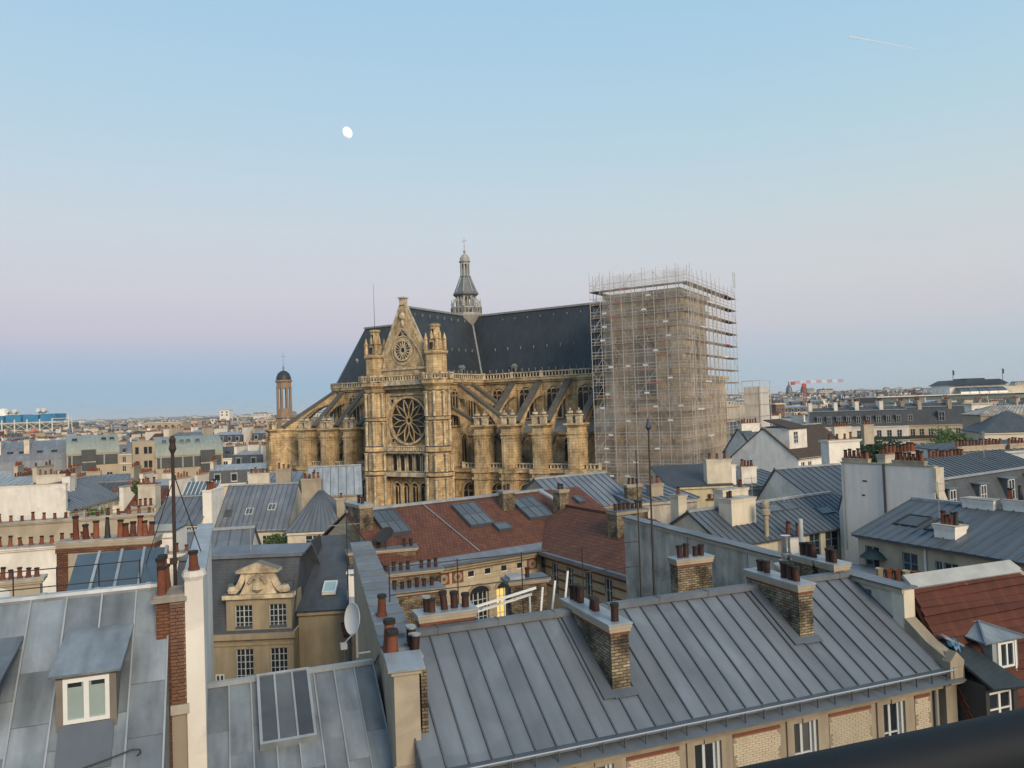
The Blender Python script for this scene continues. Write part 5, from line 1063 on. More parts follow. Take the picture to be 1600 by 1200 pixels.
for x, y, w_, h_, c_, r_ in ((-9.6, 3.4, 1.75, 2.85, 3, 2), (-3.55, 3.1, 1.9, 2.9, 3, 2), (1.3, 3.05, 2.1, 2.8, 3, 2), (-1.85, 2.25, 1.1, 0.85, 1, 1), (6.7, 4.2, 0.7, 0.9, 1, 1)):
    skylight(T, (x, y, 17.45 + (y + 0.1) * 0.448 + 0.02), (1, 0, 0), uT, w_, h_, c_, r_, frame=ZINC_SEAM, glass=GLASS_R, lift=0.26)
stack(T, 0.15, 1.15, 4.6, 5.2, 18.9, 21.0, BRICK_Y, [(0.5, 4.9), (0.8, 4.9)]); stack(T, 3.55, 4.35, 2.4, 3.2, 18.0, 20.9, BRICK_Y, [(3.8, 2.8), (4.1, 2.8)], cap=PLASTER_B)
stack(T, -10.9, -10.0, 4.4, 6.8, 17.5, 21.1, BRICK_Y, [(-10.45, 5.0), (-10.45, 5.6)])
WO, WY = (1.54, 51.59), -61
Wg = thing('striped_wing', 'cream brick wing with red brick stripes under a hipped red tiled roof', 'building', (*WO, 0), WY)
wx = (1.2, 3.0, 5.1, 7.1)
mb = MB(); wall_skin(mb, 0, 9.6, 0, 17.2, [(x - 0.35, x + 0.35, 14.6, 16.7) for x in wx], 0.3, 0.25); mb.poly([(9.6, 0.3, 0), (9.6, 7.6, 0), (9.6, 7.6, 17.2), (9.6, 0.3, 17.2)]); mb.poly([(9.6, 7.6, 0), (0, 7.6, 0), (0, 7.6, 17.2), (9.6, 7.6, 17.2)]); mb.build('wall', BRICK_STRIPE, Wg)
for x in wx: window(Wg, x, 0.42, 14.6, 0.7, 2.1, cols=2, rows=3, frame=FRAME_G)
for z in (16.78, 16.25, 15.65, 15.05):
    q = MB(); xs_ = [0] + [v for x in wx for v in (x - 0.36, x + 0.36)] + [9.63]
    for i in range(0, len(xs_), 2):
        if xs_[i + 1] - xs_[i] > 0.05 and z < 16.75: q.box(xs_[i], xs_[i + 1], 0.27, 0.3, z, z + 0.13)
    if z > 16.75: q.box(0, 9.63, 0.27, 0.3, z, z + 0.12)
    q.box(9.6, 9.63, 0.3, 7.6, z, z + 0.13); q.build('red_brick_stripe', BAND, Wg, kind='stuff')
q = MB(); q.box(0, 9.75, -0.05, 0.3, 17.0, 17.2); q.box(9.6, 9.9, 0.3, 7.6, 17.0, 17.2); q.build('cornice', BRICK_STRIPE, Wg)
q = MB(); q.box(-0.2, 10.05, -0.42, -0.1, 17.22, 17.42); q.box(9.75, 10.05, -0.1, 7.7, 17.22, 17.42); q.build('gutter', ZINC, Wg)
q = MB(); q.slab([(-3.0, -0.2, 17.4), (9.8, -0.2, 17.4), (7.2, 3.9, 19.7), (-3.0, 3.9, 19.7)], 0.1); q.slab([(9.8, -0.2, 17.4), (9.8, 7.8, 17.4), (7.2, 3.9, 19.7)], 0.1); q.slab([(9.8, 7.8, 17.4), (-3.0, 7.8, 17.4), (-3.0, 3.9, 19.7), (7.2, 3.9, 19.7)], 0.1); rW = q.build('roof', TILE, Wg)
q = MB(); q.beam((9.8, -0.2, 17.45), (7.2, 3.9, 19.75), 0.2, 0.12); q.beam((9.8, 7.8, 17.45), (7.2, 3.9, 19.75), 0.2, 0.12); q.beam((7.2, 3.9, 19.75), (-3, 3.9, 19.75), 0.2, 0.12); q.build('hip_tiles', TILE, rW)
stack(Wg, 4.9, 5.9, 2.0, 4.4, 17.5, 20.35, BRICK_Y, pot_row(5.4, 5.4, 2.1, 4.4, 7), cap=ZINC)
q = MB(); q.tube((9.7, 4.0, 17.6), (10.1, 2.4, 18.1), 0.02, n=5); q.tube((10.1, 2.4, 18.1), (10.2, 1.8, 17.7), 0.02, n=5); q.build('bent_cable', WHITE, Wg)
# ---- brick chimney blocks in the courtyard
def chim_block(a, b, z, th, label, pots, m=BRICK_Y, cap=ZINC, base=None, name='chimney_block', kind='brown'):
    A, B_ = V(a), V(b); d = B_ - A; y = math.degrees(math.atan2(d.y, d.x)); L = math.hypot(d.x, d.y)
    h = thing(name, label, 'chimney', (A.x, A.y, 0), y); stack(h, 0, L, 0, th, 0, z, m, [(L * f, th / 2, *k) for f, *k in pots], cap=cap, lip=0.16, band=BAND if m is BRICK_Y else None, kind=kind); return h
hA = chim_block((-10.2, 46.7), (-6.3, 47.7), 18.6, 0.9, 'yellow brick chimney block carrying a black satellite dish before the red roof', [(0.08,), (0.2,), (0.32,), (0.45,), (0.85,), (0.95,)])
hB = chim_block((-7.4, 41.8), (-4.3, 42.9), 18.25, 0.9, 'yellow brick chimney block with seven brown pots, the rear of two alike', [(0.1,), (0.23,), (0.35,), (0.47,), (0.7,), (0.83,), (0.95,)])
hC = chim_block((-7.0, 39.4), (-4.05, 40.55), 17.75, 1.1, 'broad yellow brick chimney block with a front row of evenly spaced brown pots', [(0.12,), (0.25,), (0.38,), (0.5,), (0.63,), (0.75,), (0.88,)])
hD = chim_block((-0.4, 37.0), (1.35, 37.6), 18.7, 0.9, 'brick chimney block with stepped zinc cap beside the yellow lit window', [(0.55,)], cap=ZINC)
q = MB(); q.box(0, 0.75, 0.05, 0.85, 18.7, 18.85); q.box(0.9, 1.75, 0.2, 0.8, 18.5, 18.62); q.build('zinc_step', ZINC_LT, hD)
sd = thing('satellite_dish', 'black satellite dish on the yellow brick chimney block before the red roof', 'satellite dish', (-8.1, 47.4, 18.6)); q = MB(); dish_mesh(q, 0.6, (0, 0, 0.75), (-0.2, -0.4, 0.5)); q.build('reflector', IRON, sd, smooth=True); q = MB(); q.tube((0, 0.1, 0), (0, 0.05, 0.75), 0.04); q.build('pole', IRON, sd)
an = thing('aerial', 'tall thin aerial mast with cross arms in front of the red roof', 'aerial', (-8.6, 39.0, 0)); q = MB(); q.tube((0, 0, 14), (0, 0, 21.6), 0.03, n=5); q.build('pole', IRON, an); q = MB(); q.tube((-0.9, 0.1, 21.3), (0.7, 0, 21.4), 0.02, n=4)
for i in range(6): q.tube((-0.8 + 0.25 * i, -0.2, 21.32), (-0.8 + 0.25 * i, 0.3, 21.32), 0.012, n=4)
q.build('antenna', STEEL, an)
house('low_red_roof_house', 'low house with plain red tiled slope beside the brick chimney blocks', (-9.4, 41.5), 20, 3.0, 5.0, 15.2, 17.4, 'shed', TILE, PLASTER_B)
house('courtyard_annex', 'low zinc-covered courtyard annex below the striped wing', (0.6, 30.0), 20, 7.2, 7.0, 15.6, 16.4, 'shed', ZINC_DK, PLASTER_B, sp=0.8)
# ---- renaissance facade with carved dormer
RO, RYW = (-16.6, 40.8), 1.8
Rh = thing('carved_dormer_house', 'ochre stone mansion with slate roof and a carved scrolled pediment dormer', 'house', (*RO, 0), RYW)
ux = (2.05, 3.83); hl = [(x - 0.46, x + 0.46, z, z + h_) for x in ux for z, h_ in ((15.8, 1.25), (13.0, 1.75))]
mb = MB(); wall_skin(mb, -2.0, 4.6, 0, 15.55, [h for h in hl if h[3] < 15.5], 0.0, 0.25); mb.poly([(4.6, 0, 0), (4.6, 8.5, 0), (4.6, 8.5, 15.5), (4.6, 0, 15.5)]); mb.build('wall', OCHRE, Rh)
mb = MB(); wall_skin(mb, 1.15, 4.55, 15.6, 17.4, [h for h in hl if h[3] > 15.5], -0.02, 0.25); mb.box(1.15, 4.55, 0.25, 2.2, 15.6, 17.4); mb.poly([(4.55, -0.02, 15.6), (4.55, 0.25, 15.6), (4.55, 0.25, 17.4), (4.55, -0.02, 17.4)]); mb.poly([(1.15, 0.25, 15.6), (1.15, -0.02, 15.6), (1.15, -0.02, 17.4), (1.15, 0.25, 17.4)]); dR = mb.build('dormer', OCHRE, Rh)
for x in ux: window(dR, x, 0.1, 15.8, 0.92, 1.25, cols=4, rows=4, frame=FRAME_G, bar=0.03, near=True); window(Rh, x, 0.12, 13.0, 0.92, 1.75, cols=4, rows=5, frame=FRAME_G, bar=0.03, near=True)
window(Rh, 0.75, -0.02, 12.5, 0.45, 1.0, cols=2, rows=3)
q = MB(); q.box(-2.0, 4.75, -0.25, 0, 15.3, 15.6); q.box(-2.0, 4.65, -0.08, 0, 14.95, 15.1); q.build('cornice', OCHRE, Rh)
q = MB(); q.box(1.0, 4.7, -0.22, 0.4, 17.4, 17.62); q.build('dormer_cornice', STONE_PALE, dR)
q = MB(); fn2 = lambda p, q_, t: (p, t, q_)
q.ext([(1.9, 17.62), (3.8, 17.62), (3.55, 18.2), (3.5, 18.75), (2.25, 18.75), (2.2, 18.2)], fn2, -0.1, 0.5)
q.ext([(1.75, 18.75), (3.95, 18.75), (3.95, 18.9), (2.85, 19.3), (1.75, 18.9)], fn2, -0.25, 0.55)
for s in (-1, 1):
    c = 2.85 + s * 1.35; q.lathe([(0.0, 17.62), (0.26, 17.7), (0.3, 17.85), (0.2, 18.05), (0.0, 18.12)], 8, (c, 0.05)); pts = [(2.85 + s * (1.3 - 0.6 * t ** 0.6), 17.75 + 0.95 * t) for t in (0, 0.25, 0.5, 0.75, 1)]
    for i in range(4): q.beam((pts[i][0], 0.0, pts[i][1]), (pts[i + 1][0], 0.0, pts[i + 1][1]), 0.3, 0.24, None, (0, 1, 0))
for k in range(9): a = R(20 * k + 10); q.lathe([(0.05, 18.1 + 0.32 * math.sin(a)), (0.13, 18.2 + 0.32 * math.sin(a)), (0.04, 18.3 + 0.32 * math.sin(a))], 6, (2.85 + 0.42 * math.cos(a), -0.15))
q.lathe([(0.08, 17.7), (0.3, 17.9), (0.22, 18.25), (0.14, 18.35), (0.19, 18.55), (0.05, 18.7)], 8, (2.85, -0.12))
q.build('carved_pediment', STONE_PALE, dR)
q = MB(); q.slab([(-2.0, -0.1, 15.6), (4.62, -0.1, 15.6), (4.62, 1.9, 19.3), (-2.0, 1.9, 19.3)], 0.1); q.slab([(4.62, -0.1, 15.6), (4.62, 8.5, 15.6), (4.3, 8.5, 19.3), (4.3, 1.9, 19.3)], 0.1); rR = q.build('roof', SLATE2, Rh)
q = MB(); q.slab([(-2.0, 1.85, 19.3), (4.75, 1.85, 19.3), (4.75, 4.2, 19.5), (-2.0, 4.2, 19.5)], 0.1); q.slab([(4.75, 8.0, 16.5), (-2.0, 8.0, 16.5), (-2.0, 4.2, 19.5), (4.75, 4.2, 19.5)], 0.1); q.beam((-2, 1.8, 19.3), (4.75, 1.8, 19.3), 0.25, 0.2); q.build('zinc_top', ZINC, rR)
for x in (0.85, 4.0): skylight(Rh, (x, 0.9, 17.5), (1, 0, 0), (0, 2.0, 3.7), 0.42, 0.6, 1, 1, frame=SLATE2, glass=GLASS_BL, lift=0.12)
R2 = house('ochre_gable_house', 'ochre rendered house end with slate roof and small bright skylight beside the mansion', (-12.0, 42.0), 6, 2.6, 9.0, 16.4, 18.9, 'shed', SLATE2, OCHRE)
skylight(R2, (1.1, 1.2, 16.9), (1, 0, 0), (0, 9, 2.5), 0.75, 1.3, 1, 1, frame=WHITE, glass=mat('bright_skylight', (0.36, 0.50, 0.50), rough=0.2, var=0.1), lift=0.15)
pf = thing('white_flue_strip', 'tall narrow white boxed flue on the side of the ochre house', 'flue', (-9.15, 41.6, 0), 4); q = MB(); q.box(0, 0.4, 0, 0.5, 0, 18.2); q.build('duct', PLASTER_W, pf); q = MB(); q.box(-0.1, 0.55, -0.1, 0.6, 18.35, 18.45)
for x in (0.02, 0.33): q.box(x, x + 0.06, 0.0, 0.06, 18.2, 18.35)
q.build('cowl', WHITE, pf)
q = thing('rubble_wall', 'dark rubble stone party wall between the white flue and the satellite dish', 'wall', (-8.6, 39.5, 0), 14); mb = MB(); mb.box(0, 1.5, 0, 3.5, 0, 17.0); mb.build('wall', BRICK_Y if False else mat('dark_rubble', (0.12, 0.11, 0.095), (0.075, 0.07, 0.062), rough=0.95, scale=2, bump=0.8, bscale=5), q); mb = MB(); mb.box(-0.1, 1.6, -0.15, 3.6, 17.0, 17.12); mb.build('coping', ZINC_LT, q)

# ================================================================ right hand roofs
I1o, I1y = (13.5, 50.9), 31
I1 = house('cream_zinc_house', 'cream house under a wide low zinc roof with two flat dark rooflights', I1o, I1y, 15.2, 6.2, 17.45, 19.25, 'gable', ZINC_DK, PLASTER, [(15.5, 1.6, 0.75, [7.5]), (15.5, 1.65, 1.2, [9.2]), (15.4, 1.7, 1.5, [11.1])], sp=0.55, pieces=True, rd=3.1, frame=FRAME_B, over=0.35)
uI = V((0, 3.1, 1.8)).normalized()
for x, y, w_ in ((6.6, 2.0, 1.9), (8.7, 2.0, 1.5), (11.6, 1.1, 1.5)): skylight(I1, (x, y, 17.5 + y * 0.58), (1, 0, 0), uI, w_, 0.85, 1, 1, frame=ZINC_DK, glass=GLASS_R, lift=0.1)
stack(I1, 2.3, 4.7, 1.3, 2.5, 17.5, 20.1, PLASTER, [(2.6, 1.9, 'brown'), (2.9, 1.9, 'brown')], cap=PLASTER_G); stack(I1, 3.6, 6.2, 3.3, 4.2, 17.5, 20.5, PLASTER, [(5.8, 3.7, 'clay')], cap=PLASTER_G); stack(I1, 0.4, 1.2, 4.5, 5.3, 17.5, 20.3, PLASTER, [(0.8, 4.9, 'clay')], cap=PLASTER_G)
q = MB(); q.lathe([(0.17, 17.0), (0.17, 18.7), (0.2, 18.7), (0.2, 18.95), (0.32, 19.0), (0.3, 19.3), (0.18, 19.4), (0.26, 19.6), (0.24, 19.85), (0.1, 20.0)], 12, (4.3, 0.1)); q.build('clay_cowl', PLASTER_B, I1, smooth=True)
q = MB(); q.box(5.3, 6.9, -1.0, 0.0, 14.5, 17.25); q.build('white_bay', PLASTER_W, I1); q = MB(); q.tube((6.35, -1.1, 14), (6.35, -1.1, 18.6), 0.16, n=10); q.build('flue_pipe', FRAME_G, I1, smooth=True)
for x in (5.7, 6.8): pot(I1, x, -0.5, 17.25, 'tall', 1.2)
house('roof_terrace_annex', 'low dark zinc link roof between the cream house and the white gable wall', (26.3, 58.4), -10, 6.0, 5.0, 16.9, 17.5, 'shed', ZINC_DK, PLASTER_B, sp=0.8)
# terrace with plants and parasols
par = thing('green_parasol', 'open dark green parasol on the roof terrace behind the party wall', 'parasol', (20.3, 44.0, 0)); q = MB(); q.tube((0, 0, 0), (0, 0, 18.3), 0.04, n=6); q.build('pole', IRON, par); q = MB(); q.lathe([(0.85, 17.75), (0.8, 17.8), (0.5, 18.05), (0.03, 18.25)], 10); q.build('canopy', mat('green_canvas', (0.022, 0.05, 0.052), rough=0.8, var=0.2), par)
par = thing('brown_parasol', 'dark brown parasol with pale fringe on the roof terrace beside the green one', 'parasol', (21.0, 44.6, 0)); q = MB(); q.tube((0, 0, 0), (0, 0, 19.0), 0.04, n=6); q.build('pole', IRON, par); q = MB(); q.lathe([(0.75, 18.5), (0.7, 18.6), (0.5, 18.85), (0.03, 19.0)], 10); q.build('canopy', mat('brown_canvas', (0.06, 0.045, 0.04), rough=0.8, var=0.2), par); q = MB(); q.lathe([(0.76, 18.25), (0.76, 18.5), (0.7, 18.5)], 10); q.build('fringe', PLASTER, par)
for i in range(8):
    p = V((19.2, 41.2, 0)).lerp(V((21.6, 39.4, 0)), i / 7); q = MB(); q.lathe([(0.17, 17.2), (0.24, 17.75), (0.2, 17.75), (0.1, 17.6)], 8); o = q.build('plant_pot', CLAY if i % 3 else OCHRE, None, (p.x, p.y, 0)); tag(o, 'terracotta plant pot in the row on the terrace edge' if i % 3 else 'ochre plant pot in the row on the terrace edge', 'plant pot', 'plant pots along the terrace edge')
tz = thing('terrace_deck', 'low zinc terrace roof behind the grey party wall carrying plant pots', 'roof', (15.5, 44.2, 0), -40); q = MB(); q.box(0, 9.5, -1.2, 3.2, 0, 17.15); q.build('wall', PLASTER_B, tz); q = MB(); q.box(-0.1, 9.6, -1.3, 3.3, 17.15, 17.2); q.build('zinc_deck', ZINC, tz)
I3o, I3y = (27.3, 50.6), 32
I3 = house('grey_mansard_house', 'house with grey slate mansard, boxy teal dormers and zinc top beside the white gable', I3o, I3y, 16.0, 7.0, 18.6, 22.05, 'mansard', ZINC_DK, PLASTER_W, [], zb=21.0, sb=0.75, rd=3.6, dorm=[(2.4, 19.15, 0.75, 1.25), (6.3, 19.1, 0.75, 1.3), (10.1, 19.0, 0.85, 1.5), (13.8, 19.0, 0.85, 1.5)], sp=0.6, pieces=True)
q = MB(); q.box(-0.55, -0.12, -0.45, 6.3, 0, 22.15); o = q.build('gable_wall', mat('pale_blue_grey_render', (0.74, 0.695, 0.65), (0.62, 0.585, 0.55), rough=0.9, scale=0.4, streak=0.10, bump=0.2), I3)
q = MB(); q.beam((-0.6, 3.0, 17.5), (-0.6, 3.0, 22.2), 0.16, 0.12); q.build('soil_pipe', IRON, I3)
q = MB(); q.box(-0.575, -0.55, 4.3, 4.62, 20.9, 21.0); q.build('wall_vent', IRON, I3); q = MB(); q.box(-0.572, -0.55, 4.5, 4.72, 19.9, 20.0); q.build('wall_vent', IRON, I3)
q = MB(); q.box(-0.558, -0.55, -0.4, 0.7, 17.6, 19.3); q.build('render_patch', PLASTER_B, I3); q = MB(); q.tube((-0.58, 6.05, 16), (-0.58, 6.05, 22.1), 0.05, n=6); q.build('downpipe', STEEL, I3)
q = MB(); q.box(-0.6, -0.05, -0.5, 6.35, 22.15, 22.22); q.build('coping', PLASTER_B, I3); q = MB(); q.box(-0.62, 0.3, -0.62, -0.4, 20.6, 22.1); q.slab([(-0.5, -1.25, 18.6), (0.35, -1.25, 18.6), (0.35, -0.5, 20.7), (-0.5, -0.5, 20.7)], 0.1); q.build('quoin_strip', PLASTER, I3)
stack(I3, -0.5, -0.16, 0.2, 2.4, 21.9, 22.5, PLASTER_B, pot_row(-0.33, -0.33, 0.3, 2.3, 7, 'clay'), cap=PLASTER_G, lip=0.03); stack(I3, -0.5, -0.16, 4.2, 6.2, 21.9, 22.5, PLASTER_B, pot_row(-0.33, -0.33, 4.2, 6.2, 6, 'clay'), cap=PLASTER_G, lip=0.03); stack(I3, 0.6, 4.6, 3.6, 4.2, 21, 22.75, PLASTER, pot_row(0.6, 4.6, 3.9, 3.9, 9, 'clay'), cap=PLASTER_G)
q = MB(); q.box(-0.95, -0.57, 1.0, 1.9, 18.4, 19.0); o = q.build('air_conditioner', WHITE, I3); q = MB(); ring(q, 0.13, 0.2, -0.01, 0.0, 0, 12); q.build('fan_grille', IRON, o, (-0.955, 1.45, 18.7), R(-90))
I4 = house('long_white_zinc_house', 'long off white house with blue grey casements under a low dark zinc roof', (19.79, 45.0), -66, 13.0, 9.0, 19.0, 20.5, 'gable', ZINC_DK, PLASTER_B, [(17.2, 1.15, 0.95, [0.95, 3.4]), (17.2, 1.0, 0.4, [5.1]), (17.2, 1.0, 0.8, [5.8]), (17.2, 1.0, 1.7, [7.3])], frame=FRAME_B, sp=0.62, pieces=True, rd=4.8, over=0.4)
uI = V((0, 4.8, 1.5)).normalized()
for x, y, w_ in ((1.3, 1.4, 1.5), (3.3, 1.3, 1.4)): skylight(I4, (x, y, 19.05 + y * 0.312), (1, 0, 0), uI, w_, 1.4, 1, 1, frame=IRON, glass=mat('dark_rooflight', (0.045, 0.05, 0.06), rough=0.3, var=0.2), lift=0.1)
stack(I4, 4.4, 5.6, 0.7, 1.6, 19.0, 20.0, PLASTER_W, [(4.7, 1.1, 'clay'), (4.95, 1.1, 'clay'), (5.2, 1.1, 'clay'), (5.4, 1.1, 'black')], cap=PLASTER_G); stack(I4, 3.4, 5.2, 4.4, 5.2, 19.5, 21.0, PLASTER_W, [], cap=PLASTER_G); stack(I4, 5.6, 7.6, 4.6, 5.3, 19.5, 21.1, PLASTER_W, [(5.8, 4.9, 'clay'), (6.4, 4.9, 'black'), (7.0, 4.9, 'clay')], cap=PLASTER_G)
q = MB(); q.tube((4.4, -0.08, 10), (4.4, -0.08, 18.7), 0.06, n=6); q.build('downpipe', WHITE, I4)
house('small_zinc_annex', 'small low zinc annex under the windows of the long white house', (19.9, 39.6), -66, 4.0, 3.0, 16.6, 17.1, 'shed', ZINC_DK, PLASTER_B, sp=0.6)
# white houses beside the scaffold
o, y, w = fr((1247, 716), (1310, 706), 20.0, 38)
Wh = house('brown_roofed_white_house', 'tall white house with brown tiled roof and a white dormer', o, y, w + 1.5, 9.0, 20.0, 23.4, 'gable', TILE_BR, PLASTER_W, [(17.9, 1.6, 0.8, [1.0, 2.4]), (14.6, 1.6, 0.9, [2.0])], rd=4.5)
q = MB(); q.box(0.3, 4.0, 1.2, 4.5, 21.0, 23.4); q.slab([(0.0, 0.9, 23.4), (4.4, 0.9, 23.4), (3.9, 4.6, 24.4), (0.4, 4.6, 24.4)], 0.1, 1); dd = q.build('dormer', [PLASTER_W, TILE_BR], Wh); window(dd, 1.6, 1.16, 21.6, 0.9, 1.4)
o, y, w = fr((1185, 745), (1250, 745), 16.5, 20)
W2 = house('white_shouldered_house', 'white rendered house with stepped zinc gable edge and chimney pots beside the scaffold', o, y, w + 1.0, 7.5, 19.5, 22.8, 'gable', ZINC_DK, PLASTER_W, [(17.0, 1.6, 1.0, [2.0])], rd=4.0, sp=0.8, stacks=[(0.2, 3.2, 3.4, 4.2, 23.6, PLASTER_W, 6, 'clay')])
q = MB(); q.box(1.2, 3.2, -0.9, 0.2, 0, 21.6); q.build('white_shaft', PLASTER_W, W2); q = MB(); q.slab([(-0.4, -0.6, 19.2), (1.2, -0.6, 19.2), (1.2, 2.6, 22.6), (-0.4, 2.6, 22.6)], 0.15); q.build('zinc_cheek', ZINC_DK, W2)
o, y, w = fr((1045, 757), (1140, 752), 19.5, 3)
Cb = house('yellowed_block', 'boxy yellowed cream house with a small slate slope in front of the scaffold', o, y, w, 7.0, 19.3, 20.6, 'shed', SLATE2, mat('yellowed_plaster', (0.55, 0.49, 0.32), (0.42, 0.37, 0.26), rough=0.9, scale=0.6, streak=0.25, bump=0.2), [], stacks=[(w - 2.2, w + 0.1, 0.2, 1.2, 21.6, PLASTER, 3, 'clay')])
q = MB(); q.box(w - 2.4, w - 0.1, -0.25, 0.0, 18.0, 18.1)
for i in range(4): q.lathe([(0.1, 18.1), (0.16, 18.5), (0.1, 18.5)], 7, (w - 2.1 + 0.5 * i, -0.12))
q.build('pot_shelf', CLAY, Cb)
o, y, w = fr((1140, 790), (1215, 775), 17.2, 15)
house('grey_flank_house', 'blue grey rendered house flank with small white chimneys below the scaffold', o, y, w, 7.0, 18.8, 19.6, 'shed', ZINC_DK, mat('blue_grey_render', (0.33, 0.345, 0.36), (0.26, 0.275, 0.29), rough=0.9, scale=0.5, streak=0.25), [], sp=0.8, stacks=[(0.2, 1.4, 1.0, 1.8, 20.9, PLASTER_W, 3, 'brown'), (2.0, 3.6, 1.0, 1.8, 20.6, PLASTER_W, 4, 'clay')])
o, y, w = fr((985, 800), (1060, 785), 18.5, 18)
house('pale_wall_house', 'pale rendered house with low zinc top and short brick stacks behind the red roof', o, y, w, 6.0, 19.2, 19.8, 'shed', ZINC, PLASTER_G, [], sp=0.7, stacks=[(0.3, 1.6, 1.0, 1.6, 20.5, BRICK_Y, 3, 'brown'), (2.4, 3.6, 1.2, 1.8, 20.4, PLASTER_B, 2, 'clay')])
o, y, w = fr((882, 796), (960, 786), 19.0, 30)
house('bluish_zinc_house', 'house with a pale blue grey standing seam zinc slope behind the red tiled hall', o, y, w + 2, 8.0, 19.0, 21.0, 'gable', ZINC, PLASTER_B, [], sp=0.6, rd=4.2)
o, y, w = fr((1345, 770), (1330, 700), 20, 20)
chim_block(on_z(1305, 805, 18)[:2] + (0,) if False else (31.0, 76.0), (34.5, 77.0), 22.6, 1.2, 'white chimney slab with red clay pots left of the pale gable wall', [(0.15, 'clay'), (0.4, 'clay'), (0.65, 'clay'), (0.85, 'clay')], m=PLASTER_W, cap=PLASTER_G, name='chimney_slab')
house('sloping_zinc_house', 'house with dark zinc slope running down beside the pale gable wall', (25.5, 62.0), 20, 7.0, 10.0, 17.4, 20.6, 'gable', ZINC_DK, PLASTER_W, [], sp=0.7, rd=7.0)
# long pale walls with pots behind the grey mansard
o, y, w = fr((1270, 690), (1395, 700), 21.0, 12)
house('grey_white_terrace', 'row of pale grey rendered flanks with red pots in front of the trees', o, y, w, 8.0, 21.2, 22.0, 'shed', ZINC, PLASTER_W, [], sp=0.9, stacks=[(0.2, 2.4, 1, 1.7, 22.8, PLASTER, 5, 'clay'), (4.0, 6.5, 1, 1.7, 22.8, PLASTER, 6, 'clay'), (8.5, 10.0, 1, 1.7, 22.9, PLASTER_B, 3, 'clay')])
a = at_y(1500, 706, 76); o, y, w = (a.x, a.y), 14, 14.0
house('long_pale_wall_house', 'long pale blue grey parapet wall crowned by a row of red chimney pots', o, y, w, 8.0, 20.9, 21.3, 'shed', ZINC, mat('pale_blue_plaster', (0.50, 0.53, 0.53), (0.42, 0.45, 0.46), rough=0.9, scale=0.4, streak=0.15), [], sp=0.9, stacks=[(0.2, 6.0, 0.5, 1.2, 21.5, PLASTER_B, 14, 'clay'), (6.6, 10.5, 0.5, 1.2, 21.5, PLASTER_B, 9, 'clay')])
a = at_y(1425, 727, 61.5); o, y, w = (a.x, a.y), 10, 5.6
house('cream_pot_house', 'cream parapet house with a long row of red pots before the grey mansard zinc top', o, y, w, 5.0, 20.8, 21.0, 'shed', ZINC, PLASTER, [], sp=0.9, stacks=[(0.2, 1.3, 0.8, 1.4, 22.3, PLASTER_G, 4, 'clay'), (1.8, 5.2, 0.2, 0.8, 21.7, PLASTER, 10, 'clay')])

# ================================================================ left hand roofs
o, y, w = fr((335, 830), (449, 825), 15.0, 2)
Gh = house('wide_zinc_slope_house', 'house with a wide plain grey zinc slope and three small rooflights', o, y, w, 10.5, 15.0, 19.2, 'gable', ZINC, PLASTER, [(13.0, 1.35, 0.9, [2.7, 5.4])], sp=0.55, pieces=True, rd=5.2)
uG = V((0, 5.2, 4.2)).normalized()
for x, y_, w_ in ((0.5, 1.5, 0.75), (2.7, 1.6, 0.8), (5.0, 2.0, 0.85)): skylight(Gh, (x, y_, 15.06 + y_ * 0.808), (1, 0, 0), uG, w_, 0.95, 1 if x < 2 else 2, 1, frame=FRAME_G if x > 2 else ZINC_SEAM, glass=GLASS_R, lift=0.12)
q = MB(); q.box(-1.05, -0.12, -0.3, 3.6, 0, 19.2); q.box(-1.1, -0.08, -0.35, 3.65, 19.2, 19.35); o_ = q.build('chimney_wall', PLASTER_W, Gh); pot(o_, -0.6, 0.2, 19.35, 'clay', 1.5); pot(o_, -0.6, 1.0, 19.35, 'clay', 1.5); pot(o_, -0.6, 2.0, 19.35, 'clay', 1.4)
o, y, w = fr((449, 832), (535, 818), 15.5, 6)
Hh = house('hipped_zinc_house', 'smaller house with hipped grey zinc roof just behind the wide zinc slope', o, y, w + 0.5, 9.0, 15.5, 19.0, 'hip', ZINC, PLASTER, [(14.2, 0.9, 1.4, [2.4])], sp=0.6, stacks=[(4.6, 5.4, 1.5, 2.6, 18.4, PLASTER_B, 1, 'clay'), (0.6, 2.6, 5.2, 6.0, 20.2, PLASTER_B, 4, 'clay')])
o, y, w = fr((480, 775), (545, 768), 17.4, 12)
house('pale_zinc_peak_house', 'pale zinc roofed house tucked against the choir buttresses of the church', o, y, w + 1.5, 8.0, 17.4, 20.4, 'gable', ZINC_LT, PLASTER_B, [], sp=0.9, rd=4, stacks=[(0.2, 1.4, 1.0, 2.2, 19.8, PLASTER_B, 2, 'clay')])
o, y, w = fr((380, 772), (470, 762), 17.6, 8)
house('stacked_chimney_house', 'beige house with crowded clay pots below the choir of the church', o, y, w, 8.0, 18.2, 19.4, 'shed', ZINC, PLASTER_B, [], sp=0.9, stacks=[(0.5, 3.0, 0.6, 1.4, 20.0, PLASTER, 5, 'clay'), (3.8, 5.6, 0.4, 1.2, 20.4, PLASTER_B, 3, 'clay')])
o, y, w = fr((236, 822), (318, 816), 16.0, 3)
Ih = house('strip_window_house', 'house with blue grey zinc roof over a strip of small white windows', o, y, w, 9.0, 16.0, 18.4, 'gable', ZINC, PLASTER, [(15.1, 0.62, 0.5, [0.9, 1.5, 2.1, 3.2, 3.8, 4.4])], sp=0.7, rd=4.5)
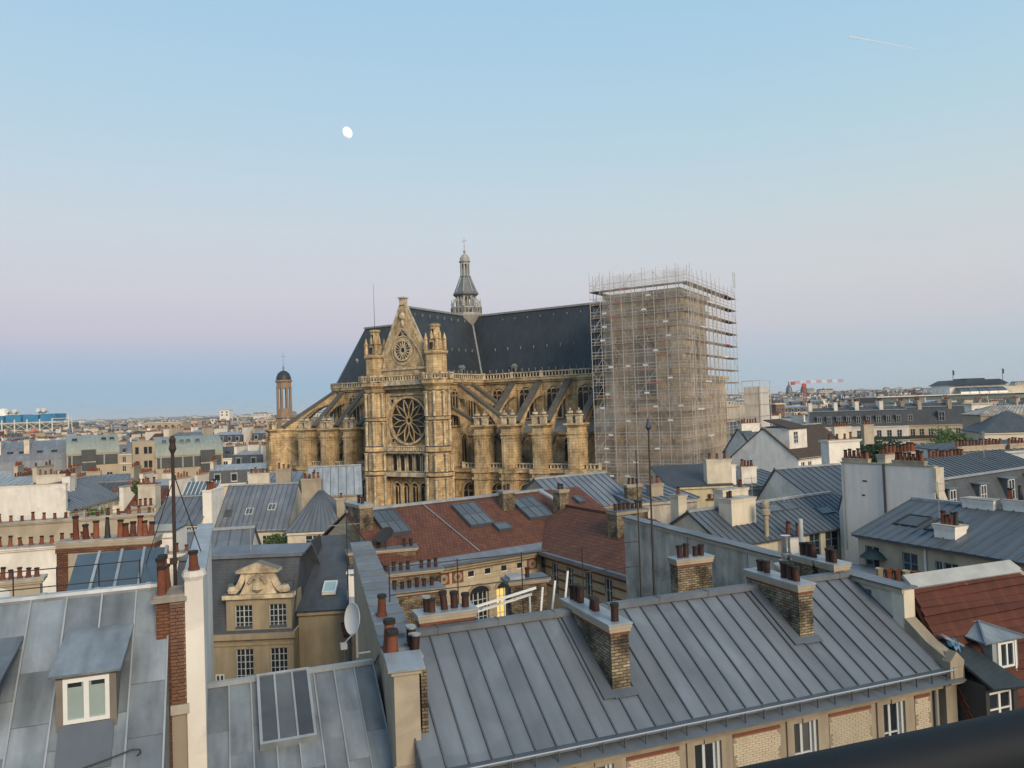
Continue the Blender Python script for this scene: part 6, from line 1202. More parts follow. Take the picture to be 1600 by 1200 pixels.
q = MB(); zinc_sheet(q, (1.6, 4.4, 18.6), (5.2, 4.4, 18.6), (5.2, 6.2, 19.9), (1.6, 6.2, 19.9), 0.45, 0.1); q.box(1.6, 5.2, 4.5, 6.2, 17.5, 18.6); q.build('ribbed_lantern', [GLASS_BL, WHITE], Ih)
stack(Ih, -2.1, -0.3, 2.0, 3.4, 15, 20.2, PLASTER, [(-1.8, 2.7, 'clay'), (-1.3, 2.7, 'clay'), (-0.7, 2.7, 'clay')], cap=BAND)
A = on_z(108, 797, 16.0); Dh2 = house('side_on_zinc_house', 'house with grey zinc roof seen along its eave above a row of cream window bays', (A.x, A.y), 97, 16.0, 9.0, 16.0, 18.9, 'gable', ZINC, PLASTER, [(14.2, 1.5, 0.9, [1.5, 4.0, 6.5, 9.0, 11.5, 14.0])], sp=0.9, rd=4.5, stacks=[(6.5, 8.0, 2.6, 3.6, 19.8, PLASTER_W, 4, 'clay'), (-0.4, 0.1, 0.2, 8.8, 19.4, PLASTER_W, 0, 'clay'), (9.0, 9.5, 3, 8, 20.0, PLASTER, 7, 'clay')])
skylight(Dh2, (2.0, 1.2, 16.85), (1, 0, 0), (0, 4.5, 2.9), 1.1, 1.6, 1, 1, frame=IRON, glass=GLASS, lift=0.12)
def pot_wall(a, b, z, th, label, n, m, kind='clay', ps=1.3, name='party_wall', cap=None):
    h = chim_block(a, b, z, th, label, [(f, kind) for f in [(i + 0.5) / max(n, 1) for i in range(n)]], m=m, cap=cap or PLASTER_G, name=name); h['category'] = 'wall'
    for c in h.children:
        for k in c.children: k.scale = (ps, ps, ps * rnd.uniform(0.75, 1.25))
    return h
def W2d(px, py, y): p = at_y(px, py, y); return (p.x, p.y)
pot_wall(W2d(-30, 850, 38), W2d(150, 850, 39.5), 20.9, 0.7, 'white party wall topped by a long row of stubby clay pots', 11, PLASTER_W, ps=0.75)
pot_wall(W2d(-30, 820, 50), W2d(240, 800, 53), 20.6, 0.7, 'long grey rendered chimney wall with many clay pots above the white wall', 16, PLASTER_B, ps=0.8)
pot_wall(W2d(-20, 890, 31.5), W2d(62, 890, 32.2), 20.6, 0.6, 'low rendered wall with five clay pots beside the cream satellite dish', 6, PLASTER_B, ps=0.75)
pot_wall(W2d(205, 775, 62), W2d(238, 770, 62.5), 20.0, 1.0, 'tall beige double chimney standing before the strip window house', 4, PLASTER_B, ps=0.95, name='chimney_slab')
pot_wall(W2d(222, 840, 44), W2d(330, 832, 46), 19.2, 0.7, 'white low wall with scattered clay pots behind the glazed lean-to', 7, PLASTER_W, ps=0.8)
house('low_white_zinc_house', 'low white house with small zinc slope behind the row of clay pots', (-26.0, 47.5), 12, 9.0, 6.0, 17.8, 19.4, 'gable', ZINC, PLASTER_W, [], sp=0.8, rd=3)
house('white_box_house', 'white boxy stair tower with zinc slope among the chimney walls', (-22.8, 46.0), 8, 2.2, 3.0, 20.2, 20.6, 'flat', ZINC, PLASTER_W, [])
# ================================================================ foliage
def leaf_cloud(mb, blobs, n, size, rr):
    for c, r in blobs:
        for _ in range(n):
            d = V((rr.gauss(0, 1), rr.gauss(0, 1), rr.gauss(0, 1))).normalized(); p = V(c) + V((d.x * r[0], d.y * r[1], d.z * r[2])) * (rr.uniform(0.45, 1.08))
            a = V((rr.gauss(0, 1), rr.gauss(0, 1), rr.gauss(0, 1))).normalized(); b = a.orthogonal().normalized(); s = size * rr.uniform(0.6, 1.4)
            mb.add([p - a * s, p + b * s * 0.6, p + a * s, p - b * s * 0.6], [(0, 1, 2, 3)])
LEAF = [mat('dark_green_leaves', (0.030, 0.062, 0.022), (0.016, 0.036, 0.014), rough=0.7, scale=1.2, contrast=1.5), mat('yellow_green_leaves', (0.085, 0.135, 0.035), (0.045, 0.085, 0.025), rough=0.7, scale=1.2, contrast=1.5)]
BARK = mat('bark', (0.07, 0.055, 0.042), rough=0.95, var=0.3)
def tree(label, x, y, z0, zt, r, lm, seed, nb=16):
    rr = random.Random(seed); t = thing('tree', label, 'tree', (x, y, 0)); mb = MB()
    mb.tube((0, 0, 0), (0.2, 0.1, z0), 0.32, 0.2, 8); bl = []
    for i in range(nb):
        a = rr.uniform(0, 6.28); q = rr.uniform(0.15, 0.85) * r; z = rr.uniform(z0, zt - 0.6); k = 1 - 0.45 * (z - z0) / (zt - z0)
        p = (math.cos(a) * q * k, math.sin(a) * q * k, z); s = rr.uniform(0.28, 0.45) * r; bl.append((p, (s, s, s * 0.75)))
        if i < 7: mb.tube((0.15, 0.08, z0 - 0.8), p, 0.1, 0.03, 5)
    mb.build('trunk', BARK, t); mb = MB(); leaf_cloud(mb, bl, 170, 0.17 * (r / 4) + 0.08, rr); mb.build('crown', lm, t); return t
tree('dark green tree rising behind the pale grey row with red pots', 56.5, 122, 12.5, 20.0, 5.2, LEAF[0], 3); tree('dark green tree beside the other one behind the red pots, partly hidden', 61.0, 120, 12.0, 18.9, 4.4, LEAF[0], 4); tree('bright yellow green tree in front of the tan street front', 69.5, 124, 12.5, 20.4, 5.4, LEAF[1], 5)
def shrub(label, p, r, lm, seed, n=120, s=0.12):
    t = thing('climbing_shrub', label, 'shrub', (p[0], p[1], 0)); mb = MB(); rr = random.Random(seed); z = p[2]
    bl = [((rr.uniform(-1, 1) * r[0], rr.uniform(-1, 1) * r[1], z + rr.uniform(-1, 1) * r[2]), (0.5, 0.4, 0.45)) for _ in range(7)]
    leaf_cloud(mb, bl, n, s, rr); mb.build('leaves', lm, t); q = MB(); q.tube((0, 0, 0), (0, 0, z), 0.06, n=5); q.build('stem', BARK, t)
p = at_y(432, 846, 80.5); shrub('bright green ivy mass hanging by the wide zinc slope house', p, (1.1, 0.5, 0.7), LEAF[1], 21)
p = at_y(212, 762, 84); shrub('small bright green roof shrub among the clay pot chimneys', p, (0.5, 0.4, 0.5), LEAF[1], 22, 90); p = at_y(152, 802, 80); shrub('little green plant on the balcony of the side-on zinc house', p, (0.7, 0.3, 0.2), LEAF[1], 23, 60)

# ================================================================ street fronts further off
def bays(w, n, m=0.9): return [m + (w - 2 * m) * (i + 0.5) / n for i in range(n)]
o, y, w = fr((1267, 668), (1412, 663), 19.6, -18)
H1 = house('long_street_front', 'long pale cream apartment front with slate mansard and many dormers beyond the trees', o, y, w, 11, 19.6, 24.0, 'mansard', SLATE2, FACADE_FAR[1], [(z, 1.9, 1.0, bays(w, 9)) for z in (16.7, 13.4, 10.1)], zb=23.2, sb=1.6, dorm=[(x, 20.3, 0.9, 1.6) for x in bays(w, 9)], frame=FRAME_G, stacks=[(x - 0.4, x + 0.4, 2, 8, 25.4, PLASTER_W, 5, 'clay') for x in (0.2, w * 0.28, w * 0.5, w * 0.75)])
for z in (16.4, 13.1): q = MB(); q.box(0, w, -0.45, 0, z - 0.2, z - 0.05); q.box(0, w, -0.45, -0.41, z - 0.05, z + 0.75, 1); q.build('balcony', [FACADE_FAR[1], IRON], H1)
a = on_z(1412, 664, 19.6); o = (a.x, a.y); w2 = w * 0.62
H1b = house('tan_street_front', 'tan stone apartment front with dark slate roof next to the long pale front', o, y, w2, 11, 19.6, 24.4, 'mansard', SLATE2, FACADE_FAR[2], [(z, 1.9, 1.0, bays(w2, 6)) for z in (16.7, 13.4, 10.1)], zb=23.6, sb=2.4, dorm=[(1.6, 20.6, 1.0, 1.3), (w2 * 0.62, 20.4, 1.2, 2.0)], frame=FRAME_G, stacks=[(x - 0.4, x + 0.4, 2, 8, 25.2, PLASTER_B, 5, 'clay') for x in (0.3, w2 * 0.3, w2 * 0.78)])
for z in (16.4, 13.1): q = MB(); q.box(0, w2, -0.45, 0, z - 0.2, z - 0.05); q.box(0, w2, -0.45, -0.41, z - 0.05, z + 0.75, 1); q.build('balcony', [FACADE_FAR[2], IRON], H1b)
o, y, w = fr((1538, 676), (1640, 672), 20.4, -14)
house('slate_hip_street_front', 'cream street front with dark slate hip roof and grey awning strip', o, y, w, 11, 20.4, 23.6, 'hip', SLATE2, FACADE_FAR[0], [(17.4, 1.6, 0.9, bays(w, 7)), (13.8, 2.2, 1.0, bays(w, 7))], frame=FRAME_G)
o, y, w = fr((1532, 648), (1600, 640), 23.0, -8)
house('tan_blank_block', 'big tan block with blank side and one lit corner window above the slate hip front', o, y, w + 14, 7, 23.0, 24.4, 'hip', PLASTER_G, FACADE_FAR[2], [(19.6, 2.0, 1.1, [2.0, 5.0])])
# big store with glazed barrel roof and dark top
p = at_y(1490, 618, 420); big = thing('glass_roofed_store', 'large white building with curved glass roof band and dark flat top on the skyline', 'building', (p.x, 420, 0), -4)
q = MB(); q.box(-40, 75, 0, 30, 0, 22.0); q.build('wall', FACADE_FAR[0], big); q = MB(); q.box(-39, 74, 0.5, 30, 22.0, 25.0); q.build('green_glazed_storey', mat('green_glazing', (0.10, 0.13, 0.13), (0.07, 0.095, 0.10), rough=0.3, scale=0.4), big); q = MB(); q.box(-41, 76, -0.6, 31, 25.0, 25.5); q.build('cornice', FACADE_FAR[1], big)
q = MB(); q.box(1, 31, 6, 28, 25.5, 30.4); q.build('white_attic', PLASTER_W, big); q = MB(); q.loft([[(0, 4, 30.4), (32, 4, 30.4), (32, 30, 30.4), (0, 30, 30.4)], [(4, 8, 33.2), (29, 8, 33.2), (29, 26, 33.2), (4, 26, 33.2)]]); q.box(12, 22, 10, 24, 33.2, 34.0); q.build('dark_top', SLATE, big)
for i in range(5):
    x = 4 + i * 5.0; q = MB(); n = 5
    for k in range(n):
        a0, a1 = math.pi / 2 * k / n, math.pi / 2 * (k + 1) / n; q.slab([(x, 1 + 7 * (1 - math.cos(a0)) - 1, 25.5 + 3.6 * math.sin(a0)), (x + 4.6, 1 + 7 * (1 - math.cos(a0)) - 1, 25.5 + 3.6 * math.sin(a0)), (x + 4.6, 7 * (1 - math.cos(a1)), 25.5 + 3.6 * math.sin(a1)), (x, 7 * (1 - math.cos(a1)), 25.5 + 3.6 * math.sin(a1))], 0.1)
    q.build('glass_vault', GLASS_BL, big)
q = MB(); q.box(31.5, 70, 8, 28, 25.5, 29.0); q.build('side_attic', FACADE_FAR[0], big)
for x in (4.0, 30.5): q = MB(); q.tube((x, 8, 25), (x, 8, 39.0), 0.14, n=5); q.box(x, x + 0.9, 8, 8.2, 36, 38.6); q.build('flagpole', IRON, big)
# crane
p = at_y(1258, 640, 520); cr = thing('tower_crane', 'red and white tower crane with long horizontal jib on the skyline', 'crane', (p.x, 520, 0), -6)
RED = mat('crane_red', (0.50, 0.07, 0.06), var=0.15, rough=0.5)
q = MB()
for sx in (-1, 1):
    for sy in (-1, 1): q.tube((sx * 0.8, sy * 0.8, 0), (sx * 0.8, sy * 0.8, 36), 0.14, n=4)
for i in range(18): q.tube((-0.8, -0.8, 2 * i), (0.8, -0.8, 2 * i + 2), 0.09, n=4); q.tube((0.8, -0.8, 2 * i), (0.8, 0.8, 2 * i + 2), 0.09, n=4)
q.build('mast', RED, cr)
for i in range(9):
    x0 = -6 + i * 3.5; q = MB()
    for z, yy in ((36.2, -0.6), (36.2, 0.6), (37.6, 0)): q.tube((x0, yy, z), (x0 + 3.5, yy, z), 0.16, n=4)
    for k in range(3): q.tube((x0 + k * 1.15, -0.6, 36.2), (x0 + k * 1.15 + 0.6, 0, 37.6), 0.12, n=4); q.tube((x0 + k * 1.15 + 0.6, 0, 37.6), (x0 + k * 1.15 + 1.15, -0.6, 36.2), 0.12, n=4)
    q.build('jib_section', RED if i % 2 == 0 else WHITE, cr)
q = MB(); q.box(-8.4, -6.0, -0.9, 0.9, 35.2, 37.4); q.build('counterweight', RED, cr); q = MB(); q.box(-1.2, 1.2, -1.2, 1.0, 33.4, 35.8); q.build('cab', RED, cr)
# domes, belfry, towers on the skyline
def dome(label, px, py, Y, r, h, m):
    p = at_y(px, py, Y); t = thing('church_dome', label, 'dome', (p.x, Y, 0)); z = p.z
    q = MB(); q.lathe([(r * 1.05, 0), (r * 1.05, z - r * 0.5)], 12); q.build('drum', FACADE_FAR[2], t); q = MB(); q.lathe([(r * 1.1, z - r * 0.5), (r, z), (r * 0.85, z + h * 0.35), (r * 0.5, z + h * 0.6), (r * 0.18, z + h * 0.68), (r * 0.16, z + h * 0.85), (r * 0.05, z + h)], 12); q.build('cupola', m, t, smooth=True)
dome('grey blue church dome with lantern, left of the crane mast on the skyline', 1233, 613, 1300, 5.5, 19, ZINC_DK); dome('dark grey dome behind the red crane mast on the skyline', 1256, 613, 1350, 6, 19, SLATE2)
p = at_y(445, 660, 205); bt = thing('brown_bell_turret', 'slim brown brick bell turret with dark dome and weathervane beyond the choir', 'tower', (p.x, 205, 0), 20)
BT = mat('brown_turret_stone', (0.32, 0.225, 0.155), (0.22, 0.155, 0.11), rough=0.9, scale=0.6)
q = MB(); q.lathe([(2.4, 0), (2.3, 26.0), (2.6, 26.2), (2.6, 27.0), (1.9, 27.1)], 8, (0, 0), None, R(22.5)); q.build('shaft', BT, bt); q = MB()
for k in range(8): a = R(22.5 + 45 * k); q.lathe([(0.34, 27.0), (0.3, 34.0), (0.42, 34.4)], 6, (1.75 * math.cos(a), 1.75 * math.sin(a)))
q.lathe([(2.0, 34.0), (2.0, 35.6), (2.35, 35.8), (2.35, 36.2), (1.9, 36.25)], 8, (0, 0), None, R(22.5)); q.lathe([(2.05, 26.9), (2.05, 28.6), (1.9, 28.7)], 8, (0, 0), None, R(22.5)); q.build('belfry', BT, bt)
q = MB(); q.lathe([(1.95, 36.2), (1.9, 37.0), (1.5, 38.0), (0.8, 38.6), (0.15, 38.8)], 12); q.build('dome', SLATE, bt, smooth=True)
q = MB(); q.lathe([(0.3, 38.6), (0.2, 39.3), (0.3, 39.6), (0.06, 40.2), (0.04, 43.8)], 6); q.tube((-0.8, 0, 42.6), (0.8, 0, 42.6), 0.05, n=4); q.build('weathervane', mat('verdigris', (0.20, 0.30, 0.26), rough=0.7, var=0.2), bt)
def far_block(name, label, px0, px1, py, Y, m, d=14, extra=None, cat='building'):
    a, b = at_y(px0, py, Y), at_y(px1, py, Y); t = thing(name, label, cat, (a.x, Y, 0)); w = b.x - a.x
    q = MB(); q.box(0, w, 0, d, 0, (a.z + b.z) / 2); q.build('wall', m, t); q = MB(); q.box(-0.3, w + 0.3, -0.3, d + 0.3, (a.z + b.z) / 2, (a.z + b.z) / 2 + 0.5); q.build('parapet', FACADE_FAR[0], t)
    n = max(2, int(w / 4)); zz = (a.z + b.z) / 2
    for k in range(2):
        for i in range(n): window(t, w * (i + 0.5) / n, -0.05, zz - 3.2 - 3.3 * k, min(2.0, w / n * 0.55), 1.9, frame=FRAME_G)
    return t, w, zz
far_block('white_tower_block', 'plain bright white tower standing above the far roofs', 343, 358, 641, 900, PLASTER_W, 12)
far_block('beige_office_block', 'wide beige office block with grey top on the far skyline', 224, 285, 661, 520, FACADE_FAR[2], 14); far_block('peach_block', 'small peach coloured block on the far skyline', 293, 308, 659, 640, mat('peach_wall', (0.58, 0.38, 0.28), rough=0.9), 10)
far_block('brown_brick_block', 'square brown brick tower among the far roofs', 1212, 1226, 632, 330, mat('far_brown_brick', (0.20, 0.115, 0.08), rough=0.9), 9); far_block('white_cube_house', 'white cube-shaped roof house with one dark window', 1397, 1430, 634, 290, PLASTER_W, 10); far_block('white_glass_block', 'white framed block with a big dark glazed side', 1518, 1556, 632, 260, PLASTER_W, 12); far_block('grey_screen_block', 'low grey block with louvred screen on the skyline', 1420, 1452, 620, 600, PLASTER_G, 12)
far_block('slim_white_chimney', 'slim white ventilation tower on the skyline beside the beige office block', 216, 221, 662, 500, PLASTER_W, 3, cat='tower'); far_block('pink_block', 'pinkish block behind the bell turret on the skyline', 402, 440, 655, 700, mat('pink_wall', (0.50, 0.36, 0.28), rough=0.9), 14)
# arts centre with ducts
PY = 560; a = at_y(-95, 690, PY); b = at_y(82, 690, PY); pz = lambda py: at_y(50, py, PY).z; L_ = b.x - a.x
pc = thing('arts_centre', 'huge arts centre with white steel lattice, blue roof ducts and red escalator tube', 'building', (a.x, PY, 0)); q = MB(); q.box(0, L_ - 3, 6, 40, 0, pz(662)); q.build('glass_body', mat('arts_centre_glass', (0.16, 0.17, 0.16), (0.10, 0.11, 0.11), rough=0.4, scale=0.1), pc)
STW = mat('white_steel', (0.62, 0.60, 0.56), var=0.15, rough=0.5); q = MB(); n = 9
for i in range(n + 1): x = L_ * i / n; q.tube((x, 0, 0), (x, 0, pz(655)), 0.55, n=5)
for z in (pz(660), pz(672), pz(684)): q.tube((0, 0, z), (L_, 0, z), 0.35, n=4)
for i in range(n):
    for j in range(2): z0, z1 = pz(684 - 12 * j), pz(672 - 12 * j); q.tube((L_ * i / n, 0, z0), (L_ * (i + 1) / n, 0, z1), 0.2, n=4); q.tube((L_ * i / n, 0, z1), (L_ * (i + 1) / n, 0, z0), 0.2, n=4)
q.build('steel_lattice', STW, pc); DUCT = mat('blue_duct', (0.055, 0.25, 0.42), (0.03, 0.16, 0.34), rough=0.5, scale=0.12)
for i in range(6): x = L_ * (0.06 + 0.155 * i); q = MB(); q.box(x, x + L_ * 0.135, 8, 22, pz(659), pz(648 - (i % 2))); q.build('roof_duct', DUCT, pc)
q = MB(); q.box(L_ * 0.37, L_ * 0.43, 2, 6, pz(660), pz(650)); q.build('orange_duct', mat('orange_duct', (0.55, 0.17, 0.06), rough=0.5), pc)
for x in (0.55, 0.62, 0.83, 0.88): q = MB(); q.tube((L_ * x, 10, pz(648)), (L_ * x, 10, pz(643)), 1.5, n=10); q.tube((L_ * x, 10, pz(643)), (L_ * x, 6, pz(641)), 1.6, n=10); q.build('vent_funnel', STW, pc)
q = MB(); q.lathe([(6.5, pz(650)), (6.2, pz(644)), (4.5, pz(639)), (2, pz(636)), (0.3, pz(635.5))], 14, (L_ * 0.42 - 4, 24)); q.build('white_dome', PLASTER_W, pc, smooth=True)
q = MB(); q.tube((L_ * 0.7, -3, pz(690)), (L_ * 0.88, -3, pz(671)), 1.9, n=10); q.build('escalator_tube', mat('escalator_red', (0.50, 0.13, 0.08), (0.55, 0.3, 0.22), rough=0.4, scale=0.5), pc)
q = MB()
for k in range(7): t = k / 6; q.tube((L_ * (0.7 + 0.18 * t) - 0.6, -5.2, pz(690 - 19 * t) + 0.5), (L_ * (0.7 + 0.18 * t), -5.2, pz(690 - 19 * t) + 2.2), 0.35, n=5)
q.build('tube_hoops', STW, pc); q = MB(); q.tube((L_ * 1.13, 2, 0), (L_ * 1.13, 2, pz(650)), 0.5, n=5); q.tube((L_ * 1.16, 2, 0), (L_ * 1.16, 2, pz(652)), 0.3, n=5)
for z in (pz(655), pz(664)): q.tube((L_ * 0.98, 2, z), (L_ * 1.16, 2, z), 0.25, n=4); q.tube((L_ * 0.98, 2, pz(672)), (L_ * 1.13, 2, z), 0.18, n=4)
q.build('end_mast', STW, pc)
# curved roof blocks
GRN = mat('grey_green_roof', (0.30, 0.33, 0.29), (0.23, 0.26, 0.235), rough=0.6, scale=0.3, streak=0.15); GZ = mat('blue_grey_barrel', (0.20, 0.22, 0.25), (0.15, 0.165, 0.19), rough=0.5, scale=0.3, streak=0.25)
o, y, w = frp((-40, 744), 104, 15.4, 27)
j1 = house('barrel_roof_block', 'block with long curved grey blue barrel roof and dark square rooflights', o, y, w, 16, 15.4, 22.6, 'curve', GZ, PLASTER, [], sp=1.6, ribm=GZ, stacks=[(w * 0.52, w * 0.58, 2, 9, 23.2, PLASTER, 0, 'clay'), (w * 0.24, w * 0.27, 2, 9, 23.0, PLASTER_W, 0, 'clay')])
for f in (0.33, 0.46, 0.66, 0.82): skylight(j1, (w * f, 2.0, 19.2), (1, 0, 0), (0, 1, 1.0), 1.4, 1.4, 1, 1, frame=GZ, glass=GLASS, lift=0.5)
DK = mat('dark_glazed_band', (0.05, 0.055, 0.06), (0.08, 0.085, 0.09), rough=0.3, scale=0.5)
def modern(eL, eR, z, zr, label, cut=None, yaw=30):
    o, y, w = frp(eL, eR[0], z, yaw); h = house('curved_roof_block', label, o, y, w, 15, z, zr, 'curve', GRN, FACADE_FAR[2], [(z - 6.2, 1.7, 1.3, bays(w, 4)), (z - 9.4, 1.7, 1.3, bays(w, 4))], sp=0.9, ribm=GRN)
    q = MB(); q.box(0.3, w - 0.3, -0.12, 0, z - 2.6, z - 0.3); q.build('dark_window_band', DK, h)
    for i in range(int(w / 2.2)): q = MB(); q.box(0.9 + 2.2 * i, 1.2 + 2.2 * i, -0.2, -0.12, z - 2.6, z - 0.3); q.build('mullion', GRN, h)
    if cut: q = MB(); q.box(w * cut[0], w * cut[1], -0.8, 4.0, z - 8.5, z + 1.0); o_ = q.build('glass_bay', DK, h); q = MB(); [q.box(w * cut[0], w * cut[1], -0.9, -0.8, z - 2 - 2.2 * k, z - 1.75 - 2.2 * k) for k in range(4)]; q.build('bay_floor_edges', PLASTER_G, o_, kind='stuff')
    return h, w
h, w = modern((104, 711), (186, 706), 19.5, 23.6, 'beige block with grey green curved roof split by a brown glazed gap', (0.28, 0.55))
for f in (0.1, 0.66, 0.82): skylight(h, (w * f, 2.4, 22.2), (1, 0, 0), (0, 1, 0.7), 1.2, 1.2, 1, 1, frame=GRN, glass=GLASS, lift=0.4)
h, w = modern((243, 714), (348, 706), 18.8, 22.8, 'larger beige block with grey green curved roof and dark corner glass bay', (0.66, 0.88), 27)
for f in (0.1, 0.24, 0.36, 0.46, 0.6): skylight(h, (w * f, 2.2, 21.4), (1, 0, 0), (0, 1, 0.7), 1.0, 1.1, 1, 1, frame=GRN, glass=GLASS_BL, lift=0.4)
q = MB(); q.box(-4.5, 0.0, 0.5, 14, 0, 22.2); o_ = q.build('stair_block', FACADE_FAR[2], h)
for z in (19.6, 16.6):
    for x in (-3.6, -1.9, -1.0): window(h, x, 0.45, z, 0.7, 1.5, cols=1, rows=1, frame=DK)

# ================================================================ the town between and beyond
SRC = {}; MASSM = [*FACADE_FAR, ZINC, SLATE2, GLASS, ZINC_LT, CLAY, PLASTER_B, TILE]; fm = MB()
def filler_mesh(seed):
    r = random.Random(seed); mb = MB(); w = r.uniform(6.5, 13); d = r.uniform(8, 11); ze = r.uniform(15.0, 18.4); kind = r.choice(('m', 'm', 'g', 'g', 'f')); nb = int(w / 2.6)
    mb.box(0, w, 0, d, -30, ze, 0)
    for k in range(3):
        for i in range(nb):
            x = w * (i + 0.5) / nb; z = ze - 2.9 - 3.1 * k; mb.box(x - 0.5, x + 0.5, -0.06, 0.1, z, z + 1.9, 2); mb.box(x - 0.62, x + 0.62, -0.16, 0, z - 0.18, z - 0.02, 5); mb.box(x - 0.04, x + 0.04, -0.09, 0, z, z + 1.9, 5)
    for k in (0.3, 3.4): mb.box(-0.02, w + 0.02, -0.28, 0, ze - k - 0.15, ze - k + 0.1, 5)
    if kind == 'm':
        zb = ze + 2.5; zr = zb + 0.9
        mb.loft([[(0, 0, ze), (w, 0, ze), (w, d, ze), (0, d, ze)], [(0, 1.1, zb), (w, 1.1, zb), (w, d - 1.1, zb), (0, d - 1.1, zb)]], 4 if seed % 2 else 1); zinc_sheet(mb, (0, 1.0, zb), (w, 1.0, zb), (w, d / 2, zr), (0, d / 2, zr), 0.9, 0.06, 1, 1); zinc_sheet(mb, (w, d - 1.0, zb), (0, d - 1.0, zb), (0, d / 2, zr), (w, d / 2, zr), 2, 0.06, 1, 1)
        for i in range(nb): x = w * (i + 0.5) / nb; mb.box(x - 0.65, x + 0.65, 0.1, 1.6, ze + 0.2, ze + 2.0, 1); mb.box(x - 0.45, x + 0.45, 0.05, 0.2, ze + 0.45, ze + 1.75, 2); mb.box(x - 0.56, x + 0.56, 0.06, 0.12, ze + 0.3, ze + 0.45, 5)
    elif kind == 'g':
        zr = ze + r.uniform(2.2, 4.0); zinc_sheet(mb, (0, -0.3, ze), (w, -0.3, ze), (w, d / 2, zr), (0, d / 2, zr), 0.8, 0.07, 1, 1); zinc_sheet(mb, (w, d + 0.3, ze), (0, d + 0.3, ze), (0, d / 2, zr), (w, d / 2, zr), 2, 0.06, 1, 1)
        for x in (0.01, w - 0.01): mb.poly([(x, 0, ze), (x, d, ze), (x, d / 2, zr)], 0)
        for i in range(2): x = w * r.uniform(0.15, 0.85); y = d * 0.22; z = ze + (zr - ze) * (y + 0.3) / (d / 2 + 0.3); mb.box(x - 0.5, x + 0.5, y - 0.5, y + 0.6, z - 0.2, z + 0.25, 2)
    else:
        zr = ze + 1.2; mb.box(-0.1, w + 0.1, -0.1, d + 0.1, ze, ze + 0.5, 5); mb.box(w * 0.2, w * 0.7, 2, d - 2, ze + 0.5, ze + 2.8, 0); mb.box(w * 0.18, w * 0.72, 1.8, d - 1.8, ze + 2.8, ze + 3.0, 1)
    for x in ([0.0, w - 0.55] if r.random() < 0.85 else [r.uniform(1, w - 2)]):
        y0, y1 = r.uniform(0.8, 2.5), d - r.uniform(1, 3); zt = zr + r.uniform(0.6, 1.6); mb.box(x, x + 0.6, y0, y1, ze - 1, zt, 0); mb.box(x - 0.08, x + 0.68, y0 - 0.08, y1 + 0.08, zt, zt + 0.14, 6); n = int((y1 - y0) / 0.75)
        for i in range(n):
            if r.random() < 0.85: p = (x + 0.3, y0 + 0.4 + (y1 - y0 - 0.8) * i / max(1, n - 1)); mb.lathe([(0.17, zt + 0.14), (0.13, zt + r.uniform(0.6, 1.0))], 5, p, 3)
    if r.random() < 0.6:
        x = r.uniform(1, w - 4); y = d * r.uniform(0.35, 0.6); zt = zr + r.uniform(0.5, 1.3); mb.box(x, x + 2.6, y, y + 0.6, ze, zt, 0); mb.box(x - 0.08, x + 2.68, y - 0.08, y + 0.68, zt, zt + 0.14, 6)
        for i in range(6): mb.lathe([(0.17, zt + 0.14), (0.13, zt + r.uniform(0.6, 0.95))], 5, (x + 0.3 + 0.4 * i, y + 0.3), 3)
    desc = {'m': 'mansard', 'g': 'gabled', 'f': 'flat-topped'}[kind]
    wl = seed % 3; rf = [ZINC, ZINC_LT, SLATE2, ZINC_LT][seed % 4] if kind != 'g' or seed % 5 else TILE
    mm_ = [FACADE_FAR[wl], rf, GLASS, CLAY, SLATE2, FACADE_FAR[1], PLASTER_B]; me = mb.mesh('town_house', mm_); SRC[me.name] = (mb, mm_)
    return me, w, d, zr, ('cream', 'white', 'beige')[wl] + ' ' + desc + ' town house', ('two', 'three', 'four', 'five', 'six', 'seven', 'eight')[nb - 2], {id(ZINC): 'grey zinc', id(ZINC_LT): 'pale zinc', id(SLATE2): 'slate', id(TILE): 'red tile'}[id(rf)]
FILL = [filler_mesh(100 + i) for i in range(26)]
OCC = [(c.location.x, c.location.y) for c in bpy.data.objects if c.parent is None and c.get('category') in ('house', 'building', 'wall', 'chimney')]
LMK = [(20, 'the arts centre'), (75, 'the barrel roof'), (145, 'the brown glazed gap'), (215, 'the slim tower'), (260, 'the beige office'), (300, 'the glass bay'), (350, 'the white tower'), (430, 'the bell turret'),
       (1195, 'the sheeted scaffold'), (1220, 'the brown tower'), (1258, 'the red crane'), (1320, 'the pale front'), (1413, 'the white cube'), (1455, 'the tan front'), (1535, 'the glass-roofed store'), (1590, 'the slate hip')]
def band(Y, px): return ('near, by ' if Y < 150 else 'midway, by ' if Y < 300 else 'far behind ') + min(LMK, key=lambda q: abs(q[0] - px))[1]
rf_ = random.Random(5); count = 0
rings = [92, 108, 126, 146, 168, 194, 224, 258, 298, 345, 400, 465, 540, 630, 740, 870, 1020]
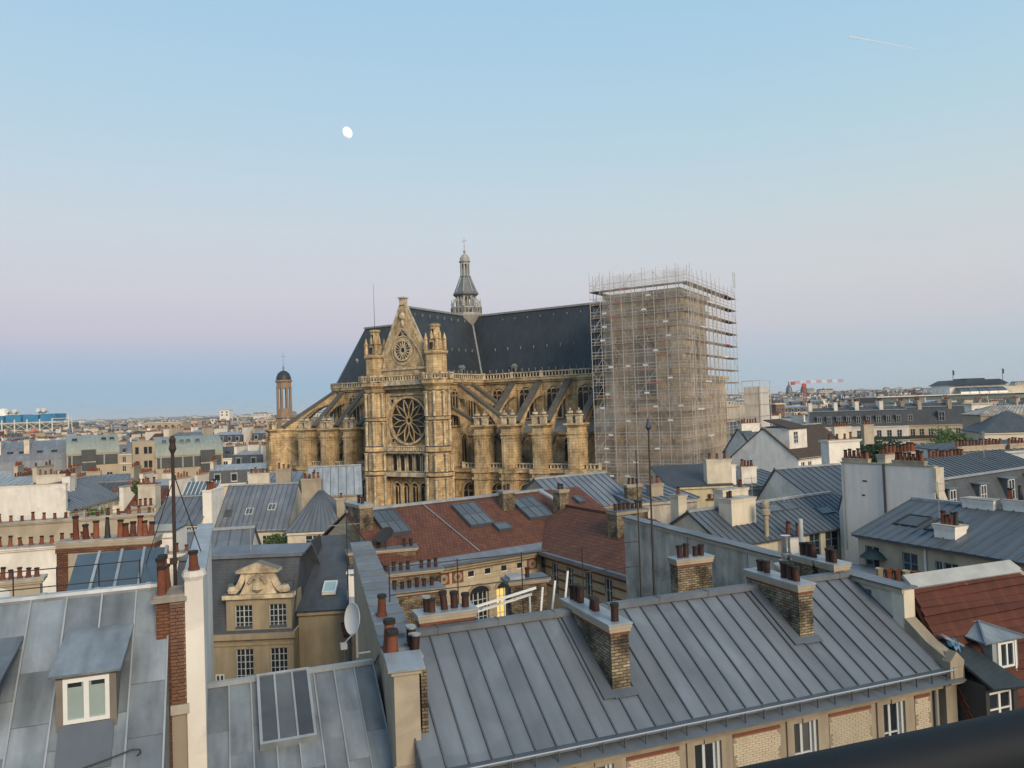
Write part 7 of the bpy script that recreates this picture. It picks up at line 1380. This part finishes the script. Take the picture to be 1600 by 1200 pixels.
for Y in rings:
    for px0, px1 in ((-90, 392), (1196, 1700)):
        px = px0
        while px < px1:
            f = FILL[rf_.randrange(len(FILL))]; me, w, d, zr, lab, nwin, rlab = f; dep = Y * rf_.uniform(0.97, 1.04); x0 = at_y(px, 640, dep).x
            yaw = rf_.choice((-18, -8, 2, 12, 20, 32)) + rf_.uniform(-3, 3); span = w * math.cos(R(yaw)) + 1.5; cx = x0 + span / 2; px += span / dep * 1202 * 0.98 + (rf_.uniform(0, 10) if Y < 300 else 0)
            if px0 > 0 and Y < 240 and 1255 < px < 1640 and Y > 125: continue
            if px0 > 0 and Y < 118: continue
            if px0 < 0 and 96 < Y < 235 and (px < 370) and Y > 150: continue
            if px0 < 0 and Y < 130 and px > 330: continue
            if any(abs(cx - q[0]) < 9 and abs(dep + 4 - q[1]) < 10 for q in OCC): continue
            up = rf_.uniform(-2.5, 1.5) + (max(0, Y - 260) * 0.012 if px0 > 0 else max(0, Y - 420) * 0.004) + (-3.0 if px0 < 0 and Y < 150 else 0)
            if count >= 295:
                b_, ms_ = SRC[me.name]; c_, s_ = math.cos(R(yaw)), math.sin(R(yaw)); n0 = len(fm.v); fm.v += [(x0 + a * c_ - b * s_, dep + a * s_ + b * c_, c + up) for a, b, c in b_.v]
                fm.f += [tuple(i + n0 for i in q) for q in b_.f]; fm.m += [MASSM.index(ms_[k]) for k in b_.m]; continue
            o = put('town_house', me, None, (x0, dep, 0), R(yaw)); count += 1
            o.location.z = up; tag(o, f'{lab}, {rlab} roof, {nwin} windows wide, {band(Y, px)}', 'house', 'town houses between the landmarks')
# what lies beyond reads as one mass
rr = random.Random(9)
for i in range(5200):
    Y = rr.uniform(900, 5200) ** 1.0; a = rr.uniform(-0.75, 0.75); x = a * Y; w = rr.uniform(10, 30); d = rr.uniform(10, 16)
    side = 0.0 if a < 0 else 1.0; top = 20 + rr.gauss(0, 2.2) + side * (Y - 260) * 0.0072 + (1 - side) * (Y - 900) * 0.0022 + (rr.uniform(3, 14) if rr.random() < 0.05 else 0)
    fm.box(x, x + w, Y, Y + d, 0, top - 2.5, rr.choice((0, 1, 2))); fm.loft([[(x, Y, top - 2.5), (x + w, Y, top - 2.5), (x + w, Y + d, top - 2.5), (x, Y + d, top - 2.5)], [(x + 1, Y + 3, top), (x + w - 1, Y + 3, top), (x + w - 1, Y + d - 3, top), (x + 1, Y + d - 3, top)]], 3 + (i % 3 == 0))
    if i % 2 == 0: fm.box(x + w * 0.4, x + w * 0.5, Y + 2, Y + d - 2, top - 2, top + 1.6, 1)
    if Y < 2200:
        for k in range(int(w / 4)): fm.box(x + 1.5 + 4 * k, x + 2.9 + 4 * k, Y - 0.2, Y, top - 5.6, top - 3.6, 5)
fo = fm.build('far_town', MASSM, None, kind='stuff'); tag(fo, 'far mass of pale roofs and walls running out to the horizon', 'town', None, 'stuff')
hm = MB(); N_ = 60
rows_ = [[(-9000 + 18000 * i / N_, y_, (0 if j == 0 else (24 + (58 if i > N_ / 2 else 26) * (0.55 + 0.45 * math.sin(i * 0.55 + 1) * math.sin(i * 0.21)) if j == 1 else 10))) for i in range(N_ + 1)] for j, y_ in enumerate((5600, 7600, 9500))]
for j in range(2):
    for i in range(N_): hm.poly([rows_[j][i], rows_[j][i + 1], rows_[j + 1][i + 1], rows_[j + 1][i]])
ho = hm.build('hills', mat('far_hills', (0.17, 0.19, 0.20), (0.12, 0.14, 0.15), rough=0.95, scale=0.01)); ho['kind'] = 'structure'
# ================================================================ moon and vapour trail
MO = bpy.data.materials.new('moonlit_rock'); MO.use_nodes = True; e_ = MO.node_tree.nodes['Principled BSDF']; e_.inputs['Base Color'].default_value = (0.6, 0.6, 0.58, 1); e_.inputs['Emission Color'].default_value = (1.0, 0.98, 0.94, 1); e_.inputs['Emission Strength'].default_value = 1.0
mn = MO.node_tree.nodes.new('ShaderNodeTexNoise'); mn.inputs['Scale'].default_value = 2.2; mr2 = MO.node_tree.nodes.new('ShaderNodeMapRange'); mr2.inputs['From Min'].default_value = 0.35; mr2.inputs['From Max'].default_value = 0.7; mr2.inputs['To Min'].default_value = 1.05; mr2.inputs['To Max'].default_value = 0.72
mc_ = MO.node_tree.nodes.new('ShaderNodeTexCoord'); MO.node_tree.links.new(mc_.outputs['Generated'], mn.inputs['Vector']); MO.node_tree.links.new(mn.outputs['Fac'], mr2.inputs['Value']); MO.node_tree.links.new(mr2.outputs[0], e_.inputs['Emission Strength'])
p = at_y(543, 207, 20000); q = MB(); rm_ = 20000 / 1202 * 8.9
q.lathe([(rm_ * math.sin(math.pi * i / 16) + 0.01, -rm_ * math.cos(math.pi * i / 16)) for i in range(17)], 24); mo = q.build('moon', MO, None, p, 0, True); mo.scale = (0.78, 1, 1); mo.rotation_euler = (0, R(-28), 0); tag(mo, 'small white gibbous moon high in the pale evening sky', 'moon')
VT = bpy.data.materials.new('vapour'); VT.use_nodes = True; nt_ = VT.node_tree; b_ = nt_.nodes['Principled BSDF']; b_.inputs['Base Color'].default_value = (0.95, 0.93, 0.9, 1); b_.inputs['Roughness'].default_value = 1
b_.inputs['Alpha'].default_value = 0.33
a, b = at_y(1325, 57, 12000), at_y(1432, 77, 12600); q = MB(); q.tube(a, lerp(a, b, 0.12), 14, 13, 8); q.tube(lerp(a, b, 0.12), b, 13, 7, 8); o = q.build('vapour_trail', VT); tag(o, 'short thin white aircraft vapour trail high in the sky', 'vapour trail', None, 'stuff')

# ================================================================ roof aerials
def rake_aerial(label, x, y, z0, h, yaw, arms=5):
    t = thing('aerial', label, 'aerial', (x, y, z0), yaw); q = MB(); q.tube((0, 0, -1.2), (0, 0, h), 0.022, n=5); q.build('pole', STEEL, t)
    q = MB(); q.tube((-0.55, 0, h - 0.15), (0.65, 0, h - 0.12), 0.012, n=4)
    for i in range(arms): xx = -0.5 + 1.1 * i / (arms - 1); q.tube((xx, -0.22, h - 0.14), (xx, 0.22, h - 0.14), 0.008, n=4)
    q.build('antenna', STEEL, t)
rake_aerial('short rake aerial on the ridge of the cream house with low zinc roof', 17.0, 55.6, 19.2, 2.2, 20); rake_aerial('tall rake aerial above the wide plain zinc slope', -29.0, 87.2, 19.2, 2.6, 60); rake_aerial('rake aerial beside the mortar ridge of the red tiled roof', 14.2, 25.2, 19.0, 2.0, 75)
rake_aerial('rake aerial on the roof of the long off white house', 23.6, 43.2, 19.6, 2.4, 10); rake_aerial('rake aerial behind the row of stubby clay pots', -22.5, 40.4, 20.4, 2.0, 30); rake_aerial('rake aerial on the zinc top of the grey mansard', 36.0, 59.2, 21.6, 2.3, 45); rake_aerial('rake aerial on the slate-topped mansion with carved dormer', -15.0, 43.5, 19.2, 1.9, 5)
# ================================================================ evening air over the town
HZ = bpy.data.materials.new('evening_air'); HZ.use_nodes = True; nt_ = HZ.node_tree; nt_.nodes.remove(nt_.nodes['Principled BSDF']); pv = nt_.nodes.new('ShaderNodeVolumePrincipled')
pv.inputs['Color'].default_value = (0.93, 0.95, 1.0, 1); pv.inputs['Density'].default_value = 0.00008; pv.inputs['Anisotropy'].default_value = 0.0
nt_.links.new(pv.outputs[0], nt_.nodes['Material Output'].inputs['Volume'])
q = MB(); q.box(-9400, 9400, -260, 16500, -1.0, 130.0); hz = q.build('haze', HZ); tag(hz, 'thin pale evening haze lying over the whole town', 'haze', None, 'stuff')
